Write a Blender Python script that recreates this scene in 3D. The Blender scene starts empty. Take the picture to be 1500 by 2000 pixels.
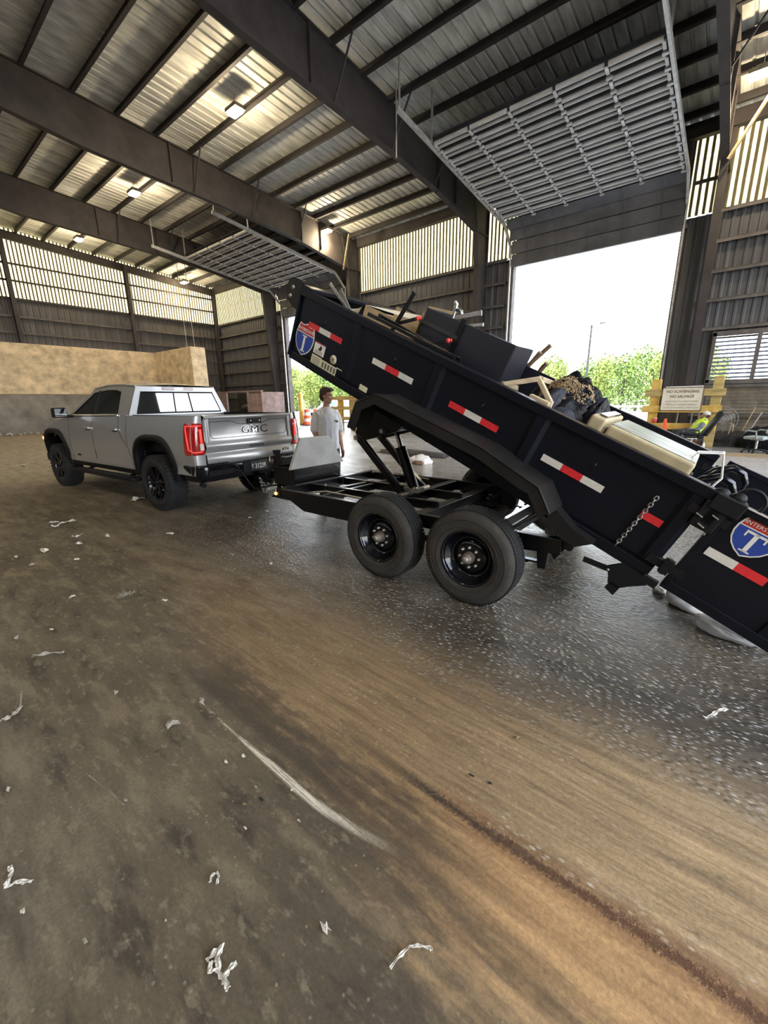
import bpy, bmesh, math, random
from mathutils import Vector, Matrix, noise as mnoise

SC = bpy.context.scene
COL = SC.collection
R = math.radians

# ---------------------------------------------------------------- camera
CAM_H = 1.6
yaw, pitch, roll = R(39.77), R(14.885), R(0.73)
fw = Vector((-math.sin(yaw) * math.cos(pitch), math.cos(yaw) * math.cos(pitch), -math.sin(pitch)))
rt = Vector((math.cos(yaw), math.sin(yaw), 0))
dn = fw.cross(rt)
rt2 = math.cos(roll) * rt + math.sin(roll) * dn
dn2 = -math.sin(roll) * rt + math.cos(roll) * dn
cam_data = bpy.data.cameras.new('camera')
cam_data.sensor_fit = 'HORIZONTAL'
cam_data.sensor_width = 36.0
cam_data.lens = 817.0 / 1500.0 * 36.0
cam_data.clip_start = 0.05
cam_data.clip_end = 500
cam = bpy.data.objects.new('camera', cam_data)
COL.objects.link(cam)
m = Matrix.Identity(4)
for i in range(3):
    m[i][0], m[i][1], m[i][2] = rt2[i], -dn2[i], -fw[i]
m[2][3] = CAM_H
cam.matrix_world = m
SC.camera = cam

# ---------------------------------------------------------------- world sky
world = bpy.data.worlds.new('sky')
SC.world = world
world.use_nodes = True
wn, wl = world.node_tree.nodes, world.node_tree.links
wn.clear()
w_out = wn.new('ShaderNodeOutputWorld')
w_bg = wn.new('ShaderNodeBackground')
w_tc = wn.new('ShaderNodeTexCoord')
w_sep = wn.new('ShaderNodeSeparateXYZ')
wl.new(w_tc.outputs['Generated'], w_sep.inputs[0])
w_ramp = wn.new('ShaderNodeValToRGB')
e = w_ramp.color_ramp.elements
e[0].position = 0.0; e[0].color = (1.0, 0.985, 0.955, 1)
e[1].position = 0.8; e[1].color = (0.24, 0.43, 0.80, 1)
k = w_ramp.color_ramp.elements.new(0.28); k.color = (0.66, 0.80, 1.0, 1)
wl.new(w_sep.outputs['Z'], w_ramp.inputs[0])
w_noise = wn.new('ShaderNodeTexNoise')
w_noise.inputs['Scale'].default_value = 3.2
w_noise.inputs['Detail'].default_value = 7
w_map = wn.new('ShaderNodeMapping')
w_map.inputs['Scale'].default_value = (1, 1, 2.2)
wl.new(w_tc.outputs['Generated'], w_map.inputs[0])
wl.new(w_map.outputs[0], w_noise.inputs['Vector'])
w_cr = wn.new('ShaderNodeValToRGB')
w_cr.color_ramp.elements[0].position = 0.44
w_cr.color_ramp.elements[1].position = 0.60
wl.new(w_noise.outputs[0], w_cr.inputs[0])
w_mix = wn.new('ShaderNodeMixRGB')
w_mix.inputs[2].default_value = (1.0, 0.99, 0.97, 1)
wl.new(w_cr.outputs[0], w_mix.inputs[0])
wl.new(w_ramp.outputs[0], w_mix.inputs[1])
wl.new(w_mix.outputs[0], w_bg.inputs['Color'])
w_bg.inputs['Strength'].default_value = 6.0
wl.new(w_bg.outputs[0], w_out.inputs['Surface'])

# ---------------------------------------------------------------- sun (behind the building, high)
sun_d = bpy.data.lights.new('sun', 'SUN')
sun_d.energy = 6.0
sun_d.angle = R(1.0)
sun_d.color = (1.0, 0.95, 0.86)
sun = bpy.data.objects.new('sun', sun_d)
COL.objects.link(sun)
sun.rotation_euler = Vector((0.35, 0.62, -1.0)).to_track_quat('-Z', 'Y').to_euler()

# ---------------------------------------------------------------- view
SC.view_settings.view_transform = 'Standard'
SC.view_settings.look = 'None'
SC.view_settings.gamma = 1.0
SC.view_settings.use_curve_mapping = False
SC.view_settings.exposure = 0.80
SC.cycles.max_bounces = 7
SC.cycles.diffuse_bounces = 4
SC.cycles.glossy_bounces = 3
SC.cycles.transmission_bounces = 3
LAMP_W = 190.0          # radiant power of one high-bay lamp

# ================================================================ helpers
def link(o, parent=None):
    COL.objects.link(o)
    if parent is not None:
        o.parent = parent
    return o

def tag(o, label=None, cat=None, group=None, kind=None):
    if label: o['label'] = label
    if cat: o['category'] = cat
    if group: o['group'] = group
    if kind: o['kind'] = kind
    return o

def empty(name, loc=(0, 0, 0), rz=0.0, parent=None):
    o = bpy.data.objects.new(name, None)
    o.empty_display_size = 0.2
    o.location = loc
    o.rotation_euler = (0, 0, rz)
    return link(o, parent)

def thing(name, label, cat, loc=(0, 0, 0), rz=0.0, group=None):
    return tag(empty(name, loc, rz), label, cat, group)

class MB:
    """collects shapes; build() links them as one mesh object"""
    def __init__(s):
        s.v = []; s.f = []; s.mi = []; s.sm = []
    def add(s, verts, faces, mi=0, smooth=False):
        n = len(s.v)
        s.v.extend([tuple(p) for p in verts])
        for f in faces:
            s.f.append(tuple(i + n for i in f)); s.mi.append(mi); s.sm.append(smooth)
        return s
    def box(s, c, d, mi=0, rot=None, taper=None):
        x, y, z = d[0] / 2, d[1] / 2, d[2] / 2
        t = taper or (1, 1)
        P = [(-x, -y, -z), (x, -y, -z), (x, y, -z), (-x, y, -z),
             (-x * t[0], -y * t[1], z), (x * t[0], -y * t[1], z), (x * t[0], y * t[1], z), (-x * t[0], y * t[1], z)]
        P = [Vector(p) for p in P]
        if rot is not None:
            P = [rot @ p for p in P]
        P = [p + Vector(c) for p in P]
        return s.add(P, [(3, 2, 1, 0), (4, 5, 6, 7), (0, 1, 5, 4), (1, 2, 6, 5), (2, 3, 7, 6), (3, 0, 4, 7)], mi)
    def bar(s, a, b, w, h, mi=0, up=(0, 0, 1)):
        a, b = Vector(a), Vector(b)
        d = (b - a); L = d.length; d.normalize()
        u = Vector(up)
        if abs(d.dot(u)) > 0.98: u = Vector((0, 1, 0))
        sx = d.cross(u).normalized(); su = sx.cross(d)
        rot = Matrix((sx, d, su)).transposed()
        return s.box((a + b) / 2, (w, L, h), mi, rot)
    def tube(s, pts, r, n=10, mi=0, caps=True, smooth=True, closed=False):
        pts = [Vector(p) for p in pts]
        rs = r if isinstance(r, (list, tuple)) else [r] * len(pts)
        V = []; F = []
        prev = None
        N = len(pts)
        for i, p in enumerate(pts):
            if closed: d = pts[(i + 1) % N] - pts[i - 1]
            else: d = pts[min(i + 1, N - 1)] - pts[max(i - 1, 0)]
            d.normalize()
            if prev is None:
                u = Vector((0, 0, 1)) if abs(d.z) < 0.9 else Vector((1, 0, 0))
                a = d.cross(u).normalized()
            else:
                a = (prev - d * prev.dot(d)).normalized()
            prev = a
            b = d.cross(a)
            for k in range(n):
                t = 2 * math.pi * k / n
                V.append(p + (a * math.cos(t) + b * math.sin(t)) * rs[i])
        for i in range(N if closed else N - 1):
            j = (i + 1) % N
            for k in range(n):
                k2 = (k + 1) % n
                F.append((i * n + k, i * n + k2, j * n + k2, j * n + k))
        s.add(V, F, mi, smooth)
        if caps and not closed:
            s.add(V[:n], [tuple(reversed(range(n)))], mi)
            s.add(V[-n:], [tuple(range(n))], mi)
        return s
    def prism(s, poly, fn, d0, d1, mi=0):
        """poly: 2D points; fn(a, b, d) -> 3D"""
        n = len(poly)
        V = [Vector(fn(a, b, d0)) for a, b in poly] + [Vector(fn(a, b, d1)) for a, b in poly]
        F = [tuple(reversed(range(n))), tuple(range(n, 2 * n))]
        for i in range(n):
            j = (i + 1) % n
            F.append((i, j, n + j, n + i))
        return s.add(V, F, mi)
    def lathe(s, prof, c=(0, 0, 0), axis='y', n=32, mi=0, smooth=True, closed=False):
        """prof: (radius, offset along axis)"""
        V = []; F = []
        for r, o in prof:
            for k in range(n):
                t = 2 * math.pi * k / n
                p, q = r * math.cos(t), r * math.sin(t)
                if axis == 'y': v = (p, o, q)
                elif axis == 'x': v = (o, p, q)
                else: v = (p, q, o)
                V.append(Vector(v) + Vector(c))
        m_ = len(prof)
        for i in range(m_ if closed else m_ - 1):
            j = (i + 1) % m_
            for k in range(n):
                k2 = (k + 1) % n
                F.append((i * n + k, i * n + k2, j * n + k2, j * n + k))
        return s.add(V, F, mi, smooth)
    def grid(s, rows, mi=0, smooth=True, closed=False):
        n = len(rows[0]); V = [p for r in rows for p in r]; F = []
        for i in range(len(rows) - 1):
            for k in range(n if closed else n - 1):
                k2 = (k + 1) % n
                F.append((i * n + k, i * n + k2, (i + 1) * n + k2, (i + 1) * n + k))
        return s.add(V, F, mi, smooth)
    def ball(s, c, r, n=12, mi=0, rot=None):
        rr = r if isinstance(r, (list, tuple)) else (r, r, r)
        rows = []
        for i in range(n // 2 + 1):
            th = math.pi * i / (n // 2)
            row = []
            for k in range(n):
                ph = 2 * math.pi * k / n
                st = max(math.sin(th), 0.02)
                p = Vector((rr[0] * st * math.cos(ph), rr[1] * st * math.sin(ph), rr[2] * math.cos(th)))
                if rot is not None: p = rot @ p
                row.append(p + Vector(c))
            rows.append(row)
        return s.grid(rows, mi, True, True)
    def mesh(s, name, mats):
        me = bpy.data.meshes.new(name)
        me.from_pydata([tuple(p) for p in s.v], [], s.f)
        if not isinstance(mats, (list, tuple)): mats = [mats]
        for mt in mats: me.materials.append(mt)
        me.polygons.foreach_set('material_index', s.mi)
        me.polygons.foreach_set('use_smooth', s.sm)
        bm = bmesh.new(); bm.from_mesh(me)
        bmesh.ops.recalc_face_normals(bm, faces=bm.faces)
        bm.to_mesh(me); bm.free()
        me.update()
        return me
    def build(s, name, mats, parent=None, bevel=0.0, segs=2, label=None, smooth_angle=None):
        o = bpy.data.objects.new(name, s.mesh(name, mats))
        link(o, parent)
        if bevel > 0:
            md = o.modifiers.new('bevel', 'BEVEL')
            md.width = bevel; md.segments = segs; md.limit_method = 'ANGLE'; md.angle_limit = R(40)
            md.harden_normals = False
        if label: o['label'] = label
        return o

def copy_tree(o, parent=None):
    c = o.copy(); COL.objects.link(c)
    c.parent = parent
    for ch in list(o.children):
        copy_tree(ch, c)
    return c

def text_mesh(body, size, depth=0.002, bold=0.0, align='CENTER'):
    cu = bpy.data.curves.new('lettering', 'FONT')
    cu.body = body; cu.size = size; cu.extrude = depth; cu.offset = bold
    cu.align_x = align; cu.align_y = 'CENTER'; cu.resolution_u = 3
    t = bpy.data.objects.new('lettering', cu)
    COL.objects.link(t)
    bpy.context.view_layer.update()
    me = bpy.data.meshes.new_from_object(t.evaluated_get(bpy.context.evaluated_depsgraph_get()))
    bpy.data.objects.remove(t)
    return me

def text(body, size, material, parent, origin, xdir, ydir, depth=0.002, bold=0.0, name='lettering', sx=1.0, align='CENTER'):
    me = text_mesh(body, size, depth, bold, align)
    me.materials.clear(); me.materials.append(material)
    for p in me.polygons: p.material_index = 0
    x = Vector(xdir).normalized(); y = Vector(ydir).normalized(); z = x.cross(y)
    mm = Matrix((x * sx, y, z)).transposed().to_4x4()
    mm.translation = Vector(origin)
    me.transform(mm)
    o = bpy.data.objects.new(name, me)
    return link(o, parent)

# ---------------------------------------------------------------- materials
def new_mat(name):
    mt = bpy.data.materials.new(name); mt.use_nodes = True
    nt = mt.node_tree
    return mt, nt, nt.nodes, nt.links, nt.nodes['Principled BSDF']

def mat(name, col, rough=0.6, metal=0.0, var=0.0, vscale=6.0, col2=None, bump=0.0, bscale=40.0, stretch=(1, 1, 1),
        coat=0.0, spec=0.5, emit=None, estr=0.0, rvar=0.0, detail=5.0):
    mt, nt, N, L, B = new_mat(name)
    B.inputs['Base Color'].default_value = (*col, 1)
    B.inputs['Roughness'].default_value = rough
    B.inputs['Metallic'].default_value = metal
    B.inputs['Specular IOR Level'].default_value = spec
    if coat: 
        B.inputs['Coat Weight'].default_value = coat
        B.inputs['Coat Roughness'].default_value = 0.06
    if emit:
        B.inputs['Emission Color'].default_value = (*emit, 1)
        B.inputs['Emission Strength'].default_value = estr
    if var or col2 or bump or rvar:
        tc = N.new('ShaderNodeTexCoord'); mp = N.new('ShaderNodeMapping')
        mp.inputs['Scale'].default_value = stretch
        L.new(tc.outputs['Object'], mp.inputs[0])
        ns = N.new('ShaderNodeTexNoise'); ns.inputs['Scale'].default_value = vscale
        ns.inputs['Detail'].default_value = detail; ns.inputs['Roughness'].default_value = 0.62
        L.new(mp.outputs[0], ns.inputs['Vector'])
        if var or col2:
            rp = N.new('ShaderNodeValToRGB')
            a, b = rp.color_ramp.elements
            a.position = 0.33; b.position = 0.67
            c2 = col2 or col
            a.color = (*[c * (1 - var) for c in col], 1)
            b.color = (*[min(1, c * (1 + var)) for c in c2], 1)
            L.new(ns.outputs[0], rp.inputs[0]); L.new(rp.outputs[0], B.inputs['Base Color'])
        if rvar:
            mr = N.new('ShaderNodeMapRange')
            mr.inputs['From Min'].default_value = 0.3; mr.inputs['From Max'].default_value = 0.7
            mr.inputs['To Min'].default_value = max(0.02, rough - rvar); mr.inputs['To Max'].default_value = min(1, rough + rvar)
            L.new(ns.outputs[0], mr.inputs[0]); L.new(mr.outputs[0], B.inputs['Roughness'])
        if bump:
            n2 = N.new('ShaderNodeTexNoise'); n2.inputs['Scale'].default_value = bscale; n2.inputs['Detail'].default_value = 4
            L.new(mp.outputs[0], n2.inputs['Vector'])
            bp = N.new('ShaderNodeBump'); bp.inputs['Strength'].default_value = bump; bp.inputs['Distance'].default_value = 0.02
            L.new(n2.outputs[0], bp.inputs['Height']); L.new(bp.outputs[0], B.inputs['Normal'])
    return mt

M = {}
M['frame_steel'] = mat('dusty_primer_steel', (0.036, 0.029, 0.026), 0.75, 0.0, 0.35, 1.5, bump=0.15, bscale=30)
M['purlin'] = mat('dark_purlin_steel', (0.020, 0.016, 0.015), 0.75, 0.0, 0.35, 2)
M['girt'] = mat('dusty_girt_steel', (0.095, 0.083, 0.072), 0.75, 0, 0.3, 3)
M['siding'] = mat('dirty_metal_siding', (0.088, 0.078, 0.070), 0.6, 0.0, 0.45, 0.9, stretch=(1, 1, 0.25))
M['siding_back'] = mat('dirty_blue_grey_siding', (0.070, 0.068, 0.070), 0.55, 0.0, 0.4, 0.9, stretch=(1, 1, 0.25))
M['deck'] = mat('galvanised_roof_deck', (0.50, 0.50, 0.455), 0.6, 0.1, 0.35, 1.2, stretch=(2.5, 0.6, 1))
M['door_slat'] = mat('dusty_door_steel', (0.46, 0.45, 0.43), 0.55, 0.2, 0.3, 2.5, stretch=(0.5, 3, 1))
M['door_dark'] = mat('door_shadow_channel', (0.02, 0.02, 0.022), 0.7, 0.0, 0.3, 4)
M['galv'] = mat('galvanised_track', (0.42, 0.41, 0.38), 0.5, 0.5, 0.25, 6)
M['concrete'] = mat('stained_push_wall_concrete', (0.58, 0.455, 0.29), 0.85, 0, 0.34, 2.0, stretch=(1, 1, 1.2), bump=0.25, bscale=14, detail=10)
M['concrete_base'] = mat('grey_worn_concrete', (0.20, 0.18, 0.15), 0.8, 0, 0.35, 1.2, bump=0.25, bscale=14)
M['yellow'] = mat('worn_yellow_paint', (0.62, 0.38, 0.035), 0.6, 0, 0.25, 5, col2=(0.55, 0.36, 0.10))
M['timber'] = mat('weathered_timber', (0.30, 0.22, 0.12), 0.85, 0, 0.4, 4, stretch=(0.4, 4, 4), bump=0.2)
M['timber_yellow'] = mat('faded_yellow_timber', (0.42, 0.31, 0.11), 0.8, 0, 0.35, 4, stretch=(0.4, 4, 4), bump=0.2)
M['black_paint'] = mat('black_trailer_enamel', (0.0052, 0.0060, 0.0100), 0.36, 0.0, 0.2, 3, spec=0.24)
M['black_frame'] = mat('black_frame_enamel', (0.006, 0.006, 0.007), 0.26, 0.0, 0.25, 6, spec=0.4)
M['black_matte'] = mat('black_plastic', (0.0045, 0.0045, 0.0052), 0.55, 0, 0.2, 8, spec=0.3, bump=0.1, bscale=120)
M['fender'] = mat('dusty_black_fender', (0.012, 0.0105, 0.0095), 0.5, 0, 0.4, 4, spec=0.35)
M['rubber'] = mat('dusty_tyre_rubber', (0.030, 0.026, 0.021), 0.8, 0, 0.3, 9, bump=0.12, bscale=60)
M['rubber_dark'] = mat('black_tyre_rubber', (0.012, 0.012, 0.012), 0.8, 0, 0.3, 9, bump=0.1, bscale=60)
M['rim_black'] = mat('gloss_black_rim', (0.004, 0.0045, 0.007), 0.12, 0.0, spec=0.5)
M['chrome'] = mat('bright_chrome', (0.75, 0.75, 0.74), 0.15, 1.0)
M['zinc'] = mat('dull_zinc', (0.42, 0.40, 0.36), 0.4, 0.8, 0.3, 20)
M['alu'] = mat('bare_grey_steel_sheet', (0.30, 0.30, 0.29), 0.45, 0.5, 0.18, 3)
M['red_tape'] = mat('red_reflective_tape', (0.62, 0.025, 0.03), 0.35, 0, 0.15, 30)
M['white_tape'] = mat('white_reflective_tape', (0.62, 0.59, 0.52), 0.35, 0, 0.08, 30)
M['decal_white'] = mat('white_decal', (0.72, 0.70, 0.62), 0.45)
M['decal_cream'] = mat('cream_decal', (0.66, 0.62, 0.42), 0.45, 0, 0.12, 60)
M['decal_blue'] = mat('blue_decal', (0.022, 0.055, 0.28), 0.35)
M['decal_red'] = mat('red_decal', (0.48, 0.025, 0.02), 0.35)
M['ink'] = mat('black_ink', (0.012, 0.012, 0.012), 0.5)
M['ink_grey'] = mat('grey_ink', (0.12, 0.115, 0.09), 0.5)
M['silver'] = mat('silver_car_paint', (0.38, 0.38, 0.375), 0.32, 0.45, coat=0.7)
M['glass_dark'] = mat('tinted_glass', (0.006, 0.007, 0.007), 0.03, 0.0, spec=0.9, coat=0.5)
M['glass_mirror'] = mat('mirror_tinted_glass', (0.010, 0.012, 0.014), 0.02, 0.0, spec=1.0)
M['glass_mirror'].node_tree.nodes['Principled BSDF'].inputs['IOR'].default_value = 1.85
M['glass_dark2'] = mat('dark_cabin_glass', (0.02, 0.022, 0.02), 0.05, 0.0, spec=0.8)
M['red_lens'] = mat('red_tail_lens', (0.16, 0.005, 0.006), 0.12, 0, coat=0.8, emit=(1.0, 0.02, 0.015), estr=0.06)
M['red_glow'] = mat('lit_red_light_guide', (0.8, 0.05, 0.04), 0.2, 0, emit=(1.0, 0.045, 0.03), estr=0.8)
M['red_dark'] = mat('dark_red_lens', (0.06, 0.004, 0.006), 0.12, 0, coat=0.8)
M['amber'] = mat('lit_amber_marker', (1.0, 0.35, 0.03), 0.2, 0, emit=(1.0, 0.32, 0.03), estr=14)
M['lamp_lens'] = mat('lit_lamp_lens', (1, 0.95, 0.8), 0.3, 0, emit=(1.0, 0.83, 0.55), estr=110)
M['lamp_body'] = mat('dusty_lamp_housing', (0.18, 0.16, 0.12), 0.6, 0.3, 0.3, 10)
M['white_shirt'] = mat('white_cotton', (0.80, 0.80, 0.82), 0.9, 0, 0.05, 30, bump=0.2, bscale=25)
M['skin'] = mat('tanned_skin', (0.52, 0.30, 0.195), 0.55, 0, 0.1, 25)
M['skin2'] = mat('weathered_skin', (0.30, 0.17, 0.11), 0.55, 0, 0.1, 25)
M['hair'] = mat('brown_hair', (0.055, 0.030, 0.014), 0.6, 0, 0.4, 60, stretch=(1, 1, 0.3))
M['denim'] = mat('dark_trousers', (0.025, 0.028, 0.036), 0.85, 0, 0.3, 30)
M['shoe'] = mat('dark_shoes', (0.02, 0.017, 0.015), 0.7)
M['hivis'] = mat('hi_vis_yellow_fabric', (0.55, 0.80, 0.03), 0.8, 0, 0.12, 20)
M['reflective'] = mat('reflective_band', (0.62, 0.62, 0.58), 0.4, 0.2)
M['grey_cloth'] = mat('grey_sweatshirt', (0.14, 0.16, 0.18), 0.9, 0, 0.2, 20)
M['cap'] = mat('pale_cap_cloth', (0.60, 0.58, 0.55), 0.85)
M['chair_grey'] = mat('worn_grey_green_vinyl', (0.34, 0.39, 0.36), 0.55, 0, 0.15, 8)
M['cone'] = mat('orange_cone', (0.80, 0.11, 0.03), 0.5, 0, 0.1, 10)
M['paper'] = mat('dirty_white_paper', (0.56, 0.52, 0.44), 0.85, 0, 0.35, 30)
M['paper_grey'] = mat('grey_brown_scrap', (0.30, 0.265, 0.21), 0.9, 0, 0.35, 25)
M['bag_white'] = mat('white_plastic_sack', (0.80, 0.78, 0.75), 0.4, 0, 0.15, 6, bump=0.2, bscale=20)
M['bag_black'] = mat('black_bin_liner', (0.005, 0.005, 0.007), 0.42, 0, 0.2, 6, bump=0.6, bscale=26, spec=0.16)
M['bag_navy'] = mat('dark_navy_cloth', (0.018, 0.018, 0.028), 0.75, 0, 0.25, 10, bump=0.15, bscale=60)
M['leaves_dry'] = mat('dry_brown_litter', (0.26, 0.18, 0.09), 0.9, 0, 0.5, 60, bump=0.5, bscale=80)
M['beige'] = mat('stained_beige_enamel', (0.42, 0.345, 0.205), 0.45, 0, 0.22, 4, bump=0.05)
M['beige_seal'] = mat('dirty_door_gasket', (0.30, 0.25, 0.17), 0.7)
M['fridge_back'] = mat('grimy_white_enamel', (0.36, 0.37, 0.31), 0.3, 0, 0.55, 5, stretch=(0.6, 3, 1))
M['card'] = mat('brown_cardboard', (0.40, 0.29, 0.155), 0.85, 0, 0.15, 5)
M['card_edge'] = mat('pale_cardboard_edge', (0.62, 0.54, 0.40), 0.85)
M['wardrobe'] = mat('black_laminate', (0.012, 0.012, 0.018), 0.4, 0, 0.2, 4)
M['pale_wood'] = mat('pale_bare_wood', (0.46, 0.36, 0.23), 0.75, 0, 0.2, 6, stretch=(0.6, 5, 5))
M['brown_wood'] = mat('brown_table_wood', (0.20, 0.13, 0.08), 0.6, 0, 0.25, 6)
M['white_metal'] = mat('white_wire', (0.72, 0.72, 0.70), 0.4)
M['sign_cream'] = mat('cream_sign_paint', (0.68, 0.62, 0.47), 0.6, 0, 0.08, 5)
M['sign_ink'] = mat('brown_sign_lettering', (0.13, 0.045, 0.03), 0.6)
M['sign_grey'] = mat('faded_sign_lettering', (0.27, 0.20, 0.15), 0.6)
M['dusty_pink'] = mat('dusty_pink_steel', (0.27, 0.19, 0.165), 0.75, 0, 0.3, 3)
M['dark_junk'] = mat('dark_grimy_metal', (0.03, 0.027, 0.024), 0.7, 0, 0.5, 5, bump=0.3)
M['hub'] = mat('dusty_hub_steel', (0.17, 0.14, 0.11), 0.6, 0.4, 0.4, 30)
M['rusty'] = mat('rusty_brown_steel', (0.15, 0.085, 0.05), 0.8, 0, 0.45, 8)
M['stick'] = mat('grey_broom_handle', (0.30, 0.26, 0.21), 0.7)
M['foliage'] = mat('green_leaves', (0.085, 0.155, 0.028), 0.6, 0, 0.45, 1.2, col2=(0.15, 0.21, 0.04), spec=0.3)
M['foliage2'] = mat('yellow_green_leaves', (0.14, 0.20, 0.032), 0.6, 0, 0.4, 1.2, col2=(0.22, 0.25, 0.05), spec=0.3)
M['bark'] = mat('grey_bark', (0.09, 0.07, 0.05), 0.9, 0, 0.3, 8)
M['gravel'] = mat('pale_gravel_yard', (0.30, 0.285, 0.26), 0.75, 0, 0.3, 0.6, bump=0.3, bscale=8)
M['car_white'] = mat('white_car_paint', (0.7, 0.72, 0.73), 0.25, 0, coat=0.8)
M['plastic_red'] = mat('red_cup_plastic', (0.7, 0.06, 0.05), 0.4)
M['louvre'] = mat('dark_louvre_blade', (0.045, 0.038, 0.034), 0.7, 0, 0.3, 6)
# ================================================================ floor
def nd(N, t, **kw):
    n = N.new(t)
    for k_, v_ in kw.items():
        if k_ in n.inputs: n.inputs[k_].default_value = v_
        else: setattr(n, k_, v_)
    return n

def floor_material():
    mt, nt, N, L, B = new_mat('dirty_tipping_floor_concrete')
    tc = N.new('ShaderNodeTexCoord')
    P = tc.outputs['Object']
    def noise(vec, scale, detail=6, rough=0.6):
        n = nd(N, 'ShaderNodeTexNoise', Scale=scale, Detail=detail, Roughness=rough)
        L.new(vec, n.inputs['Vector']); return n.outputs[0]
    def mapped(scale, loc=(0, 0, 0)):
        mp = N.new('ShaderNodeMapping'); mp.inputs['Scale'].default_value = scale; mp.inputs['Location'].default_value = loc
        L.new(P, mp.inputs[0]); return mp.outputs[0]
    def math_(op, a, b=None, c=None):
        n = N.new('ShaderNodeMath'); n.operation = op
        for i, q in enumerate((a, b, c)):
            if q is None: continue
            if isinstance(q, (int, float)): n.inputs[i].default_value = q
            else: L.new(q, n.inputs[i])
        return n.outputs[0]
    def ss(v, lo, hi, a=0.0, b=1.0):
        n = N.new('ShaderNodeMapRange'); n.interpolation_type = 'SMOOTHSTEP'
        n.inputs['From Min'].default_value = lo; n.inputs['From Max'].default_value = hi
        n.inputs['To Min'].default_value = a; n.inputs['To Max'].default_value = b
        L.new(v, n.inputs[0]); return n.outputs[0]
    def mix(f, a, b):
        n = N.new('ShaderNodeMixRGB')
        if isinstance(f, (int, float)): n.inputs[0].default_value = f
        else: L.new(f, n.inputs[0])
        for i, q in ((1, a), (2, b)):
            if isinstance(q, tuple): n.inputs[i].default_value = (*q, 1)
            else: L.new(q, n.inputs[i])
        return n.outputs[0]
    sep = N.new('ShaderNodeSeparateXYZ'); L.new(P, sep.inputs[0])
    X, Y = sep.outputs[0], sep.outputs[1]
    big = noise(mapped((0.5, 0.9, 1)), 1.0, 5)
    med = noise(mapped((0.8, 1.6, 1)), 3.0, 8, 0.7)
    wv = noise(mapped((0.9, 2.0, 1), (1, 5, 0)), 1.3, 3)
    wvc = N.new('ShaderNodeCombineXYZ'); L.new(math_('MULTIPLY', math_('SUBTRACT', wv, 0.5), 0.09), wvc.inputs[1])
    wva = N.new('ShaderNodeVectorMath'); wva.operation = 'ADD'; L.new(P, wva.inputs[0]); L.new(wvc.outputs[0], wva.inputs[1])
    P0 = P; P = wva.outputs[0]
    streak = noise(mapped((0.45, 6.0, 1)), 1.6, 9, 0.66)
    fine_streak = noise(mapped((1.7, 26.0, 1)), 1.6, 7, 0.7)
    P = P0
    grit = noise(P, 70, 4, 0.7)
    blot = noise(mapped((0.9, 2.0, 1), (4, 2, 0)), 9.0, 8, 0.75)
    # base: dark trodden dirt, patches of paler worn concrete, drawn out along X
    mot = noise(mapped((0.8, 1.5, 1), (7, 3, 0)), 13.0, 6, 0.6)
    mot2 = noise(mapped((0.5, 1.6, 1), (2, 8, 0)), 4.0, 6, 0.62)
    base = mix(ss(big, 0.34, 0.66), (0.072, 0.054, 0.034), (0.135, 0.104, 0.064))
    base = mix(math_('MULTIPLY', ss(mot2, 0.50, 0.64), 0.75), base, (0.21, 0.163, 0.098))
    base = mix(math_('MULTIPLY', ss(mot2, 0.47, 0.35), 0.8), base, (0.042, 0.031, 0.021))
    base = mix(math_('MULTIPLY', ss(streak, 0.52, 0.75), 0.40), base, (0.17, 0.125, 0.072))
    base = mix(math_('MULTIPLY', ss(blot, 0.56, 0.70), 0.75), base, (0.27, 0.215, 0.135))
    base = mix(math_('MULTIPLY', ss(blot, 0.42, 0.28), 0.55), base, (0.040, 0.030, 0.020))
    base = mix(math_('MULTIPLY', ss(mot, 0.55, 0.66), 0.65), base, (0.235, 0.19, 0.12))
    # near left corner paler: light from behind the camera painted into the colour
    lc = math_('MULTIPLY', ss(Y, 0.55, -0.1), ss(X, -0.9, -1.5))
    base = mix(math_('MULTIPLY', lc, ss(mot2, 0.35, 0.65, 0.15, 0.6)), base, (0.23, 0.19, 0.135))
    vs = nd(N, 'ShaderNodeTexVoronoi', Scale=30.0); L.new(mapped((1, 1, 1), (3, 9, 0)), vs.inputs['Vector'])
    vsc = N.new('ShaderNodeSeparateColor'); L.new(vs.outputs['Color'], vsc.inputs[0])
    speck = math_('MULTIPLY', ss(math_('ADD', vs.outputs['Distance'], math_('MULTIPLY', grit, 0.25)), 0.32, 0.20), ss(vsc.outputs[0], 0.66, 0.80))
    base = mix(math_('MULTIPLY', speck, 0.6), base, (0.33, 0.27, 0.18))
    # tan clay smeared by the tracks along X
    yw = math_('ADD', Y, math_('MULTIPLY', math_('SUBTRACT', streak, 0.5), 0.5))
    yw = math_('ADD', yw, math_('MULTIPLY', ss(X, -1.0, -5.0), -0.55))
    yw = math_('ADD', yw, math_('MULTIPLY', math_('SUBTRACT', mot, 0.5), 0.28))
    slant = ss(X, -1.2, -0.2, 0.0, 0.22)
    tan = math_('MULTIPLY', ss(math_('ADD', yw, slant), 0.76, 1.20), ss(yw, 2.45, 1.70))
    tan = math_('MULTIPLY', tan, ss(X, -4.6, -0.8, 0.15, 1.0))
    tan_d = mix(ss(X, -1.2, 0.3), (0.20, 0.125, 0.056), (0.34, 0.225, 0.11))  # clay lightens to the right: daylight from the open end painted in
    tan_l = mix(ss(X, -1.2, 0.3), (0.37, 0.24, 0.115), (0.63, 0.43, 0.225))
    tan_c = mix(ss(fine_streak, 0.30, 0.72), tan_d, tan_l)
    tan_c = mix(math_('MULTIPLY', ss(streak, 0.52, 0.36), 0.55), tan_c, (0.14, 0.092, 0.045))
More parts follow.
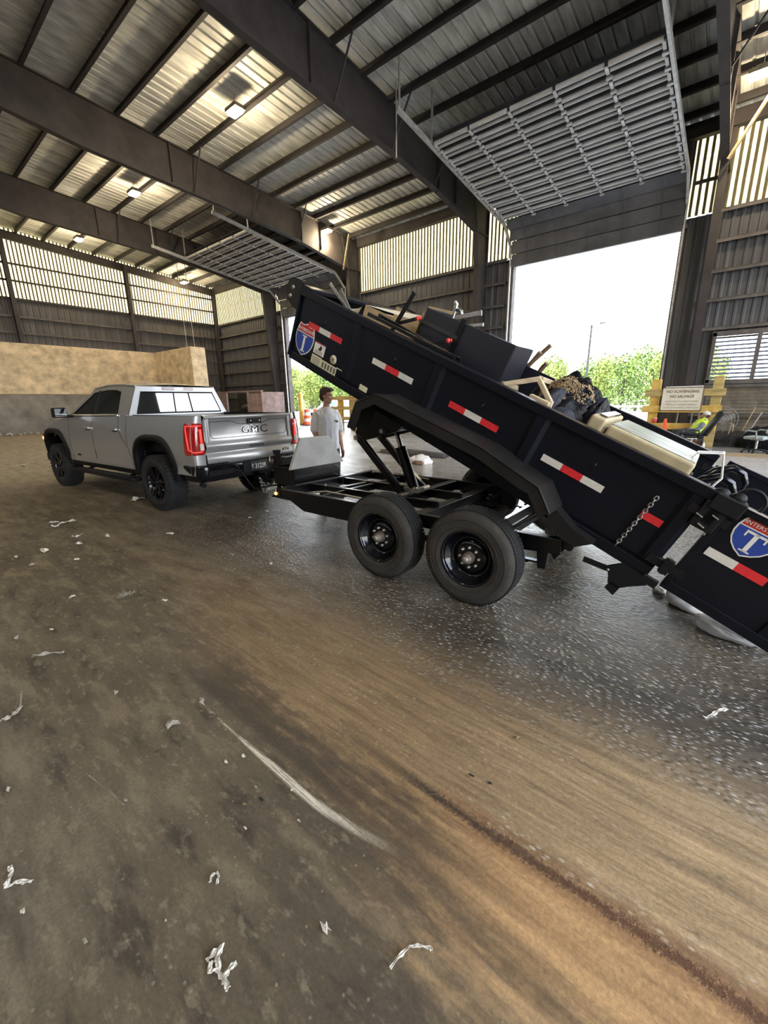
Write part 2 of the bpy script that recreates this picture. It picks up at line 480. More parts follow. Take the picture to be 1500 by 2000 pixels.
    tan_c = mix(math_('MULTIPLY', ss(blot, 0.44, 0.30), 0.5), tan_c, (0.12, 0.082, 0.045))
    colr = mix(math_('MULTIPLY', tan, ss(big, 0.3, 0.6, 0.75, 0.96)), base, tan_c)
    vt = nd(N, 'ShaderNodeTexVoronoi', Scale=44.0); L.new(mapped((0.6, 1.2, 1), (2, 1, 0)), vt.inputs['Vector'])
    vtc = N.new('ShaderNodeSeparateColor'); L.new(vt.outputs['Color'], vtc.inputs[0])
    fl_ = math_('MULTIPLY', ss(vt.outputs['Distance'], 0.40, 0.16), math_('MULTIPLY', ss(vtc.outputs[0], 0.40, 0.80), ss(mot2, 0.40, 0.60, 0.2, 1.0)))
    colr = mix(math_('MULTIPLY', math_('MULTIPLY', fl_, tan), ss(Y, 1.1, 1.9, 0.35, 0.85)), colr, (0.50, 0.40, 0.27))
    # orange clay on the near side of the ridge
    org = math_('MULTIPLY', ss(math_('ADD', yw, slant), 0.86, 1.26), ss(Y, 1.25, 1.17))
    org = math_('MULTIPLY', org, ss(X, -1.25, -0.1))
    colr = mix(math_('MULTIPLY', org, 0.85), colr, mix(ss(streak, 0.35, 0.65), (0.34, 0.185, 0.072), (0.66, 0.385, 0.165)))
    # the dark rust crack: a crumbly seam
    wob = math_('ADD', math_('MULTIPLY', math_('SUBTRACT', med, 0.5), 0.055), math_('MULTIPLY', math_('SUBTRACT', mot, 0.5), 0.03))
    dist = math_('ABSOLUTE', math_('ADD', math_('SUBTRACT', Y, 1.192), wob))
    dist = math_('ADD', dist, math_('MULTIPLY', math_('SUBTRACT', grit, 0.5), 0.045))
    crack = math_('MULTIPLY', ss(dist, 0.030, 0.004), ss(X, -1.05, -0.75))
    crack = math_('MULTIPLY', crack, ss(blot, 0.26, 0.48, 0.55, 1.0))
    halo = math_('MULTIPLY', math_('MULTIPLY', ss(dist, 0.10, 0.015), ss(X, -0.95, -0.4)), ss(mot2, 0.3, 0.6, 0.25, 0.75))
    colr = mix(halo, colr, (0.25, 0.115, 0.042))
    colr = mix(math_('MULTIPLY', crack, 0.92), colr, mix(ss(X, -0.9, 0.1), (0.040, 0.026, 0.015), (0.115, 0.044, 0.014)))
    colr = mix(math_('MULTIPLY', crack, ss(grit, 0.60, 0.72, 0.0, 0.55)), colr, (0.40, 0.25, 0.12))
    # pale scuffed aggregate just beyond the crack
    rim = math_('MULTIPLY', math_('MULTIPLY', ss(Y, 1.205, 1.24), ss(Y, 1.33, 1.25)), ss(X, -0.8, -0.4))
    colr = mix(math_('MULTIPLY', rim, math_('MULTIPLY', ss(vt.outputs['Distance'], 0.42, 0.2), ss(blot, 0.40, 0.6, 0.0, 1.0))), colr, (0.60, 0.50, 0.36))
    # the white scratch, brushed
    xq = math_('MAXIMUM', math_('ADD', X, 1.2), 0.0)
    ys = math_('ADD', 0.853, math_('MULTIPLY', math_('MULTIPLY', xq, xq), 0.30))
    d2 = math_('ABSOLUTE', math_('SUBTRACT', Y, ys))
    d2 = math_('ADD', d2, math_('MULTIPLY', math_('SUBTRACT', mot, 0.5), 0.02))
    wd_ = math_('ADD', 0.010, ss(X, -1.75, -1.25, 0.0, 0.016))
    scr = ss(math_('DIVIDE', d2, wd_), 1.0, 0.25)
    scr = math_('MULTIPLY', scr, math_('MULTIPLY', ss(math_('ADD', X, math_('MULTIPLY', math_('SUBTRACT', blot, 0.5), 2.4)), -2.0, -1.5), ss(X, -0.62, -1.15, 0.0, 1.0)))
    brush = noise(mapped((3.0, 110.0, 1)), 1.6, 4, 0.7)
    scr = math_('MULTIPLY', scr, ss(brush, 0.32, 0.58, 0.10, 1.0))
    colr = mix(math_('MULTIPLY', scr, 0.95), colr, (0.80, 0.70, 0.54))
    # dark damp strip beside the scratch
    damp = math_('MULTIPLY', math_('MULTIPLY', ss(Y, 0.885, 0.95), ss(yw, 1.18, 0.98)), math_('MULTIPLY', ss(X, -2.6, -2.1), ss(X, -0.30, -0.75)))
    colr = mix(math_('MULTIPLY', damp, 0.72), colr, (0.042, 0.031, 0.021))
    # exposed pebbles on the wet side
    vo = nd(N, 'ShaderNodeTexVoronoi', Scale=40.0); vo.inputs['Randomness'].default_value = 1.0
    L.new(mapped((0.55, 1.25, 1)), vo.inputs['Vector'])
    vcol = N.new('ShaderNodeSeparateColor'); L.new(vo.outputs['Color'], vcol.inputs[0])
    pd = math_('ADD', vo.outputs['Distance'], math_('MULTIPLY', math_('SUBTRACT', grit, 0.5), 0.2))
    peb = math_('MULTIPLY', ss(pd, 0.42, 0.22), ss(vcol.outputs[0], 0.15, 0.60))
    wet = math_('MULTIPLY', ss(math_('ADD', Y, math_('MULTIPLY', math_('SUBTRACT', mot2, 0.5), 0.9)), 1.65, 2.45), ss(X, -7.5, -4.6))
    wet = math_('MULTIPLY', wet, ss(med, 0.28, 0.5, 0.5, 1.0))
    colr = mix(math_('MULTIPLY', wet, 0.65), colr, mix(ss(mot2, 0.35, 0.65), (0.038, 0.031, 0.024), (0.080, 0.066, 0.050)))
    colr = mix(math_('MULTIPLY', math_('MULTIPLY', peb, wet), 0.9), colr, mix(vcol.outputs[1], (0.30, 0.27, 0.22), (0.62, 0.59, 0.53)))
    # pale concrete far away, lamp light on it painted into the colour
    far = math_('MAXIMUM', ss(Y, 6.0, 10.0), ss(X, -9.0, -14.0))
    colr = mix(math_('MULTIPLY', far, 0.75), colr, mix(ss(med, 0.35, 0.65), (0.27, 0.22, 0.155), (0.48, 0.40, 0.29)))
    dayl = math_('MULTIPLY', ss(Y, 6.5, 10.5), ss(X, -24.0, -15.0))  # daylight near the doors, painted into the floor colour
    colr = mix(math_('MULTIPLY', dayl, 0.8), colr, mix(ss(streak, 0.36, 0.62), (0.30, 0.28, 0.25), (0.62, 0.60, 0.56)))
    colr = mix(0.30, colr, mix(ss(grit, 0.3, 0.7), (0.02, 0.015, 0.010), colr))
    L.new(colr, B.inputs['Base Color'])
    # roughness
    rg = ss(big, 0.3, 0.7, 0.62, 0.80)
    rgw = math_('SUBTRACT', rg, math_('MULTIPLY', wet, math_('ADD', 0.34, math_('MULTIPLY', peb, 0.16))))
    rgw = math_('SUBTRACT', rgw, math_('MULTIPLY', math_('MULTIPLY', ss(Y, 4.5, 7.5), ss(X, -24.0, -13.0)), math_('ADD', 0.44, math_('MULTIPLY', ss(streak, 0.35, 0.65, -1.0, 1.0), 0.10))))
    L.new(rgw, B.inputs['Roughness'])
    L.new(math_('ADD', 0.42, math_('MULTIPLY', wet, 0.55)), B.inputs['Specular IOR Level'])
    h = math_('ADD', math_('MULTIPLY', grit, 0.35), math_('MULTIPLY', blot, 0.9))
    h = math_('ADD', h, math_('MULTIPLY', fine_streak, 0.7))
    h = math_('ADD', h, math_('MULTIPLY', math_('MULTIPLY', ss(vo.outputs['Distance'], 0.5, 0.1), wet), 0.7))
    h = math_('SUBTRACT', h, math_('MULTIPLY', crack, 1.6))
    h = math_('ADD', h, math_('MULTIPLY', rim, 0.8))
    bp = nd(N, 'ShaderNodeBump', Strength=0.55, Distance=0.012)
    L.new(h, bp.inputs['Height'])
    hp = math_('MULTIPLY', ss(pd, 0.60, 0.0), wet)
    b2 = nd(N, 'ShaderNodeBump', Strength=1.0, Distance=0.011)
    L.new(hp, b2.inputs['Height']); L.new(bp.outputs[0], b2.inputs['Normal']); L.new(b2.outputs[0], B.inputs['Normal'])
    return mt

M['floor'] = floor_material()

EX = -32.4      # left end wall
RXW = 8.8      # open right end
DY = 19.08      # sheeting of the door wall
BYW = -19.0     # wall behind the camera
# the floor: fine cells near the camera carry shallow ruts and a low clay ridge as relief
def floor_mesh():
    xs = [-33.0, -24, -18, -14, -11, -9, -7.5, -6.2] + [-5.2 + 0.06 * i for i in range(101)] + [1.4, 2.2, 4, 8.95]
    ys = [-19.2, -12, -6, -3, -1.2, -0.4] + [0.0 + 0.045 * i for i in range(57)] + [2.7, 3.2, 4, 5, 7, 10, 14, 19.3]
    rows = []
    for y in ys:
        row = []
        for x in xs:
            z = 0.0
            if -5.2 < x < 1.0 and -0.2 < y < 2.65:
                edge = min(1, (x + 5.2) / 0.6, (1.0 - x) / 0.4, (y + 0.2) / 0.4, (2.65 - y) / 0.5)
                z = 0.010 * edge * mnoise.noise(Vector((x * 0.5, y * 5.0, 0)))
                if -1.2 < x:
                    z += edge * 0.012 * math.exp(-((y - 1.27) / 0.05) ** 2) * min(1, (x + 1.2) / 0.5)
            row.append((x, y, z))
        rows.append(row)
    b = MB(); b.grid(rows)
    return b
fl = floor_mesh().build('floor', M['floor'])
fl['kind'] = 'structure'

# ================================================================ yard outside
b = MB(); b.grid([[(x, y, z) for x in (-140, -60, -34, 30, 90)] for y, z in ((19.3, -0.01), (30, -0.06), (60, -0.3), (140, -0.5))], smooth=False)
o = b.build('ground_outside', M['gravel']); o['kind'] = 'structure'
b = MB(); b.grid([[(x, y, -0.03) for x in (8.95, 60)] for y in (-60, 19.29)], smooth=False)
o = b.build('ground_right', M['gravel']); o['kind'] = 'structure'

# ================================================================ corrugated sheets
def translucent_material():
    mt, nt, N, L, B = new_mat('yellowed_fibreglass_sheet')
    N.remove(B)
    out = N['Material Output']
    tc = N.new('ShaderNodeTexCoord'); sep = N.new('ShaderNodeSeparateXYZ'); L.new(tc.outputs['Object'], sep.inputs[0])
    ns = nd(N, 'ShaderNodeTexNoise', Scale=5.0, Detail=8.0, Roughness=0.75)
    mp = N.new('ShaderNodeMapping'); mp.inputs['Scale'].default_value = (3, 3, 0.8)
    L.new(tc.outputs['Object'], mp.inputs[0]); L.new(mp.outputs[0], ns.inputs['Vector'])
    # darker in the inward valleys of the sheet (local y is the corrugation depth)
    mr = N.new('ShaderNodeMapRange'); mr.inputs['From Min'].default_value = -0.012; mr.inputs['From Max'].default_value = 0.016
    L.new(sep.outputs[1], mr.inputs[0])
    ad = N.new('ShaderNodeMath'); ad.operation = 'MULTIPLY_ADD'; ad.inputs[1].default_value = 1.9; ad.inputs[2].default_value = -1.0
    L.new(ns.outputs[0], ad.inputs[0])
    a2 = N.new('ShaderNodeMath'); a2.operation = 'ADD'; a2.use_clamp = True
    L.new(mr.outputs[0], a2.inputs[0]); L.new(ad.outputs[0], a2.inputs[1])
    rp = N.new('ShaderNodeValToRGB')
    rp.color_ramp.elements[0].position = 0.25; rp.color_ramp.elements[0].color = (0.008, 0.006, 0.003, 1)
    rp.color_ramp.elements[1].position = 0.8; rp.color_ramp.elements[1].color = (0.62, 0.51, 0.26, 1)
    L.new(a2.outputs[0], rp.inputs[0])
    tr = N.new('ShaderNodeBsdfTranslucent'); df = N.new('ShaderNodeBsdfDiffuse'); mx = N.new('ShaderNodeMixShader')
    L.new(rp.outputs[0], tr.inputs[0]); df.inputs[0].default_value = (0.30, 0.25, 0.13, 1)
    mx.inputs[0].default_value = 0.35
    L.new(tr.outputs[0], mx.inputs[1]); L.new(df.outputs[0], mx.inputs[2]); L.new(mx.outputs[0], out.inputs[0])
    return mt
M['translucent'] = translucent_material()

def sheet_mesh(name, width, z0, z1, pitch, depth, material, ridge=0.35):
    """corrugated sheet in the local XZ plane, ribs along Z, depth along Y"""
    b = MB(); pts = []
    n = max(1, round(width / pitch)); p = width / n
    for i in range(n):
        x = -width / 2 + i * p
        pts += [(x, depth / 2), (x + p * (0.5 - ridge / 2 - 0.06), depth / 2), (x + p * (0.5 - ridge / 2 + 0.06), -depth / 2),
                (x + p * (0.5 + ridge / 2 - 0.06), -depth / 2), (x + p * (0.5 + ridge / 2 + 0.06), depth / 2)]
    pts.append((width / 2, depth / 2))
    rows = [[(x, y, z) for x, y in pts] for z in (z0, z1)]
    b.grid(rows, smooth=False)
    return b.mesh(name, material)

def place(name, me, parent, loc, rot=(0, 0, 0)):
    o = bpy.data.objects.new(name, me)
    o.location = loc; o.rotation_euler = rot
    return link(o, parent)

def roof_z(y):      # underside of the deck
    return 10.62 - 0.075 * (y - 12.0) if y > -1 else 10.62 - 0.075 * (-1 - 12.0) - 0.075 * (-1 - y)

FX = [-24.95, -17.3, -9.7, -1.5, 8.55]          # the portal frames
DOORS = {'a': (-8.40, -2.42, 7.08), 'b': (-24.0, -18.2, 6.95)}
CLZ0, CLZ1 = 7.42, 9.75

# ---------------------------------------------------------------- door wall (far, +Y)
wall_back = empty('wall_back'); wall_back['kind'] = 'structure'
SW = 0.9
lower = sheet_mesh('panel', SW, 0, CLZ0, 0.3, 0.03, M['siding_back'])
upper_tr = sheet_mesh('translucent_panel', SW, CLZ0 + 0.02, CLZ1, 0.18, 0.034, M['translucent'], 0.42)
header_sheet = sheet_mesh('panel', SW, 7.1, CLZ1, 0.3, 0.03, M['siding_back'])
solid_up = sheet_mesh('panel', SW, CLZ0, CLZ1 + 0.3, 0.3, 0.03, M['siding_back'])
WIN_A, WIN_B = (-1.00, 3.9), (2.16, 3.58)
M['lap'] = mat('brown_lap_siding', (0.17, 0.14, 0.10), 0.65, 0, 0.4, 2.0)
lp = MB(); zz = []
for i in range(17): zz += [(0.12 * i, 0.03), (0.12 * i + 0.07, 0.0), (0.12 * i + 0.10, 0.0)]
lp.grid([[(x, y, min(z, WIN_B[0] - 0.12)) for z, y in zz + [(2.05, 0.03)]] for x in (-0.355, 0.355)], smooth=False); low_sill = lp.mesh('panel', M['lap'])
low_top = sheet_mesh('panel', 0.7, WIN_B[1] + 0.1, CLZ0, 0.23, 0.03, M['siding_back'])
def fill(x0, x1, me, name, y=DY):
    n = max(1, round((x1 - x0) / SW)); w = (x1 - x0) / n
    for i in range(n):
        o = place(name, me, wall_back, (x0 + w * (i + 0.5), y + 0.004 * (i % 2), 0)); o.scale = (w / SW * 1.01, 1, 1)
fill(EX - 0.2, DOORS['b'][0], lower, 'panel'); fill(DOORS['b'][1], DOORS['a'][0], lower, 'panel')
fill(DOORS['a'][1], WIN_A[0], lower, 'panel'); fill(WIN_A[1], RXW, lower, 'panel')
for i in range(7):
    w = (WIN_A[1] - WIN_A[0]) / 7
    for me in (low_sill, low_top):
        o = place('panel', me, wall_back, (WIN_A[0] + w * (i + .5), DY, 0)); o.scale = (w / 0.7 * 1.01, 1, 1)
fill(EX - 0.2, DOORS['b'][0] - 0.02, upper_tr, 'translucent_panel'); fill(DOORS['b'][1] + 0.05, DOORS['a'][0], upper_tr, 'translucent_panel')
fill(DOORS['a'][1], RXW, upper_tr, 'translucent_panel')
for dk in DOORS:
    fill(DOORS[dk][0], DOORS[dk][1], header_sheet, 'panel')
def girt(x0, x1, z, y=18.98, h=0.10, d=0.20):
    b = MB()
    b.box(((x0 + x1) / 2, y, z + h / 2), (x1 - x0, d, 0.02)); b.box(((x0 + x1) / 2, y - d / 2 + 0.01, z), (x1 - x0, 0.02, h))
    b.build('girt', M['girt'], wall_back)
for z in (0.98, 1.95, 2.88, 3.82, 4.72, 5.6, 6.5, 7.38):
    girt(EX + 0.1, DOORS['b'][0] - 0.3, z)
    girt(DOORS['b'][1] + 0.3, DOORS['a'][0] - 0.3, z)
    if not (WIN_B[0] - 0.1 < z < WIN_B[1] + 0.05):
        girt(DOORS['a'][1] + 0.9, RXW - 0.1, z)
girt(DOORS['a'][1] + 0.1, DOORS['a'][1] + 0.85, 8.35)
MB().box(((EX + RXW) / 2, 18.9, 9.83), (RXW - EX, 0.25, 0.42)).build('eave_strut', M['frame_steel'], wall_back)
# door jambs and tracks' angle
for dk, (x0, x1, zt) in DOORS.items():
    for x in (x0, x1):
        b = MB(); b.box((x, 19.0, zt / 2), (0.10, 0.30, zt)); b.build('jamb', M['girt'], wall_back)
    b = MB(); b.box(((x0 + x1) / 2, 19.0, zt + 0.06), (x1 - x0 + 0.2, 0.3, 0.12)); b.build('lintel', M['girt'], wall_back)

# ---------------------------------------------------------------- left end wall
wall_left = empty('wall_left'); wall_left['kind'] = 'structure'
end_low = sheet_mesh('panel', SW, 0, CLZ0, 0.3, 0.03, M['siding'])
end_tr = sheet_mesh('translucent_panel', SW, 0.0, 1.0, 0.18, 0.034, M['translucent'], 0.42)
n = 24
for i in range(n):
    y = DY - SW * (i + 0.5)
    o = place('panel', end_low, wall_left, (EX - 0.17, y, 0), (0, 0, R(90))); o.scale = (1.01, 1, 1)
    o = place('translucent_panel', end_tr, wall_left, (EX - 0.17, y, CLZ0 + 0.02), (0, 0, R(90))); o.scale = (1.01, 1, roof_z(y) + 0.08 - CLZ0)
ye = DY - SW * n
b = MB(); b.box((EX - 0.17, (ye + BYW) / 2, 5.8), (0.04, ye - BYW, 11.6)); b.build('panel', M['siding'], wall_left)
for z in (0.98, 1.95, 2.88, 3.8, 4.7, 5.6, 6.47, 7.40, 8.33, 9.2):
    b = MB(); h = 0.10
    b.box((EX - 0.06, 8.0, z + h / 2), (0.20, 22, 0.02)); b.box((EX + 0.03, 8.0, z), (0.02, 22, h))
    b.build('girt', M['girt'] if z < 7.3 else M['frame_steel'], wall_left)
def ibeam_col(mb, x, y, z0, z1, along, w=0.2, d=0.28):
    if along == 'x':   # web along X
        mb.box((x, y, (z0 + z1) / 2), (d, 0.02, z1 - z0)); 
        for sgn in (-1, 1): mb.box((x + sgn * d / 2, y, (z0 + z1) / 2), (0.02, w, z1 - z0))
    return mb
for y in (-6.0, 0.4, 6.58, 12.7, 18.72):
    b = MB(); ibeam_col(b, EX + 0.17, y, 0, roof_z(y) - 0.25, 'x'); b.build('column', M['frame_steel'], wall_left)
# end rafter
def rafter(parent, X, wdt=0.22, end=False):
    ys = [(-19, 9.2), (-1, 10.45), (0, 10.2), (6.1, 9.46), (11.8, 9.17), (14.8, 8.93), (17.95, 8.42)]
    if end: ys = [(-19, 8.9), (-1, 11.0), (0, 10.9), (18.9, 9.45)]
    b = MB()
    web = [(y, z) for y, z in ys] + [(y, roof_z(y) - 0.22) for y, z in reversed(ys)]
    b.prism(web, lambda a, c, d: (d, a, c), X - 0.008, X + 0.008)
    for (y0, z0), (y1, z1) in zip(ys, ys[1:]):
        b.bar((X, y0, z0), (X, y1, z1), wdt, 0.025)
        b.bar((X, y0, roof_z(y0) - 0.23), (X, y1, roof_z(y1) - 0.23), wdt, 0.02)
    if not end:
        for y in (8.9, 14.9, 16.1):
            zb = [z for yy, z in ys if yy <= y][-1]
            z0 = max(zb - 0.05, 8.7)
            for s in (-1, 1):
                b.box((X + s * 0.055, y, (z0 + roof_z(y) - 0.23) / 2), (0.10, 0.02, roof_z(y) - 0.23 - z0))
    return b.build('rafter', M['frame_steel'], parent)
def frame_column(parent, X):
    b = MB()
    web = [(18.9, 0), (18.55, 0), (17.95, 8.42), (17.95, roof_z(17.95) - 0.22), (18.9, roof_z(18.9) - 0.22)]
    b.prism(web, lambda a, c, d: (d, a, c), X - 0.008, X + 0.008)
    b.bar((X, 18.55, 0), (X, 17.95, 8.42), 0.22, 0.025, up=(0, 1, 0))
    b.bar((X, 18.9, 0), (X, 18.9, 9.8), 0.22, 0.025, up=(0, 1, 0))
    b.bar((X, 17.95, 8.42), (X, 18.9, 8.46), 0.22, 0.02)
    for s in (-1, 1):
        b.bar((X + s * 0.06, 17.97, 8.45), (X + s * 0.06, 17.6, roof_z(17.6) - 0.25), 0.1, 0.02, up=(1, 0, 0))
    b.box((X, 18.6, 0.03), (0.36, 0.75, 0.05))
    return b.build('column', M['frame_steel'], parent)

# ---------------------------------------------------------------- ceiling: deck, purlins, frames
ceiling = empty('ceiling'); ceiling['kind'] = 'structure'
y0, y1 = -1.0, 19.25
Ls = math.hypot(y1 - y0, roof_z(y0) - roof_z(y1)); sl = math.atan2(roof_z(y1) - roof_z(y0), y1 - y0)
deck = MB()
pts = []
nrib = 3; pw = 0.31
for i in range(nrib):
    x = -0.465 + i * pw
    pts += [(x, 0.0), (x + 0.11, 0.0), (x + 0.135, 0.045), (x + 0.175, 0.045), (x + 0.20, 0.0)]
pts.append((0.53, 0.0))
deck.grid([[(x, yy, z) for x, z in pts] for yy in (0, Ls)], smooth=False)
deck_me = deck.mesh('deck_panel', M['deck'])
nx = int((RXW - EX + 0.4) / 0.93)
for i in range(nx):
    place('deck_panel', deck_me, ceiling, (EX + 0.25 + 0.93 * i, y0, roof_z(y0) + 0.004 * (i % 2)), (sl, 0, 0))
b = MB(); b.grid([[(x, -1, roof_z(-1) + .05), (x, -19.2, roof_z(-19.2) + .05)] for x in (EX - .2, RXW)], smooth=False)
b.build('deck_panel', M['deck'], ceiling)
pur = MB(); Lp = RXW - EX - 0.1
pur.box((0, 0, -0.12), (Lp, 0.016, 0.24)); pur.box((0, 0.045, -0.005), (Lp, 0.095, 0.012)); pur.box((0, -0.045, -0.235), (Lp, 0.10, 0.012)); pur.box((0, -0.09, -0.215), (Lp, 0.008, 0.04))
pur_me = pur.mesh('purlin', M['purlin'])
y = 18.25
while y > -18.5:
    place('purlin', pur_me, ceiling, ((EX + RXW) / 2, y, roof_z(y) - 0.005), (0, 0, 0))
    y -= 1.215
for X in FX:
    rafter(ceiling, X); frame_column(wall_back, X)
rafter(ceiling, EX + 0.14, 0.2, True)
# flange braces
for X in FX[:4]:
    for y in (9.7, 12.15, 14.6):
        for s in (1,):
            b = MB(); b.bar((X + s * 0.1, y, 9.2 + (12 - y) * 0.06), (X + s * 0.85, y, roof_z(y) - 0.2), 0.04, 0.04); b.build('flange_brace', M['frame_steel'], ceiling)
# knee braces in a yellow-brown colour
for X, s in ((-17.3, 1), (-1.5, 1)):
    b = MB(); b.bar((X + 0.1, 17.6, 8.3), (X + s * 0.95, 17.2, 9.65), 0.07, 0.07); b.build('knee_brace', M['timber'], ceiling)

# ---------------------------------------------------------------- remaining walls (behind / right of the camera)
wall_front = MB(); wall_front.box(((EX + RXW) / 2, BYW, 4.8), (RXW - EX, 0.05, 9.6))
wf = wall_front.build('wall_front', M['siding']); wf['kind'] = 'structure'
wall_right = empty('wall_right'); wall_right['kind'] = 'structure'
MB().box((RXW, 0.0, 10.3), (0.06, 38, 0.9)).build('panel', M['siding'], wall_right)
MB().box((RXW, 18.7, 4.9), (0.06, 0.7, 9.9)).build('panel', M['siding'], wall_right)
MB().box((RXW, 11.6, 4.9), (0.06, 4.6, 9.9)).build('panel', M['siding'], wall_right)  # unseen panel added to darken the reflection in the truck's rear window
MB().box((RXW, -11.5, 4.9), (0.06, 15.0, 9.9)).build('panel', M['siding'], wall_right)  # unseen panel, extended to keep daylight off the near side of truck and bed
# ---------------------------------------------------------------- concrete push wall
push = empty('push_wall'); push['kind'] = 'structure'
def cbox(name, x0, x1, y0, y1, z0, z1, mt, bev=0.03):
    b = MB(); b.box(((x0 + x1) / 2, (y0 + y1) / 2, (z0 + z1) / 2), (x1 - x0, y1 - y0, z1 - z0)); return b.build(name, mt, push, bev)
ZPW = 4.93
cbox('concrete_face', -32.05, -31.2, -6, 13.6, 2.2, ZPW, M['concrete']); cbox('concrete_foot', -32.05, -31.16, -6, 13.6, 0, 2.19, M['concrete_base'])
cbox('concrete_face', -31.2, -26.2, 13.35, 14.3, 2.2, ZPW, M['concrete']); cbox('concrete_foot', -31.2, -26.15, 13.32, 14.33, 0, 2.19, M['concrete_base'])

# ---------------------------------------------------------------- overhead doors parked under the roof
def overhead_door(num, dk):
    x0, x1, zt = DOORS[dk]
    root = empty('door_%d' % num); root['kind'] = 'structure'
    xa, xb = x0 + 0.03, x1 - 0.02
    W = xb - xa
    ny = 11; ya, yb = 12.5, 17.75
    slope = -0.125
    zy = lambda y: 8.44 + slope * (y - 17.6)
    step = (yb - ya) / ny
    ang = math.atan(slope)
    sec = MB()
    xc = 0
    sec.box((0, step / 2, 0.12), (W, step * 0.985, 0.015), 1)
    nb = 5; seg = W / nb
    for yq, rr in ((0.24, 0.060), (0.64, 0.045)):
        yy = step * yq
        for k in range(nb):
            sec.tube([(-W / 2 + seg * k + 0.05, yy, 0.0), (-W / 2 + seg * (k + 1) - 0.05, yy, 0.0)], rr, 8, 0)
    for k in range(nb + 1):
        x = -W / 2 + seg * k
        sec.box((max(-W / 2 + 0.05, min(W / 2 - 0.05, x)), step * 0.5, -0.045), (0.07, step * 0.5, 0.03), 0)
        sec.box((max(-W / 2 + 0.05, min(W / 2 - 0.05, x)), step * 0.98, -0.05), (0.13, 0.07, 0.05), 0)
    me = sec.mesh('section', [M['door_slat'], M['door_dark']])
    for i in range(ny):
        y = ya + step * i
        place('section', me, root, ((xa + xb) / 2, y, zy(y)), (ang, 0, 0))
    # the last sections hang in the curve and over the lintel
    for k, (yy, zz, aa) in enumerate(((18.05, 8.36, -0.5), (18.42, 8.12, -1.05), (18.62, 7.68, -1.5), (18.66, 7.20, -1.57))):
        b = MB(); b.box((0, 0, 0), (W, 0.46, 0.04), 0)
        for q in range(-2, 3): b.box((q * seg * 0.98, 0, -0.03), (0.03, 0.46, 0.03), 0)
        o = b.build('section', [M['siding_back']], root); o.location = ((xa + xb) / 2, yy, zz); o.rotation_euler = (aa, 0, 0)
    for x in (xa - 0.06, xb + 0.06):
        b = MB()
        b.bar((x, 10.9, zy(10.9) - 0.02), (x, 17.9, zy(17.9) - 0.02), 0.07, 0.14)
        b.bar((x, 17.9, zy(17.9) - 0.02), (x, 18.6, 7.75), 0.07, 0.10); b.bar((x, 18.66, 7.8), (x, 18.75, 0.0), 0.05, 0.07)
        b.build('track', M['galv'], root)
        b = MB(); b.bar((x, 12.6, zy(12.6)), (x, 12.6, roof_z(12.6) - 0.1), 0.05, 0.05, up=(0, 1, 0)); b.bar((x, 11.0, zy(11.0)), (x, 11.0, roof_z(11) - 0.1), 0.04, 0.04, up=(0, 1, 0)); b.build('hanger', M['galv'], root)
    return root
overhead_door(1, 'a'); overhead_door(2, 'b')
# a hanging pull rod by the first frame
b = MB(); b.tube([(-9.0, 11.6, 8.55), (-9.0, 11.6, 10.4)], 0.02, 8); o = b.build('pull_rod', M['galv'], ceiling)

# ---------------------------------------------------------------- louvred window at right
win = empty('window_1'); win['kind'] = 'structure'
x0, x1 = WIN_A; z0, z1 = WIN_B
b = MB()
b.box(((x0 + x1) / 2, 18.98, z1 + 0.06), (x1 - x0 + 0.2, 0.22, 0.14)); b.box(((x0 + x1) / 2, 18.98, z0 - 0.07), (x1 - x0 + 0.2, 0.22, 0.14))
b.box((x0 - 0.04, 18.98, (z0 + z1) / 2), (0.10, 0.22, z1 - z0 + 0.2)); b.box((x1 + 0.04, 18.98, (z0 + z1) / 2), (0.10, 0.22, z1 - z0 + 0.2))
b.build('window_frame', M['girt'], win)
for x in (0.13, 1.27, 2.4): MB().box((x, 18.96, (z0 + z1) / 2), (0.12, 0.16, z1 - z0)).build('mullion', M['girt'], win)
blade = MB(); blade.box((0, 0, 0), (x1 - x0, 0.11, 0.012), 0, Matrix.Rotation(R(32), 3, 'X')); bl = blade.mesh('louvre_blade', M['louvre'])
nb = 11
for i in range(nb):
    place('louvre_blade', bl, win, ((x0 + x1) / 2, 19.02, z0 + (i + 0.55) * (z1 - z0) / nb))

# ---------------------------------------------------------------- high-bay lamps
lamp_spots = []
def lamp_light():
    d = bpy.data.lights.new('lamp_light', 'POINT'); d.energy = LAMP_W; d.shadow_soft_size = 0.12
    d.color = (1.0, 0.80, 0.52)
    return d
LD = lamp_light()
def high_bay(x, y, z, label, proto=[None]):
    if proto[0] is None:
        t = thing('high_bay_lamp', label, 'lamp', (x, y, z))
        b = MB(); b.box((0, 0, 0.07), (0.56, 0.36, 0.10)); b.box((0, 0, 0.15), (0.26, 0.2, 0.08))
        for k in range(6): b.box((-0.22 + 0.088 * k, 0, 0.13), (0.012, 0.34, 0.05))
        b.build('lamp_housing', M['lamp_body'], t)
        MB().box((0, 0, -0.015), (0.46, 0.27, 0.07), 0, None, (1.08, 1.1)).build('lamp_lens', M['lamp_lens'], t, 0.02)
        b = MB(); b.tube([(0, 0, 0.18), (0, 0, 0.45)], 0.012, 6); b.build('lamp_hook', M['zinc'], t)
        l = bpy.data.objects.new('lamp_light', LD); l.location = (0, 0, -0.42); link(l, t)
        proto[0] = t
    else:
        t = copy_tree(proto[0]); t.location = (x, y, z); t['label'] = label
    t['group'] = 'high bay lamps under the roof'
    return t
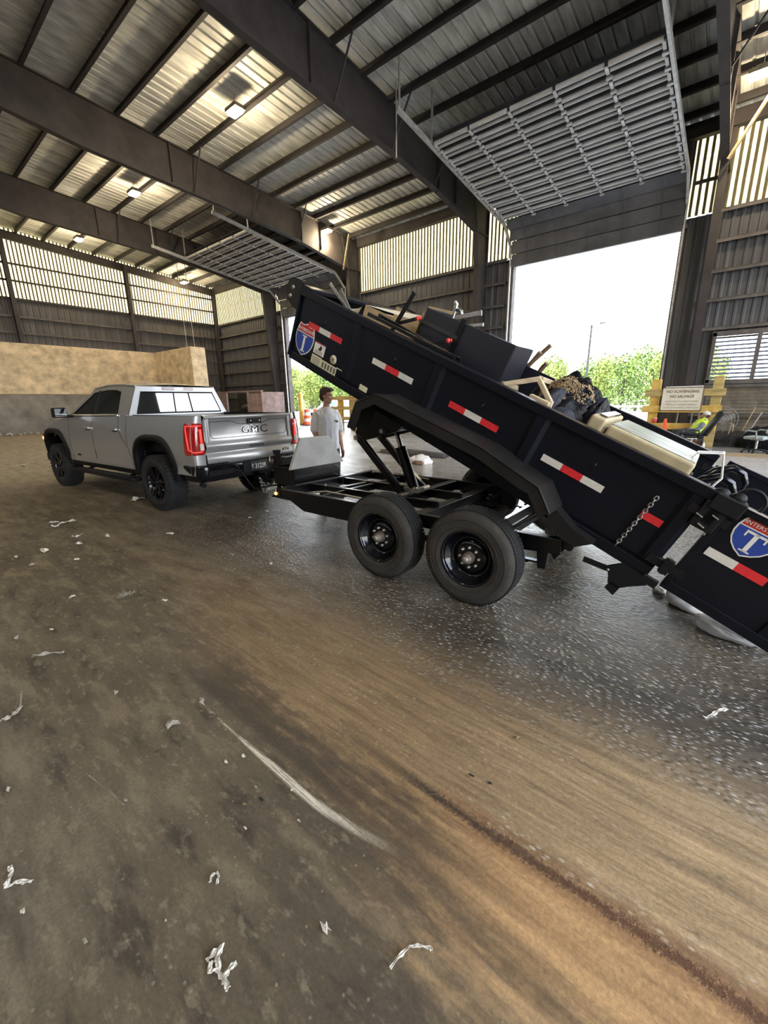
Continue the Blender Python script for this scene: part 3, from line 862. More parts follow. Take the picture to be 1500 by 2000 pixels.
for (x, y), lab in {
    (-13.35, 9.15): 'lit high bay lamp nearest, above the silver pickup truck',
    (-21.2, 9.2): 'lit high bay lamp in the middle bay, between two dark rafters',
    (-28.9, 9.3): 'lit high bay lamp nearest the yellow strip of the left end wall',
    (-17.0, 16.3): 'lit high bay lamp over the yellow strip beside the small door',
    (-32.0 + 0.9, 16.0): 'lit high bay lamp far off by the left corner of the hall',
    (-0.9, 16.6): 'lit high bay lamp at top right beside the right rafter'}.items():
    high_bay(x, y, roof_z(y) - 0.62, lab)
for x, lab in ((-13.35, 'in the second bay'), (-5.6, 'in the bay of the camera'), (3.4, 'in the open end bay')):
    high_bay(x, -5.5, roof_z(-5.5) - 0.62, 'high bay lamp on the roof behind the viewpoint, ' + lab)
# ================================================================ dump trailer
TX, TY = -1.9, 3.05
trailer = thing('dump_trailer', 'black tandem axle dump trailer with its loaded bed tipped up', 'trailer', (TX, TY, 0), R(1.5))
def T(x, w, z): return Vector((x - TX, w, z))           # x along the trailer (world-like), w lateral from the near side
TILT = R(25.0); cT, sT = math.cos(TILT), math.sin(TILT)
RBX, RBZ = -0.30, 0.47
def BF(u, w, v): return Vector((RBX - u * cT + v * sT - TX, w, RBZ + u * sT + v * cT))
BL, BW, BH = 3.83, 1.95, 0.65
bu, bv, bw = BF(1, 0, 0) - BF(0, 0, 0), BF(0, 0, 1) - BF(0, 0, 0), Vector((0, 1, 0))
BROT = Matrix((bu, bw, bv)).transposed()
def bbox(mb, u0, u1, w0, w1, v0, v1, mi=0):
    return mb.box(BF((u0 + u1) / 2, (w0 + w1) / 2, (v0 + v1) / 2), (u1 - u0, w1 - w0, v1 - v0), mi, BROT)
BP = M['black_paint']
bed = MB()
bbox(bed, 0, BL, 0.0, 0.03, 0.0, BH); bbox(bed, 0, BL, BW - 0.03, BW, 0.0, BH)
bbox(bed, BL - 0.03, BL, 0.0, BW, 0.0, BH + 0.02)
bbox(bed, 0, BL, 0.0, BW, 0.05, 0.08)
bed_o = bed.build('bed_box', BP, trailer, 0.004)
# top rails, floor channel, front shroud
b = MB(); bbox(b, 0, BL, -0.035, 0.05, BH - 0.06, BH + 0.008); b.build('top_rail', BP, bed_o, 0.006)
b = MB(); bbox(b, 0, BL, BW - 0.05, BW + 0.035, BH - 0.06, BH + 0.008); b.build('top_rail', BP, bed_o, 0.006)
b = MB(); bbox(b, BL - 0.14, BL + 0.02, -0.02, BW + 0.02, BH + 0.0, BH + 0.035); b.build('front_cap', BP, bed_o, 0.005)
b = MB(); bbox(b, 0.0, BL, -0.008, 0.06, -0.03, 0.05); b.build('floor_channel', BP, bed_o, 0.006)
b = MB()
for w in (0.50, 1.45): bbox(b, -0.02, BL - 0.05, w - 0.05, w + 0.05, -0.16, -0.0)
for k in range(9): bbox(b, 0.2 + k * 0.43, 0.26 + k * 0.43, 0.05, BW - 0.05, -0.05, 0.05)
b.build('underframe', M['black_frame'], bed_o)
# pressed stakes on the side
for u, wd in ((3.0, 0.13), (2.06, 0.13), (1.12, 0.13), (0.06, 0.12)):
    b = MB()
    b.prism([(u - wd / 2, 0.0), (u - wd / 2 + 0.03, -0.028), (u + wd / 2 - 0.03, -0.028), (u + wd / 2, 0.0)], lambda a, c, d: BF(a, c, d), 0.09, BH - 0.055)
    b.build('side_stake', BP, bed_o)
b = MB(); bbox(b, BL - 0.012, BL + 0.005, -0.03, 0.0, 0.0, BH); b.build('corner_post', BP, bed_o)
# ear plate at the front top corner
ear = [(0, -0.22), (0, 0.055), (0.17, 0.06), (0.235, 0.02), (0.25, -0.08), (0.20, -0.16), (0.12, -0.20)]
for w in (0.0, BW - 0.01):
    b = MB(); b.prism([(BL + a, BH + c) for a, c in ear], lambda a, c, d: BF(a, w + d, c), 0.0, 0.012)
    ep = b.build('tarp_bracket', M['rusty'] if False else M['fender'], bed_o)
    if w == 0.0:
        for (a, c) in ((0.155, -0.03), (0.175, -0.115)):
            q = MB(); q.lathe([(0.0, -0.004), (0.022, -0.004), (0.022, 0.0)], (0, 0, 0), 'y', 14); 
            oo = q.build('bracket_bolt', M['zinc'], bed_o); oo.location = BF(BL + a, -0.0, BH + c)
# reflective tape: six strips of three
def strip(u0, u1, v, cols, w=-0.004):
    n = len(cols); st = (u1 - u0) / n
    for i, c in enumerate(cols):
        b = MB(); bbox(b, u0 + st * i, u0 + st * (i + 1) * 1.0, w - 0.001, w + 0.002, v - 0.025, v + 0.025)
        b.build('reflective_tape', M['red_tape'] if c == 'r' else M['white_tape'], bed_o, label='red reflective tape' if c == 'r' else 'white reflective tape')
strip(3.645, 3.16, 0.375, 'rwr'); strip(2.74, 2.26, 0.362, 'wrw'); strip(1.855, 1.385, 0.352, 'rwr'); strip(0.99, 0.525, 0.337, 'wrw'); strip(0.255, 0.12, 0.325, 'r')
# road shield badge
def shield_pts(h):
    s = h / 1.0
    half = [(0.0, 0.50), (0.10, 0.445), (0.22, 0.43), (0.33, 0.465), (0.40, 0.33), (0.445, 0.16), (0.445, 0.0), (0.40, -0.16), (0.31, -0.30), (0.18, -0.41), (0.0, -0.50)]
    return [(x * s, y * s) for x, y in half] + [(-x * s, y * s) for x, y in reversed(half[1:-1])]
def shield(parent, cu, cv, h, fn, letter, wd=1.0):
    """fn(a, c, d): a to the right in the picture, c up, d out of the surface"""
    P = shield_pts(h)
    b = MB(); b.prism([(x * 1.0 * wd, y) for x, y in P], lambda a, c, d: fn(cu + a, cv + c, d), 0, 0.002); b.build('shield_border', M['decal_white'], parent)
    P2 = [(x * 0.92 * wd, y * 0.93) for x, y in P]
    low = [p for p in P2 if p[1] < h * 0.20]
    top = [p for p in P2 if p[1] >= h * 0.20]
    xr = 0.405 * h * wd
    left = sorted([p for p in low if p[0] < 0], key=lambda p: -p[1]); right = sorted([p for p in low if p[0] >= 0], key=lambda p: p[1])
    b = MB(); b.prism([(-xr, h * 0.17)] + left + right + [(xr, h * 0.17)], lambda a, c, d: fn(cu + a, cv + c, d), 0.002, 0.003); b.build('shield_field', M['decal_blue'], parent)
    tl = sorted([p for p in top], key=lambda p: p[0])
    b = MB(); b.prism([(-xr * 0.98, h * 0.20)] + tl + [(xr * 0.98, h * 0.20)], lambda a, c, d: fn(cu + a, cv + c, d), 0.002, 0.003); b.build('shield_top', M['decal_red'], parent)
    # serif letter
    b = MB(); q = h * 0.5 / 2; z0 = -0.12 * h
    def rect(x0, x1, y0, y1): b.prism([(x0, y0), (x1, y0), (x1, y1), (x0, y1)], lambda a, c, d: fn(cu + a * wd, cv + z0 + c, d), 0.003, 0.0045)
    rect(-0.045 * h, 0.045 * h, -q, q)
    rect(-0.11 * h, 0.11 * h, -q, -q + 0.035 * h)
    if letter == 'I': rect(-0.11 * h, 0.11 * h, q - 0.035 * h, q)
    else:
        rect(-0.2 * h, 0.2 * h, q - 0.055 * h, q)
        for s in (-1, 1): rect(s * 0.2 * h - 0.018 * h, s * 0.2 * h + 0.018 * h, q - 0.15 * h, q)
    b.build('shield_letter', M['decal_white'], parent)
    o_, xd, yd = fn(cu, cv + 0.285 * h, 0.004), fn(1, 0, 0) - fn(0, 0, 0), fn(0, 1, 0) - fn(0, 0, 0)
    text('INTERSTATE', h * 0.135, M['decal_white'], parent, o_, xd, yd, 0.001, 0.0, 'shield_lettering', sx=0.98 * wd)
FNB = lambda a, c, d: BF(3.66 - a, -d - 0.001, c)
shield(bed_o, 0.0, 0.215, 0.315, FNB, 'I', 0.98)
# paper decals
def decal(u0, u1, v0, v1, mt, nm='decal', d=0.003):
    b = MB(); bbox(b, u1, u0, -d, -d + 0.002, v0, v1); return b.build(nm, mt, bed_o)
decal(3.50, 3.345, 0.15, 0.262, M['decal_white'], 'warning_decal')
decal(3.505, 3.36, 0.045, 0.135, M['decal_cream'], 'instruction_decal')
decal(3.36, 3.135, 0.045, 0.128, M['decal_cream'], 'instruction_decal')
decal(3.50, 3.345, 0.253, 0.262, M['decal_red'], 'warning_band', 0.0045)
for k in range(5): decal(3.34 - k * 0.042, 3.315 - k * 0.042, 0.06, 0.115, M['ink_grey'], 'printed_block', 0.0045)
for k in range(4): decal(3.49, 3.375, 0.06 + 0.017 * k, 0.066 + 0.017 * k, M['ink_grey'], 'printed_line', 0.0045)
for k in range(2): decal(3.48, 3.37, 0.16 + 0.017 * k, 0.166 + 0.017 * k, M['ink_grey'], 'printed_line', 0.0045)
b = MB(); b.prism([(3.44, 0.20), (3.40, 0.19), (3.385, 0.225), (3.41, 0.245), (3.425, 0.215)], lambda a, c, d: BF(a, -d, c), 0.003, 0.0045); b.build('warning_symbol', M['ink'], bed_o)
b = MB(); b.lathe([(0.0, 0.0), (0.043, 0.0), (0.043, 0.002), (0.0, 0.002)], (0, 0, 0), 'y', 20); o = b.build('round_decal', M['decal_cream'], bed_o); o.location = BF(3.205, -0.005, 0.185)
b = MB(); b.box((0, 0, 0), (0.05, 0.002, 0.008)); b.box((0, 0, 0), (0.008, 0.002, 0.05)); o = b.build('round_decal_mark', M['ink_grey'], bed_o); o.location = BF(3.205, -0.009, 0.185)
decal(3.14, 3.06, 0.128, 0.136, M['decal_white'], 'small_decal')
decal(2.80, 2.70, 0.065, 0.115, M['decal_cream'], 'small_decal')
# tarp hooks along the side
for u in (3.42, 2.5, 1.58, 0.66):
    b = MB(); b.tube([BF(u, -0.002, 0.44), BF(u, -0.03, 0.435), BF(u - 0.01, -0.035, 0.46), BF(u - 0.012, -0.02, 0.475)], 0.005, 6); b.build('tarp_hook', M['black_frame'], bed_o)
# hanging chain of real links
def chain(a, c, parent, n=None, r=0.0042, L=0.034, mt='zinc', sag=0.0):
    a, c = Vector(a), Vector(c); D = (c - a); n = n or max(2, int(D.length / (L * 0.72)))
    d = D.normalized(); up = Vector((0, 1, 0)); s1 = d.cross(up).normalized(); s2 = d.cross(s1)
    b = MB()
    for i in range(n):
        t = (i + 0.5) / n; p = a + D * t + Vector((0, 0, -sag * 4 * t * (1 - t)))
        s = s1 if i % 2 == 0 else s2
        ring = []
        for k in range(10):
            th = 2 * math.pi * k / 10
            ring.append(p + d * (math.cos(th) * L * 0.5) + s * (math.sin(th) * L * 0.32))
        b.tube(ring, r, 5, 0, False, True, True)
    return b.build('safety_chain', M[mt], parent)
chain(BF(0.235, -0.025, 0.47), BF(0.26, -0.02, 0.06), bed_o)
# ---- tandem fender (moves with the bed)
FP = [(-2.68, 1.38), (-2.575, 1.59), (-2.35, 1.655), (-1.39, 1.27), (-1.04, 1.07), (-0.965, 1.03), (-0.88, 0.86)]
fd = MB()
th = 0.012
fd.grid([[T(x, w, z) for x, z in FP] for w in (-0.31, 0.0)], smooth=False)
fd.grid([[T(x - 0.006, w, z - th) for x, z in FP] for w in (-0.31, 0.0)], smooth=False)
# outer valance follows the curve
def off(P, d):
    out = []
    for i, (x, z) in enumerate(P):
        a = P[max(i - 1, 0)]; c = P[min(i + 1, len(P) - 1)]
        dx, dz = c[0] - a[0], c[1] - a[1]; l = math.hypot(dx, dz)
        out.append((x + dz / l * d, z - dx / l * d))
    return out
Q = off(FP, 0.085)
fd.grid([[T(x, -0.31, z) for x, z in FP], [T(x, -0.31, z) for x, z in Q]], smooth=False)
fd.grid([[T(x, -0.30, z) for x, z in FP], [T(x, -0.30, z) for x, z in Q]], smooth=False)
fd.build('fender', M['fender'], trailer)
b = MB(); b.tube([T(x, -0.31, z) for x, z in FP], 0.008, 6); b.build('fender_edge', M['fender'], trailer)
b = MB()       # rub rail from the fender back to the tail
b.prism([(-0.93, 0.90), (-0.90, 0.86), (-0.76, 0.715), (-0.63, 0.645), (-0.74, 0.60), (-0.84, 0.64), (-0.95, 0.74)], lambda a, c, d: T(a, d, c), -0.12, 0.0); b.build('fender_gusset', M['fender'], trailer)
FP2 = [(x, z) for x, z in FP]
fd = MB(); fd.grid([[T(x, w, z) for x, z in FP2] for w in (BW, BW + 0.31)], smooth=False)
fd.grid([[T(x, BW + 0.31, z) for x, z in FP], [T(x, BW + 0.31, z) for x, z in Q]], smooth=False); fd.build('fender', M['fender'], trailer)
# ---- chassis frame
BFm = M['black_frame']
chas = empty('chassis', parent=trailer)
def rail(name, a, c, w=0.06, h=0.125, parent=None):
    b = MB(); b.bar(T(*a), T(*c), w, h); return b.build(name, BFm, parent or chas, 0.006)
ZT = 0.57; h = 0.125; zc = ZT - h / 2
rail('frame_rail', (-4.27, 0.10, zc), (-0.88, 0.10, zc)); rail('frame_rail', (-4.22, 1.80, zc), (-0.88, 1.80, zc))
rail('frame_rail', (-4.20, 0.60, zc), (-2.3, 0.66, zc), 0.05, 0.10); rail('frame_rail', (-4.15, 1.16, zc), (-2.3, 1.18, zc), 0.05, 0.10)
rail('front_crossmember', (-4.24, 0.07, zc), (-4.19, 1.83, zc), 0.07)
rail('crossmember', (-2.80, 0.12, zc + 0.0), (-2.74, 1.78, zc), 0.10, 0.12)
rail('crossmember', (-2.32, 0.12, zc - 0.05), (-2.32, 1.78, zc - 0.05), 0.12, 0.10)
for x in (-3.6, -1.5, -0.95): rail('crossmember', (x, 0.12, zc - 0.01), (x, 1.78, zc - 0.01), 0.05, 0.09)
rail('crossmember', (-3.75, 0.62, zc), (-3.72, 1.15, zc), 0.05, 0.08)
b = MB(); b.tube([T(-1.48, -0.08, 0.39), T(-1.48, 1.98, 0.39)], 0.045, 10); b.tube([T(-2.38, -0.08, 0.39), T(-2.38, 1.98, 0.39)], 0.045, 10); b.build('axle', BFm, chas)
for w in (0.12, 1.78):
    for x in (-2.85, -1.93, -1.02):
        b = MB(); b.prism([(x - .05, 0.5), (x + .05, 0.5), (x + .03, 0.30), (x - .03, 0.30)], lambda a, c, d: T(a, d, c), w - 0.03, w + 0.03); b.build('spring_hanger', BFm, chas)
    for xc in (-2.38, -1.48):
        b = MB()
        for k in range(4): b.bar(T(xc - 0.42 + 0.07 * k, w, 0.345 - 0.014 * k), T(xc + 0.42 - 0.07 * k, w, 0.345 - 0.014 * k), 0.05, 0.0145)
        b.build('leaf_spring', BFm, chas)
b = MB()       # side gusset and box under the front of the near rail
b.prism([(-4.05, 0.45), (-3.80, 0.345), (-2.6, 0.345), (-2.6, 0.45)], lambda a, c, d: T(a, d, c), 0.08, 0.13); b.build('side_skirt', BFm, chas)
b = MB(); b.prism([(-1.35, 0.50), (-0.88, 0.565), (-0.80, 0.51), (-0.86, 0.49), (-0.93, 0.39), (-0.96, 0.44), (-1.30, 0.415)], lambda a, c, d: T(a, d, c), 0.10, 0.2); b.build('tail_bracket', BFm, chas)
b = MB(); b.tube([T(-0.82, 0.05, 0.53), T(-0.82, 1.85, 0.53)], 0.03, 10); b.build('hinge_shaft', BFm, chas)
b = MB(); b.bar(T(-1.02, 0.25, 0.56), T(-0.95, 0.95, 0.84), 0.09, 0.05); b.build('bed_prop', M['alu'], chas, label='pale steel bed prop')
# marker lamp
b = MB(); b.ball(T(-4.27, 0.055, 0.508), (0.022, 0.016, 0.018), 10); b.build('marker_lamp', M['amber'], chas, label='lit amber marker lamp')
b = MB(); b.box(T(-4.25, 0.062, 0.508), (0.075, 0.01, 0.05)); b.build('marker_lamp_base', M['black_matte'], chas)
# brake line bits on the frame
b = MB(); b.tube([T(-4.1, 1.72, 0.555), T(-4.0, 1.70, 0.575), T(-3.8, 1.72, 0.565), T(-3.5, 1.74, 0.575), T(-3.1, 1.74, 0.55)], 0.01, 6)
for x in (-3.9, -3.72, -3.5): b.ball(T(x, 1.72, 0.58), 0.018, 8)
b.build('hydraulic_hose', M['zinc'], chas)
b = MB(); b.tube([T(-4.0, 0.3, 0.5), T(-3.7, 0.36, 0.55), T(-3.2, 0.42, 0.52), T(-2.8, 0.40, 0.5)], 0.012, 6); b.ball(T(-3.85, 0.5, 0.585), 0.02, 8); b.build('hydraulic_hose', M['zinc'], chas)
# ---- tongue, coupler and jack
tong = empty('tongue', parent=trailer)
CXP = (-5.33, 0.86)
rail('tongue_beam', (-4.22, 0.35, 0.49), (CXP[0] + .12, CXP[1] - 0.05, 0.50), 0.06, 0.12, tong); rail('tongue_beam', (-4.22, 1.42, 0.49), (CXP[0] + .12, CXP[1] + 0.05, 0.50), 0.06, 0.12, tong)
b = MB(); b.bar(T(CXP[0] + .25, CXP[1], 0.53), T(CXP[0] - .06, CXP[1], 0.53), 0.11, 0.11); b.ball(T(CXP[0] - .08, CXP[1], 0.54), (0.075, 0.07, 0.06), 12); b.bar(T(CXP[0] + 0.15, CXP[1], 0.62), T(CXP[0] - 0.02, CXP[1], 0.70), 0.03, 0.02); b.build('coupler', BFm, tong)
b = MB(); b.bar(T(-4.93, 0.62, 0.50), T(-4.93, 0.62, 0.93), 0.07, 0.07); b.tube([T(-4.93, 0.62, 0.50), T(-4.93, 0.62, 0.30)], 0.03, 10); b.box(T(-4.93, 0.62, 0.29), (0.16, 0.16, 0.02)); b.bar(T(-4.93, 0.62, 0.93), T(-4.93, 0.62, 0.95), 0.08, 0.08); b.build('jack', M['black_matte'], tong)
b = MB(); b.tube([T(-4.93, 0.58, 0.88), T(-4.93, 0.50, 0.88), T(-4.93, 0.49, 0.80)], 0.01, 6); b.build('jack_crank', M['zinc'], tong)
for w0, w1, dx in ((0.72, 0.70, 0), (0.98, 1.02, 0.02)):
    c = chain(T(-5.0 + dx, w0, 0.44), T(-5.5, w1, 0.50), tong, 20, 0.007, 0.05, 'chrome', 0.16)
c = chain(T(-5.15, 0.6, 0.47), T(-5.45, 0.66, 0.52), tong, 13, 0.007, 0.05, 'chrome', 0.20)
b = MB(); pts = [T(-5.55, 0.34, 0.66), T(-5.50, 0.42, 0.60), T(-5.42, 0.46, 0.45), T(-5.35, 0.5, 0.36), T(-5.2, 0.56, 0.40), T(-4.9, 0.6, 0.46)]
b.tube(pts, 0.012, 6); b.build('wiring_cable', M['black_matte'], tong)
# ---- pump box with its lid up
pb = MB()
x0, x1, w0, w1, z0, z1 = -4.86, -4.44, 0.50, 1.36, 0.50, 0.745
pb.box(T((x0 + x1) / 2, (w0 + w1) / 2, z0 + .01), (x1 - x0, w1 - w0, 0.02))
for x in (x0, x1): pb.box(T(x, (w0 + w1) / 2, (z0 + z1) / 2), (0.012, w1 - w0, z1 - z0))
for w in (w0, w1): pb.box(T((x0 + x1) / 2, w, (z0 + z1) / 2), (x1 - x0, 0.012, z1 - z0))
pbo = pb.build('pump_box', BFm, trailer, 0.004)
b = MB(); b.prism([(0.42, 0.735), (1.43, 0.735), (1.19, 1.135), (0.66, 1.135)], lambda a, c, d: T(-4.42 + d - (c - 0.735) * 0.12, a, c), 0.0, 0.012); b.build('box_lid', M['alu'], pbo, 0.003, label='bare grey steel lid standing open')
b = MB(); b.bar(T(-4.425, 0.42, 0.735), T(-4.47, 0.66, 1.135), 0.02, 0.02); b.build('lid_flange', M['alu'], pbo)
b = MB(); b.box(T(-4.7, 0.95, 0.60), (0.2, 0.3, 0.18)); b.tube([T(-4.62, 0.75, 0.62), T(-4.62, 0.75, 0.74)], 0.05, 10); b.build('pump_unit', M['dark_junk'], pbo)
b = MB(); b.tube([T(-4.43, 1.24, 0.70), T(-4.405, 1.28, 0.70), T(-4.40, 1.30, 0.67)], 0.008, 6); b.build('box_latch', M['zinc'], pbo)
# ---- hoist: twin arms, cylinder and hanger plate
hoist = empty('hoist', parent=trailer)
for w in (0.72, 1.16):
    b = MB(); b.bar(T(-3.45 - (w - .72) * .1, w, 1.17), T(-2.83, w + 0.02, 0.55), 0.05, 0.085, up=(1, 0, 0)); b.build('lift_arm', BFm, hoist, 0.006)
    b = MB(); b.prism([(-3.46, 1.16), (-3.50, 1.24), (-3.20, 1.72), (-2.55, 1.50), (-2.90, 1.26), (-3.36, 1.15)], lambda a, c, d: T(a, d, c), w - 0.02, w + 0.02); b.build('upper_arm_plate', BFm, hoist)
for x, z, r_ in ((-3.45, 1.18, 0.03), (-3.06, 1.27, 0.025), (-2.8, 0.56, 0.03)):
    b = MB(); b.tube([T(x, 0.64, z), T(x, 1.24, z)], r_, 10); b.build('pivot_pin', M['zinc'], hoist)
b = MB(); b.tube([T(-2.80, 0.92, 0.60), T(-2.985, 0.92, 1.055)], 0.062, 18); b.tube([T(-2.985, 0.92, 1.055), T(-2.99, 0.92, 1.07)], 0.066, 18); cy = b.build('lift_cylinder', BFm, hoist)
b = MB(); b.tube([T(-2.98, 0.92, 1.05), T(-3.06, 0.92, 1.27)], 0.028, 14); b.build('cylinder_rod', M['chrome'], cy, label='polished cylinder rod')
b = MB()
for dx in (-0.05, 0.05): b.lathe([(0.0, 0), (0.03, 0), (0.03, 0.03), (0.0, 0.03)], T(-2.80 + dx, 0.86, 0.60), 'y', 8)
b.box(T(-2.80, 0.92, 0.585), (0.2, 0.14, 0.05)); b.build('cylinder_foot', M['zinc'], cy)
# ---- wheels
def trailer_wheel():
    w_ = empty('wheel')
    W2 = 0.235
    prof = [(0.225, 0.012), (0.250, 0.0), (0.30, -0.012 + .006), (0.345, 0.0), (0.372, 0.018), (0.386, 0.045), (0.391, 0.08), (0.392, 0.1175), (0.391, 0.155), (0.386, 0.19), (0.372, 0.217), (0.345, 0.235), (0.30, 0.241), (0.25, 0.235), (0.225, 0.222)]
    b = MB(); b.lathe(prof, (0, 0, 0), 'y', 56)
    b.lathe([(0.318, -0.0075), (0.322, -0.011), (0.326, -0.0075)], (0, 0, 0), 'y', 56); b.lathe([(0.262, -0.004), (0.266, -0.008), (0.270, -0.005)], (0, 0, 0), 'y', 56)
    t_ = b.build('tyre', M['rubber'], w_)
    g = MB()     # tread blocks: three ribs of notched blocks
    for k in range(84):
        th = 2 * math.pi * k / 84
        for yy, dt in ((0.055, 0.0), (0.100, 0.4), (0.140, 0.0), (0.185, 0.4)):
            a = th + dt * 2 * math.pi / 84
            c, s = math.cos(a), math.sin(a)
            rot = Matrix(((c, 0, s), (0, 1, 0), (-s, 0, c)))
            g.box(Vector((math.sin(a) * 0.390, yy, math.cos(a) * 0.390)), (0.023, 0.036, 0.010), 0, rot)
    o_ = g.build('tyre_tread', M['rubber_dark'], w_); o_['kind'] = 'stuff'
    b = MB()
    b.lathe([(0.226, 0.014), (0.232, 0.006), (0.222, 0.004), (0.212, 0.022), (0.205, 0.045), (0.178, 0.060), (0.172, 0.085), (0.150, 0.100), (0.148, 0.088), (0.128, 0.070), (0.095, 0.062), (0.060, 0.062), (0.05, 0.066)], (0, 0, 0), 'y', 40)
    b.build('rim', M['rim_black'], w_)
    for k in range(8):
        a = 2 * math.pi * k / 8
        q = MB(); q.lathe([(0.0, -0.022), (0.009, -0.02), (0.012, -0.012), (0.013, 0.0), (0.016, 0.002)], (0, 0, 0), 'y', 8)
        nut = q.build('lug_nut', M['zinc'], w_); nut.location = (math.cos(a) * 0.082, 0.062, math.sin(a) * 0.082)
    b = MB(); b.lathe([(0.0, -0.016), (0.020, -0.015), (0.030, -0.008), (0.034, 0.0), (0.042, 0.005), (0.046, 0.03), (0.050, 0.064)], (0, 0, 0), 'y', 20)
    b.build('hub', M['hub'], w_, label='dusty brown grease hub')
    b = MB(); b.lathe([(0.0, -0.021), (0.022, -0.019), (0.027, -0.012), (0.022, -0.008)], (0, 0, 0), 'y', 16); b.build('hub_cap', M['zinc'], w_)
    return w_
wh = trailer_wheel(); wh.parent = trailer; wh.location = T(-1.48, -0.30, 0.392)
for (x, w, flip) in ((-2.38, -0.30, False), (-1.48, BW + 0.28, True), (-2.38, BW + 0.28, True)):
    c = copy_tree(wh, trailer); c.location = T(x, w, 0.392)
    c.rotation_euler = (0, R(23), R(180)) if flip else (0, R(31), 0)
# ---- rear barn doors swung straight back
def gate(w, near):
    g = MB(); bbox(g, -1.10, -0.085, w - 0.012, w + 0.012, 0.0, BH - 0.01); go = g.build('tailgate_door', BP, trailer, 0.003)
    b = MB()
    s = -1 if near else 1
    wo = w - 0.03 if near else w - 0.02
    bbox(b, -1.10, -0.085, wo, wo + 0.05, BH - 0.045, BH); bbox(b, -1.10, -0.085, wo, wo + 0.05, -0.02, 0.045)
    bbox(b, -0.125, -0.085, wo, wo + 0.05, 0.0, BH); bbox(b, -1.10, -1.06, wo, wo + 0.05, 0.0, BH); bbox(b, -0.73, -0.62, wo + 0.005, wo + 0.045, 0.0, BH)
    b.build('door_frame', BP, go, 0.004)
    for v in (0.12, 0.52):
        b = MB(); bbox(b, -0.15, 0.07, w - 0.035, w + 0.02, v - 0.035, v + 0.02); b.tube([BF(-0.045, w - 0.03, v - 0.06), BF(-0.045, w - 0.03, v + 0.05)], 0.02, 10); bbox(b, -0.075, -0.02, w - 0.05, w + 0.01, v - 0.055, v + 0.04)
        b.build('hinge', M['black_matte'], go)
    if near:
        for c, u0, u1 in (('w', -0.15, -0.315), ('r', -0.315, -0.475)):
            b = MB(); bbox(b, u1, u0, w - 0.016, w - 0.0135, 0.298, 0.352); b.build('reflective_tape', M['red_tape'] if c == 'r' else M['white_tape'], go, label='red reflective tape' if c == 'r' else 'white reflective tape')
        fn = lambda a, c, d: BF(-0.29 - a, w - 0.0135 - d, c)
        shield(go, 0.0, 0.51, 0.25, fn, 'T', 1.0)
        b = MB(); bbox(b, -1.10, -0.085, w - 0.034, w - 0.031, BH - 0.006, BH + 0.002); bbox(b, -0.09, -0.084, w - 0.034, w - 0.031, 0.40, BH); b.build('bare_edge', M['white_tape'], go)
    return go
gate(0.0, True); gate(BW, False)
# rear corner clutter: ratchet box, coiled strap ring, hinge lug
b = MB()
bbox(b, -0.11, 0.02, -0.05, 0.06, 0.42, 0.60); bbox(b, -0.16, 0.0, -0.06, 0.05, 0.56, 0.66); b.ball(BF(-0.02, 0.0, 0.645), (0.05, 0.04, 0.04), 10); b.ball(BF(-0.10, 0.0, 0.665), (0.045, 0.04, 0.035), 10)
b.build('corner_ratchet', M['black_matte'], trailer, 0.008)
b = MB(); ring = [BF(-0.155 + 0.07 * math.cos(a), 0.01, 0.675 + 0.07 * math.sin(a)) for a in [2 * math.pi * k / 20 for k in range(20)]]
b.tube(ring, 0.010, 6, 0, False, True, True); b.build('strap_ring', M['black_matte'], trailer)
b = MB()
for (u, v) in ((0.02, 0.50), (-0.02, 0.45), (-0.05, 0.53)): b.tube([BF(u, -0.055, v), BF(u - 0.04, -0.06, v - 0.008)], 0.006, 6)
b.build('ratchet_handle', M['chrome'], trailer)
# tailgate latch under the rear corner
lt = MB()
lt.bar(BF(0.37, -0.03, -0.145), BF(0.19, -0.03, -0.105), 0.02, 0.035)
lt.prism([(0.22, -0.09), (0.18, -0.15), (0.16, -0.19), (0.09, -0.19), (0.05, -0.14), (0.0, -0.09), (-0.03, -0.06), (0.0, -0.02), (0.16, -0.02)], lambda a, c, d: BF(a, d, c), -0.045, -0.015)
lt.prism([(0.15, -0.17), (0.155, -0.235), (0.085, -0.25), (0.08, -0.17)], lambda a, c, d: BF(a, d, c), -0.045, -0.01)
bbox(lt, -0.075, 0.02, -0.04, 0.0, -0.055, -0.005)
lt.build('tailgate_latch', M['black_matte'], trailer)
b = MB(); b.lathe([(0.0, 0.0), (0.009, 0.0), (0.009, 0.006)], (0, 0, 0), 'y', 10); o = b.build('latch_pin', M['zinc'], trailer); o.location = BF(0.205, -0.052, -0.108)
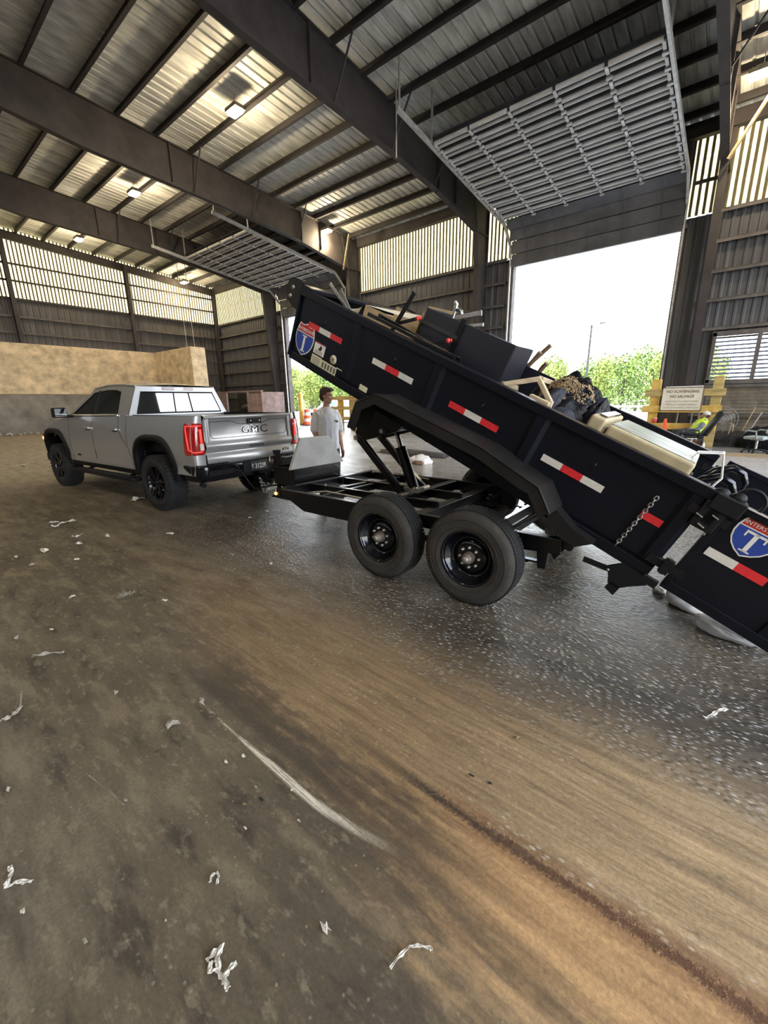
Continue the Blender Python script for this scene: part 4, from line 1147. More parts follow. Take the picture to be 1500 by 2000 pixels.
# ================================================================ pickup truck
# local frame: x = 0 at the rear axle, +x to the tail, near side at -y, z up
truck = thing('pickup_truck', 'silver crew cab pickup truck hitched to the black dump trailer', 'truck', (-6.79, 3.62, 0), R(5.0))
WB = 3.745
XT, XF = 1.07, -4.72
WR = 0.425
SV = M['silver']
def lerp_pts(P, x):
    if x <= P[0][0]: return P[0][1]
    for (a, b), (c, d) in zip(P, P[1:]):
        if x <= c: return b + (d - b) * (x - a) / (c - a) if c > a else d
    return P[-1][1]
TOPL = [(XF, 0.98), (-4.62, 1.16), (-4.3, 1.235), (-3.2, 1.345), (-2.95, 1.385), (-0.76, 1.415), (-0.74, 1.425), (XT, 1.43)]
def half_w(x, z):
    # plan view taper at nose, shoulder line and tumblehome
    w = 0.985
    if x < -4.0: w -= 0.16 * ((-4.0 - x) / 0.72) ** 2
    t = z
    if t < 0.62: w -= 0.055 * (0.62 - t) / 0.2
    if t > 1.12: w -= 0.055 * ((t - 1.12) / 0.3) ** 1.5
    if 0.80 < t < 1.12: w += 0.006 * math.sin((t - 0.80) / 0.32 * math.pi)
    w -= 0.012 * math.exp(-((t - 0.72) / 0.06) ** 2)
    return w
def arch_z(x):
    base = 0.50 if -3.2 < x < -0.4 else 0.56
    if x < -4.25: base = 0.52
    if x > 0.5: base = 0.62
    z = base
    for xc in (0.0, -WB):
        d = abs(x - xc)
        if d < 0.56:
            z = max(z, 0.50 + 0.575 * (1 - (d / 0.56) ** 3.2) ** (1 / 2.4))
    return z
xs = sorted(set([XF + i * 0.06 for i in range(int((XT - XF) / 0.06) + 1)] + [XT] + [c + s * d for c in (0.0, -WB) for s in (-1, 1) for d in (0.54, 0.55, 0.557, 0.5599, 0.5601)]))
NZ = 14
def side(sgn):
    rows = []
    for x in xs:
        z0, z1 = arch_z(x), lerp_pts(TOPL, x)
        rows.append([(x, sgn * half_w(x, z0 + (z1 - z0) * i / NZ), z0 + (z1 - z0) * i / NZ) for i in range(NZ + 1)])
    return rows
body = MB()
for s in (-1, 1):
    rows = side(s)
    body.grid(rows, 0, True)
    # rolled inner lip of the arches and rocker
    body.grid([[r[0] for r in rows], [(r[0][0], r[0][1] * 0.88, r[0][2] - 0.005) for r in rows]], 1, True)
    # bed rail cap
    body.grid([[(x, s * half_w(x, 1.43), lerp_pts(TOPL, x)), (x, s * 0.84, lerp_pts(TOPL, x) + 0.004)] for x in (-0.76, XT)], 2, False)
# hood and cowl
hx = [x for x in xs if x <= -2.9]
body.grid([[(x, y * half_w(x, 1.3), lerp_pts(TOPL, x) + 0.055 * (1 - abs(y) ** 2.2) * min(1, (x - XF) / 0.3 + .2)) for y in (-1, -.8, -.5, -.2, .2, .5, .8, 1)] for x in hx], 0, True)
# nose
body.grid([[(XF - 0.05 * (1 - abs(y) ** 2), y * half_w(XF, z), z) for y in (-1, -.6, -.2, .2, .6, 1)] for z in (0.52, 0.7, 0.85, 0.98)], 0, True)
# bed: inner walls, floor, front wall
for s in (-1, 1): body.grid([[(x, s * 0.84, z) for x in (-0.76, XT - 0.05)] for z in (0.88, 1.434)], 2, False)
body.grid([[(x, y, 0.88) for x in (-0.76, XT)] for y in (-0.84, 0.84)], 2, False)
body.grid([[(-0.76, y, z) for y in (-0.93, 0.93)] for z in (0.6, 1.43)], 0, False)
# underbody
body.grid([[(x, y, 0.50) for x in (-4.6, -0.5)] for y in (-0.86, 0.86)], 1, False)
body.box((0.65, 0, 0.60), (0.8, 1.3, 0.1), 1)
# wheel tubs
for xc in (0.0, -WB):
    for s in (-1, 1):
        body.grid([[(xc + 0.56 * math.cos(a), s * y, 0.50 + 0.56 * math.sin(a)) for a in [math.pi * k / 12 for k in range(13)]] for y in (0.60, 0.88)], 1, True)
        body.grid([[(xc + r * math.cos(a), s * 0.60, 0.50 + r * math.sin(a)) for a in [math.pi * k / 12 for k in range(13)]] for r in (0.05, 0.56)], 1, False)
body.build('body', [SV, M['black_matte'], M['black_matte']], truck)
# ---- cab
cab = MB()
RO = [(-3.05, 1.385, 0.90), (-2.22, 1.875, 0.70), (-1.75, 1.915, 0.685), (-1.2, 1.905, 0.685), (-0.80, 1.878, 0.70), (-0.74, 1.42, 0.90)]
def cabsec(x0, z, w, crown):
    return [(x0 - (0.14 * (1 - abs(t) ** 2) if x0 < -2.2 else (-0.03 * (1 - abs(t) ** 2) if x0 > -1 else 0)), w * t, z + crown * (1 - abs(t) ** 2.5)) for t in (-1, -.85, -.6, -.3, 0, .3, .6, .85, 1)]
roof_rows = [cabsec(x, z, w, c) for (x, z, w), c in zip(RO[1:5], (0.035, 0.045, 0.045, 0.03))]
cab.grid(roof_rows, 0, True)
for s in (-1, 1):
    # side frame: belt to roof rail, ring around the glass
    outer = [(-3.05, 1.385), (-2.22, 1.875), (-1.75, 1.915), (-1.2, 1.905), (-0.80, 1.878), (-0.74, 1.42)]
    inner = [(-2.86, 1.43), (-2.22, 1.80), (-1.75, 1.838), (-1.42, 1.832), (-1.22, 1.80), (-1.10, 1.45)]
    def yy(z): return s * (0.925 - (z - 1.39) / 0.5 * 0.235)
    cab.grid([[(x, yy(z), z) for x, z in outer + outer[:1]], [(x, yy(z) , z) for x, z in inner + inner[:1]]], 0, False)
    cab.grid([[(x, yy(z), z) for x, z in inner + inner[:1]], [(x, yy(z) * 0.975, z) for x, z in inner + inner[:1]]], 1, False)
    cab.tube([(x, yy(z) + s * 0.002, z) for x, z in outer[1:5]], 0.018, 6, 0)
# rear wall around the window
def rw(y, z): return (-0.74 - (z - 1.42) / 0.455 * 0.05, y, z)
zo = [1.42, 1.875]
outer = [(-0.90, 1.42), (-0.70, 1.875), (0.70, 1.875), (0.90, 1.42)]
inner = [(-0.765, 1.455), (-0.64, 1.785), (0.64, 1.785), (0.765, 1.455)]
cab.grid([[rw(*p) for p in outer + outer[:1]], [rw(*p) for p in inner + inner[:1]]], 0, False)
cab.grid([[rw(y * t, 1.875) if False else (-0.79 - 0.0, y * t, 1.875 + 0.03 * (1 - abs(t) ** 2.5)) for t in (-1, -.5, 0, .5, 1)] for y in (0.70, 0.699)], 0, False)
cab.build('cab', [SV, M['black_matte']], truck)
# glass
g = MB(); g.grid([[(-3.05 - 0.10 * (1 - (y / 0.88) ** 2), y, 1.40) for y in (-0.88, -.44, 0, .44, 0.88)], [(-2.22 - 0.02, y * 0.78, 1.885) for y in (-0.88, -.44, 0, .44, 0.88)]], 0, True); g.build('windscreen', M['glass_dark'], truck)
for s in (-1, 1):
    for (P, nm) in (([(-2.86, 1.43), (-2.22, 1.80), (-2.02, 1.818), (-2.02, 1.43)], 'front_side_window'), ([(-1.97, 1.43), (-1.97, 1.822), (-1.75, 1.838), (-1.42, 1.832), (-1.22, 1.80), (-1.10, 1.45), (-1.14, 1.43)], 'rear_side_window')):
        g = MB(); g.add([(x, s * (0.925 - (z - 1.39) / 0.5 * 0.235) * 0.982, z) for x, z in P], [tuple(range(len(P)))]); g.build(nm, M['glass_dark2'], truck)
    g = MB(); g.bar((-1.995, s * 0.905, 1.42), (-1.995, s * 0.72, 1.83), 0.05, 0.02, up=(0, 1, 0)); g.build('window_pillar', M['black_matte'], truck)
    g = MB(); g.tube([(-2.95, s * 0.922, 1.412), (-1.06, s * 0.925, 1.425)], 0.011, 6); g.build('belt_trim', M['chrome'], truck)
for (a, c, nm) in ((-0.77, -0.125, 'rear_window_pane'), (-0.11, 0.19, 'rear_window_slider'), (0.205, 0.77, 'rear_window_pane')):
    sq = lambda y, z: rw(y * (1 - (z - 1.455) / 0.33 * 0.165), z)
    g = MB(); P = [sq(a, 1.46), sq(c, 1.46), sq(c, 1.78), sq(a, 1.78)]; g.add([(x + 0.004, y, z) for x, y, z in P], [(0, 1, 2, 3)]); g.build(nm, M['glass_mirror'], truck)
for y in (-0.117, 0.198):
    g = MB(); P0, P1 = rw(y, 1.46), rw(y * 0.86, 1.78); g.bar(Vector(P0) + Vector((0.008, 0, 0)), Vector(P1) + Vector((0.008, 0, 0)), 0.018, 0.01, up=(0, 1, 0)); g.build('window_divider', M['black_matte'], truck)
g = MB(); PP = [rw(*p) for p in inner]; g.tube([(x + 0.006, y, z) for x, y, z in PP], 0.013, 6, 0, False, False, True); g.build('window_seal', M['black_matte'], truck)
g = MB(); g.box((-0.79, 0.0, 1.845), (0.03, 0.56, 0.045)); hs = g.build('high_brake_lamp', M['red_dark'], truck, 0.006, label='dark red high brake lamp')
g = MB(); g.box((-0.772, -0.0, 1.845), (0.012, 0.16, 0.03)); g.build('cargo_lamp', M['chrome'], hs)
# roof antenna fin
g = MB(); g.prism([(-2.0, 1.95), (-1.82, 1.955), (-1.84, 1.985)], lambda a, c, d: (a, d, c), -0.015, 0.015); g.build('roof_fin', SV, truck)
# ---- doors as panels: seams cut dark, handles
def seam(P, s, nm='door_seam'):
    g = MB()
    for (x0, z0), (x1, z1) in zip(P, P[1:]):
        n_ = 6
        pts = [(x0 + (x1 - x0) * i / n_, 0, z0 + (z1 - z0) * i / n_) for i in range(n_ + 1)]
        g.tube([(x, s * (half_w(x, z) - 0.0005), z) for x, _, z in pts], 0.004, 4)
    g.build(nm, M['black_matte'], truck)
for s in (-1, 1):
    seam([(-2.98, 1.40), (-3.0, 0.75), (-2.95, 0.52)], s); seam([(-1.98, 1.42), (-1.98, 0.52)], s)
    seam([(-1.02, 1.42), (-1.0, 1.2), (-0.88, 1.05), (-0.74, 0.92), (-0.66, 0.60)], s); seam([(-0.75, 1.42), (-0.75, 0.95)], s)
    for x in (-2.14, -1.12):
        g = MB(); yv = half_w(x, 1.2)
        g.box((x, s * (yv + 0.03), 1.205), (0.20, 0.022, 0.035)); g.box((x - 0.09, s * (yv + 0.012), 1.205), (0.03, 0.03, 0.03)); g.box((x + 0.09, s * (yv + 0.012), 1.205), (0.03, 0.03, 0.03)); g.box((x, s * (yv + 0.002), 1.19), (0.16, 0.01, 0.05), 1)
        g.build('door_handle', [SV, M['black_matte']], truck, 0.008)
    # mirror
    g = MB(); g.box((-2.80, s * 1.135, 1.465), (0.14, 0.22, 0.175), 0, None, (0.9, 0.95)); g.bar((-2.82, s * 0.92, 1.40), (-2.80, s * 1.08, 1.40), 0.09, 0.05); g.build('side_mirror', M['black_matte'], truck, 0.03, 3)
    g = MB(); g.box((-2.728, s * 1.135, 1.465), (0.006, 0.18, 0.135)); g.build('mirror_glass', M['glass_dark'], truck)
    # fuel/trim and small model script
    # wheel-arch flares
    for xc in (0.0, -WB):
        rows = []
        for k in range(41):
            t = -1 + 2 * k / 40
            P = []
            xx = xc + 0.565 * math.copysign(abs(t) ** 0.9, t)
            z = 0.50 + 0.585 * (1 - min(1, abs(t)) ** 3.2) ** (1 / 2.4)
            if xc == 0.0 or True: z = max(z, 0.46)
            dx, dz = (xx - xc), (z - 0.5)
            nx_, nz_ = t * abs(t), (1 - abs(t) ** 3)
            l = math.hypot(nx_, nz_) or 1
            nx_, nz_ = nx_ / l, nz_ / l
            yb = half_w(max(XF, min(XT, xx)), z)
            P = [(xx - nx_ * 0.02, s * (yb - 0.03), z - nz_ * 0.02), (xx - nx_ * 0.012, s * (yb + 0.035), z - nz_ * 0.012), (xx + nx_ * 0.055, s * (yb + 0.030), z + nz_ * 0.055), (xx + nx_ * 0.075, s * (half_w(max(XF, min(XT, xx)), min(z + .07, 1.2)) - 0.005), z + nz_ * 0.075)]
            rows.append(P)
        g = MB(); g.grid(rows, 0, True); g.build('arch_flare', M['black_matte'], truck)
    # running board
    g = MB(); g.bar((-2.98, s * 0.98, 0.42), (-0.62, s * 0.98, 0.42), 0.17, 0.06); g.box((-1.8, s * 0.985, 0.452), (1.9, 0.11, 0.012), 1)
    for x in (-2.6, -1.0): g.bar((x, s * 0.98, 0.41), (x, s * 0.7, 0.50), 0.06, 0.04)
    g.build('running_board', [M['black_matte'], M['rubber_dark']], truck, 0.015)
    g = MB(); g.grid([[(x, s * (half_w(x, z) + 0.003), z) for z in (0.50, 0.54, 0.58)] for x in (-3.1, -2.3, -1.5, -0.62)], 0, True); g.build('rocker_trim', M['black_matte'], truck)
# headlamp and grille
g = MB(); g.box((XF - 0.03, 0, 0.86), (0.06, 1.2, 0.30)); g.box((XF - 0.02, 0, 0.52), (0.16, 1.7, 0.16)); g.build('grille', M['black_matte'], truck, 0.02)
for s in (-1, 1):
    g = MB(); g.box((XF + 0.06, s * 0.80, 0.95), (0.16, 0.16, 0.18)); g.build('headlamp', M['chrome'], truck, 0.02)
    g = MB(); g.box((XF + 0.10, s * 0.895, 0.93), (0.10, 0.012, 0.05)); g.build('side_marker', M['amber'], truck)
# ---- tailgate
tg = MB()
def tgx(z): return XT + 0.02 - 0.012 * abs(z - 1.1)
TGW = 0.80
# section rows from top to bottom with recesses (z, dx)
prof = [(1.43, -0.05), (1.435, 0.03), (1.41, 0.055), (1.385, 0.03), (1.36, 0.012), (1.10, 0.010), (1.055, 0.022), (1.03, 0.038), (0.99, 0.040), (0.955, 0.020), (0.93, 0.004), (0.905, 0.0), (0.885, 0.026), (0.78, 0.034), (0.755, 0.02)]
tg.grid([[(XT + dx + 0.006 * (1 - (y / TGW) ** 2), y, z) for y in (-TGW, -0.77, -0.6, -0.3, 0, 0.3, 0.6, 0.77, TGW)] for z, dx in prof], 0, True)
tg.grid([[(XT - 0.06, y, z) for y in (-TGW, TGW)] for z in (0.76, 1.43)], 1, False)
tgo = tg.build('tailgate', [SV, M['black_matte']], truck)
g = MB(); P = [(-0.70, 1.345), (-0.70, 1.15), (-0.66, 1.115), (0.66, 1.115), (0.70, 1.15), (0.70, 1.345), (0.35, 1.345), (0.20, 1.295), (-0.20, 1.295), (-0.35, 1.345)]
g.tube([(XT + 0.018, y, z) for y, z in P], 0.0035, 4, 0, False, True, True); g.build('inner_gate_seam', M['black_matte'], tgo)
g = MB(); g.grid([[(XT + 0.02 + d, y, z) for y, d in ((-0.77, 0.0), (-0.73, 0.02), (-0.715, 0.0))] for z in (1.40, 1.06)], 0, True); g.grid([[(XT + 0.02 + d, -y, z) for y, d in ((-0.77, 0.0), (-0.73, 0.02), (-0.715, 0.0))] for z in (1.40, 1.06)], 0, True); g.build('gate_shoulder', SV, tgo)
g = MB(); g.box((XT + 0.026, 0.06, 1.335), (0.02, 0.27, 0.085)); g.box((XT + 0.035, 0.06, 1.345), (0.02, 0.15, 0.03)); g.build('gate_handle', M['black_matte'], tgo, 0.012)
g = MB(); g.lathe([(0, 0.0), (0.010, 0.0), (0.010, -0.01)], (0, 0, 0), 'x', 10); 
for y in (-0.02, 0.14): 
    oo = bpy.data.objects.new('gate_button', g.mesh('gate_button', M['chrome'])); oo.location = (XT + 0.048, y, 1.335); link(oo, tgo)
for ch, dy in (('G', -0.175), ('M', 0.0), ('C', 0.175)): text(ch, 0.165, M['chrome'], tgo, (XT + 0.020, 0.06 + dy, 1.205), (0, 1, 0), (0, 0, 1), 0.003, 0.0045, 'emblem_rim', sx=1.3)
for ch, dy in (('G', -0.175), ('M', 0.0), ('C', 0.175)): text(ch, 0.165, M['ink'], tgo, (XT + 0.026, 0.06 + dy, 1.205), (0, 1, 0), (0, 0, 1), 0.003, -0.0005, 'emblem_letter', sx=1.3)
text('SIERRA', 0.055, M['ink'], tgo, (XT + 0.045, 0.06, 0.965), (0, 1, 0), (0, 0, 1), 0.002, 0.001, 'model_script', sx=1.7)
text('AT4', 0.065, M['ink'], tgo, (XT + 0.034, 0.64, 0.845), (0, 1, 0), (0, 0, 1), 0.002, 0.001, 'trim_script', sx=1.3)
text('AT4', 0.05, M['ink'], truck, (-2.70, -0.984, 0.70), (1, 0, 0), (0, 0, 1), 0.003, 0.001, 'trim_script', sx=1.6)
# body corners round the tailgate
for s in (-1, 1):
    g = MB(); g.grid([[(XT - 0.10, s * half_w(XT, z), z), (XT - 0.03, s * (half_w(XT, z) - 0.012), z), (XT + 0.005, s * (half_w(XT, z) - 0.06), z), (XT + 0.012, s * 0.81, z)] for z in (0.62, 0.8, 1.0, 1.2, 1.43)], 0, True)
    g.build('rear_corner', SV, truck)
# ---- tail lamps
for s in (-1, 1):
    g = MB()
    rows = []
    for z in (0.905, 0.93, 1.05, 1.2, 1.31, 1.335):
        inset = 0.02 if z in (0.905, 1.335) else 0.0
        yw_ = half_w(XT, z)
        lean = 0.02 * (z - 0.9)
        rows.append([(XT - 0.19 + lean + inset, s * (yw_ + 0.004), z), (XT - 0.08, s * (yw_ + 0.016), z), (XT + 0.0, s * (yw_ - 0.01), z), (XT + 0.035 - inset, s * (yw_ - 0.055), z), (XT + 0.040 - inset, s * (0.825 + inset), z)])
    g.grid(rows, 0, True); tl = g.build('tail_lamp', M['red_lens'], truck, label='red tail lamp')
    g = MB()
    yc = half_w(XT, 1.1)
    guide = [(XT + 0.048, s * 0.85, 1.30), (XT + 0.020, s * (yc - 0.01), 1.30), (XT - 0.07, s * (yc + 0.022), 1.30), (XT - 0.08, s * (yc + 0.022), 1.24), (XT - 0.06, s * (yc + 0.022), 0.98), (XT + 0.02, s * (yc - 0.012), 0.945), (XT + 0.046, s * 0.86, 0.95)]
    g.tube([(x + 0.0, y, z) for x, y, z in guide], 0.008, 6); g.build('light_guide', M['red_glow'], tl, label='glowing red light guide')
    g = MB(); g.box((XT + 0.044, s * 0.868, 1.16), (0.008, 0.028, 0.19)); g.build('inner_lens', M['red_glow'], tl)
    g = MB(); g.box((XT + 0.046, s * 0.868, 1.015), (0.010, 0.055, 0.09)); g.build('reverse_lens', M['white_tape'], tl)
# ---- rear bumper
bp_ = MB()
def bumper_rows(z, o):
    return [(XT - 0.30, -0.975 + 0, z), (XT - 0.05, -0.985, z), (XT + 0.07 + o, -0.95, z), (XT + 0.125 + o, -0.86, z), (XT + 0.14 + o, -0.4, z), (XT + 0.145 + o, 0, z), (XT + 0.14 + o, 0.4, z), (XT + 0.125 + o, 0.86, z), (XT + 0.07 + o, 0.95, z), (XT - 0.05, 0.985, z), (XT - 0.30, 0.975, z)]
rows = [[(x * 1.0, y * 0.97, z) for x, y, z in bumper_rows(0.765, -0.05)], bumper_rows(0.755, -0.01), bumper_rows(0.735, 0.0), bumper_rows(0.585, -0.005), [(x - 0.05, y * 0.96, z) for x, y, z in bumper_rows(0.525, -0.02)]]
bp_.grid(rows, 0, True)
bp_.grid([[(XT - 0.02, y, 0.757), (XT + 0.10, y, 0.762)] for y in (-0.93, -0.5, 0, 0.5, 0.93)], 0, False)
bpo = bp_.build('rear_bumper', M['rim_black'], truck)
for s in (-1, 1):
    g = MB()
    for k in range(6): g.box((XT + 0.055, s * (0.52 + 0.055 * k), 0.768), (0.09, 0.03, 0.012))
    g.build('step_pad', M['black_matte'], bpo)
    g = MB(); g.box((XT + 0.141, s * 0.66, 0.65), (0.006, 0.42, 0.075)); g.build('step_recess', M['black_matte'], bpo, 0.01)
    g = MB(); g.tube([(XT - 0.02, s * 0.90, 0.50), (XT + 0.06, s * 0.91, 0.485)], 0.035, 12); g.build('exhaust_tip', M['black_matte'], truck)
    g = MB(); P = [(-0.0, 0.735), (0.03, 0.72), (0.30 * 0.4, 0.60)]
    g.bar((XT + 0.148, s * 0.42, 0.74), (XT + 0.150, s * 0.36, 0.60), 0.012, 0.02, up=(1, 0, 0)); g.build('bumper_trim', M['chrome'], bpo)
g = MB(); g.box((XT + 0.146, 0.0, 0.665), (0.012, 0.62, 0.15)); g.build('plate_recess', M['black_matte'], bpo)
g = MB(); g.box((XT + 0.155, -0.02, 0.67), (0.006, 0.31, 0.155)); pl = g.build('licence_plate', M['ink'], bpo, 0.004, label='black licence plate with white figures')
text('31239', 0.105, M['decal_white'], bpo, (XT + 0.159, 0.0, 0.662), (0, 1, 0), (0, 0, 1), 0.001, 0.0015, 'plate_figures', sx=0.78)
text('A', 0.05, M['decal_white'], bpo, (XT + 0.159, -0.145, 0.69), (0, 1, 0), (0, 0, 1), 0.001, 0.001, 'plate_figures', sx=0.8)
text('T', 0.05, M['decal_white'], bpo, (XT + 0.159, -0.145, 0.645), (0, 1, 0), (0, 0, 1), 0.001, 0.001, 'plate_figures', sx=0.8)
g = MB(); g.lathe([(0, 0.006), (0.032, 0.004), (0.036, 0)], (XT + 0.152, 0.23, 0.70), 'x', 16); g.build('plate_socket', M['rusty'], bpo)
g = MB(); g.box((XT + 0.12, 0.02, 0.46), (0.26, 0.075, 0.075)); g.bar((XT + 0.22, 0.02, 0.46), (XT + 0.34, 0.02, 0.43), 0.06, 0.05); g.tube([(XT + 0.31, 0.02, 0.45), (XT + 0.31, 0.02, 0.50)], 0.014, 8); g.ball((XT + 0.31, 0.02, 0.525), 0.03, 10); g.build('tow_hitch', M['black_matte'], truck)
g = MB(); g.box((XT + 0.16, 0.33, 0.60), (0.05, 0.14, 0.18)); g.build('brake_controller_box', M['black_matte'], truck, 0.02)
# ---- wheels
def truck_wheel():
    w_ = empty('wheel'); Wd = 0.30
    prof = [(0.255, 0.02), (0.27, 0.005), (0.32, -0.004), (0.365, 0.0), (0.395, 0.018), (0.412, 0.04), (0.418, 0.07), (0.420, 0.15), (0.418, 0.23), (0.412, 0.26), (0.395, 0.282), (0.365, 0.30), (0.30, 0.30), (0.255, 0.28)]
    b = MB(); b.lathe(prof, (0, 0, 0), 'y', 48); b.build('tyre', M['rubber_dark'], w_)
    g = MB()
    for k in range(44):
        for j, yy in enumerate((0.035, 0.09, 0.15, 0.21, 0.265)):
            a = 2 * math.pi * (k + 0.5 * (j % 2)) / 44; c, s = math.cos(a), math.sin(a)
            g.box(Vector((s * 0.418, yy, c * 0.418)), (0.040, 0.048, 0.016), 0, Matrix(((c, 0, s), (0, 1, 0), (-s, 0, c))))
        a = 2 * math.pi * k / 44; c, s = math.cos(a), math.sin(a)
        g.box(Vector((s * 0.396, 0.012, c * 0.396)), (0.03, 0.02, 0.035), 0, Matrix(((c, 0, s), (0, 1, 0), (-s, 0, c))))
    o_ = g.build('tyre_tread', M['rubber_dark'], w_); o_['kind'] = 'stuff'
    b = MB(); b.lathe([(0.258, 0.022), (0.268, 0.006), (0.255, 0.008), (0.243, 0.03), (0.235, 0.12), (0.05, 0.14)], (0, 0, 0), 'y', 40); b.build('rim', M['rim_black'], w_)
    for k in range(6):
        a = 2 * math.pi * k / 6
        q = MB()
        for da in (-0.17, 0.17):
            p0 = Vector((math.cos(a + da * 0.6) * 0.055, 0.045, math.sin(a + da * 0.6) * 0.055)); p1 = Vector((math.cos(a + da) * 0.25, 0.02, math.sin(a + da) * 0.25))
            q.bar(p0, p1, 0.026, 0.03, up=(0, 1, 0))
        q.build('spoke', M['rim_black'], w_)
        b = MB(); b.lathe([(0.0, 0.0), (0.011, 0.003), (0.012, 0.02)], (0, 0, 0), 'y', 8); nn = b.build('lug_nut', M['chrome'], w_); nn.location = (math.cos(a + .5) * 0.066, 0.04, math.sin(a + .5) * 0.066)
    b = MB(); b.lathe([(0.0, 0.012), (0.035, 0.014), (0.045, 0.03), (0.09, 0.045), (0.09, 0.08)], (0, 0, 0), 'y', 20); b.build('hub', M['rim_black'], w_)
    return w_
tw = truck_wheel(); tw.parent = truck; tw.location = (0, -1.02, 0.426)
for x, s in ((-WB, -1), (0, 1), (-WB, 1)):
    c = copy_tree(tw, truck); c.location = (x, s * 1.02, 0.426); c.rotation_euler = (0, R(17), R(180) if s > 0 else 0)
g = MB(); g.tube([(0, -0.75, 0.43), (0, 0.75, 0.43)], 0.05, 8); g.ball((0, 0, 0.43), 0.14, 10); g.tube([(-WB, -0.75, 0.43), (-WB, 0.75, 0.43)], 0.04, 8); g.build('axles', M['dark_junk'], truck)
# ================================================================ the load in the bed (each piece a thing of its own)
TRM = Matrix.Translation((TX, TY, 0)) @ Matrix.Rotation(R(1.5), 4, 'Z')
def BW_(u, w, v): return TRM @ BF(u, w, v)              # bed coordinates -> world
bedrot = Matrix.Rotation(R(1.5), 3, 'Z') @ BROT
def bed_thing(name, label, cat, u, w, v, group=None):
    """an Empty lying in the bed: local x = up the bed, y = across, z = out of the floor"""
    t = thing(name, label, cat, BW_(u, w, v), 0, group)
    mm = bedrot.to_4x4(); mm.translation = BW_(u, w, v)
    t.matrix_world = mm
    return t
# ---- beige fridge lying on its side
fr = bed_thing('old_fridge', 'stained beige refrigerator lying on its side at the tail of the trailer bed', 'refrigerator', 0.16, 0.10, 0.10)
b = MB(); b.box((0.29, 0.32, 0.31), (0.56, 0.64, 0.62)); b.build('cabinet', M['beige'], fr, 0.02, 3)
b = MB(); b.box((0.29, 0.32, 0.623), (0.54, 0.60, 0.006)); b.build('back_panel', M['fridge_back'], fr, label='grimy white panel facing up')
b = MB(); b.box((0.589, 0.32, 0.30), (0.018, 0.60, 0.57)); b.build('door_gasket', M['beige_seal'], fr)
b = MB(); b.box((0.650, 0.32, 0.315), (0.105, 0.65, 0.64)); b.build('door', M['beige'], fr, 0.018, 3)
b = MB(); b.bar((0.64, 0.05, 0.645), (0.64, 0.55, 0.645), 0.05, 0.012); b.build('door_handle', M['chrome'], fr)
b = MB(); b.box((-0.003, 0.1, 0.5), (0.012, 0.12, 0.10)); b.build('terminal_box', M['black_matte'], fr)
# ---- black wardrobe carcass
wdr = bed_thing('wardrobe_carcass', 'large black wardrobe carcass standing on edge in the middle of the bed', 'wardrobe', 1.74, 0.42, 0.10)
b = MB(); b.box((0.44, 0.0, 0.41), (0.94, 0.025, 0.80)); b.build('side_panel', M['wardrobe'], wdr, 0.004)
b = MB(); b.box((0.90, 0.20, 0.41), (0.025, 0.40, 0.80)); b.build('end_panel', M['wardrobe'], wdr, 0.004)
b = MB(); b.box((-0.02, 0.20, 0.41), (0.025, 0.40, 0.80)); b.build('end_panel', M['wardrobe'], wdr, 0.004)
b = MB(); b.box((0.44, 0.40, 0.40), (0.94, 0.02, 0.78)); b.build('back_panel', M['wardrobe'], wdr)
b = MB(); b.bar((0.50, -0.018, 0.02), (0.50, -0.018, 0.84), 0.05, 0.012, up=(0, 1, 0)); b.build('batten', M['black_frame'], wdr)
b = MB(); b.bar((0.50, -0.02, 0.68), (0.94, -0.02, 0.69), 0.03, 0.012, up=(0, 1, 0)); b.build('drawer_runner', M['dark_junk'], wdr)
sl = bed_thing('black_shelf_board', 'black laminate board leaning behind the wardrobe carcass', 'board', 1.50, 0.95, 0.10)
b = MB(); b.box((0.16, 0, 0.33), (0.42, 0.02, 0.66)); b.build('board', M['wardrobe'], sl, 0.003)
# ---- cardboard
cb = bed_thing('cardboard_box', 'opened brown cardboard box behind the bed side near the front', 'box', 2.74, 0.50, 0.10)
for (c, d, nm) in (((0.35, 0.0, 0.30), (0.70, 0.006, 0.60), 'box_side'), ((0.35, 0.5, 0.33), (0.70, 0.006, 0.66), 'box_side'), ((0.0, 0.25, 0.38), (0.006, 0.5, 0.76), 'box_side'), ((0.70, 0.25, 0.28), (0.006, 0.5, 0.56), 'box_side')):
    b = MB(); b.box(c, d); b.build(nm, M['card'], cb)
b = MB(); b.add([(0.0, 0.0, 0.74), (0.0, 0.5, 0.76), (-0.06, 0.5, 0.84), (-0.05, 0.0, 0.82)], [(0, 1, 2, 3)]); b.add([(0.004, 0.0, 0.74), (0.004, 0.5, 0.76), (-0.056, 0.5, 0.84), (-0.046, 0.0, 0.82)], [(0, 1, 2, 3)]); b.build('box_flap', M['card'], cb)
b = MB(); b.add([(0.7, 0.0, 0.60), (0.02, 0.0, 0.66), (0.04, 0.22, 0.72), (0.7, 0.22, 0.60)], [(0, 1, 2, 3)]); b.build('box_flap', M['card_edge'], cb)
cs = bed_thing('cardboard_sheet', 'torn pale cardboard sheet at the front end of the bed', 'cardboard', 3.36, 0.25, 0.30)
rows = []
for i in range(9):
    a = i / 8
    rows.append([(a * 0.32, 0.03 + 0.10 * math.sin(a * 2.6), 0.0), (a * 0.34, 0.02 + 0.10 * math.sin(a * 2.6 + .2), 0.22), (a * 0.30 - 0.02, 0.06 + 0.12 * math.sin(a * 2.6 + .3), 0.40 - 0.13 * a)])
b = MB(); b.grid(rows); b.build('torn_sheet', M['card_edge'], cs)
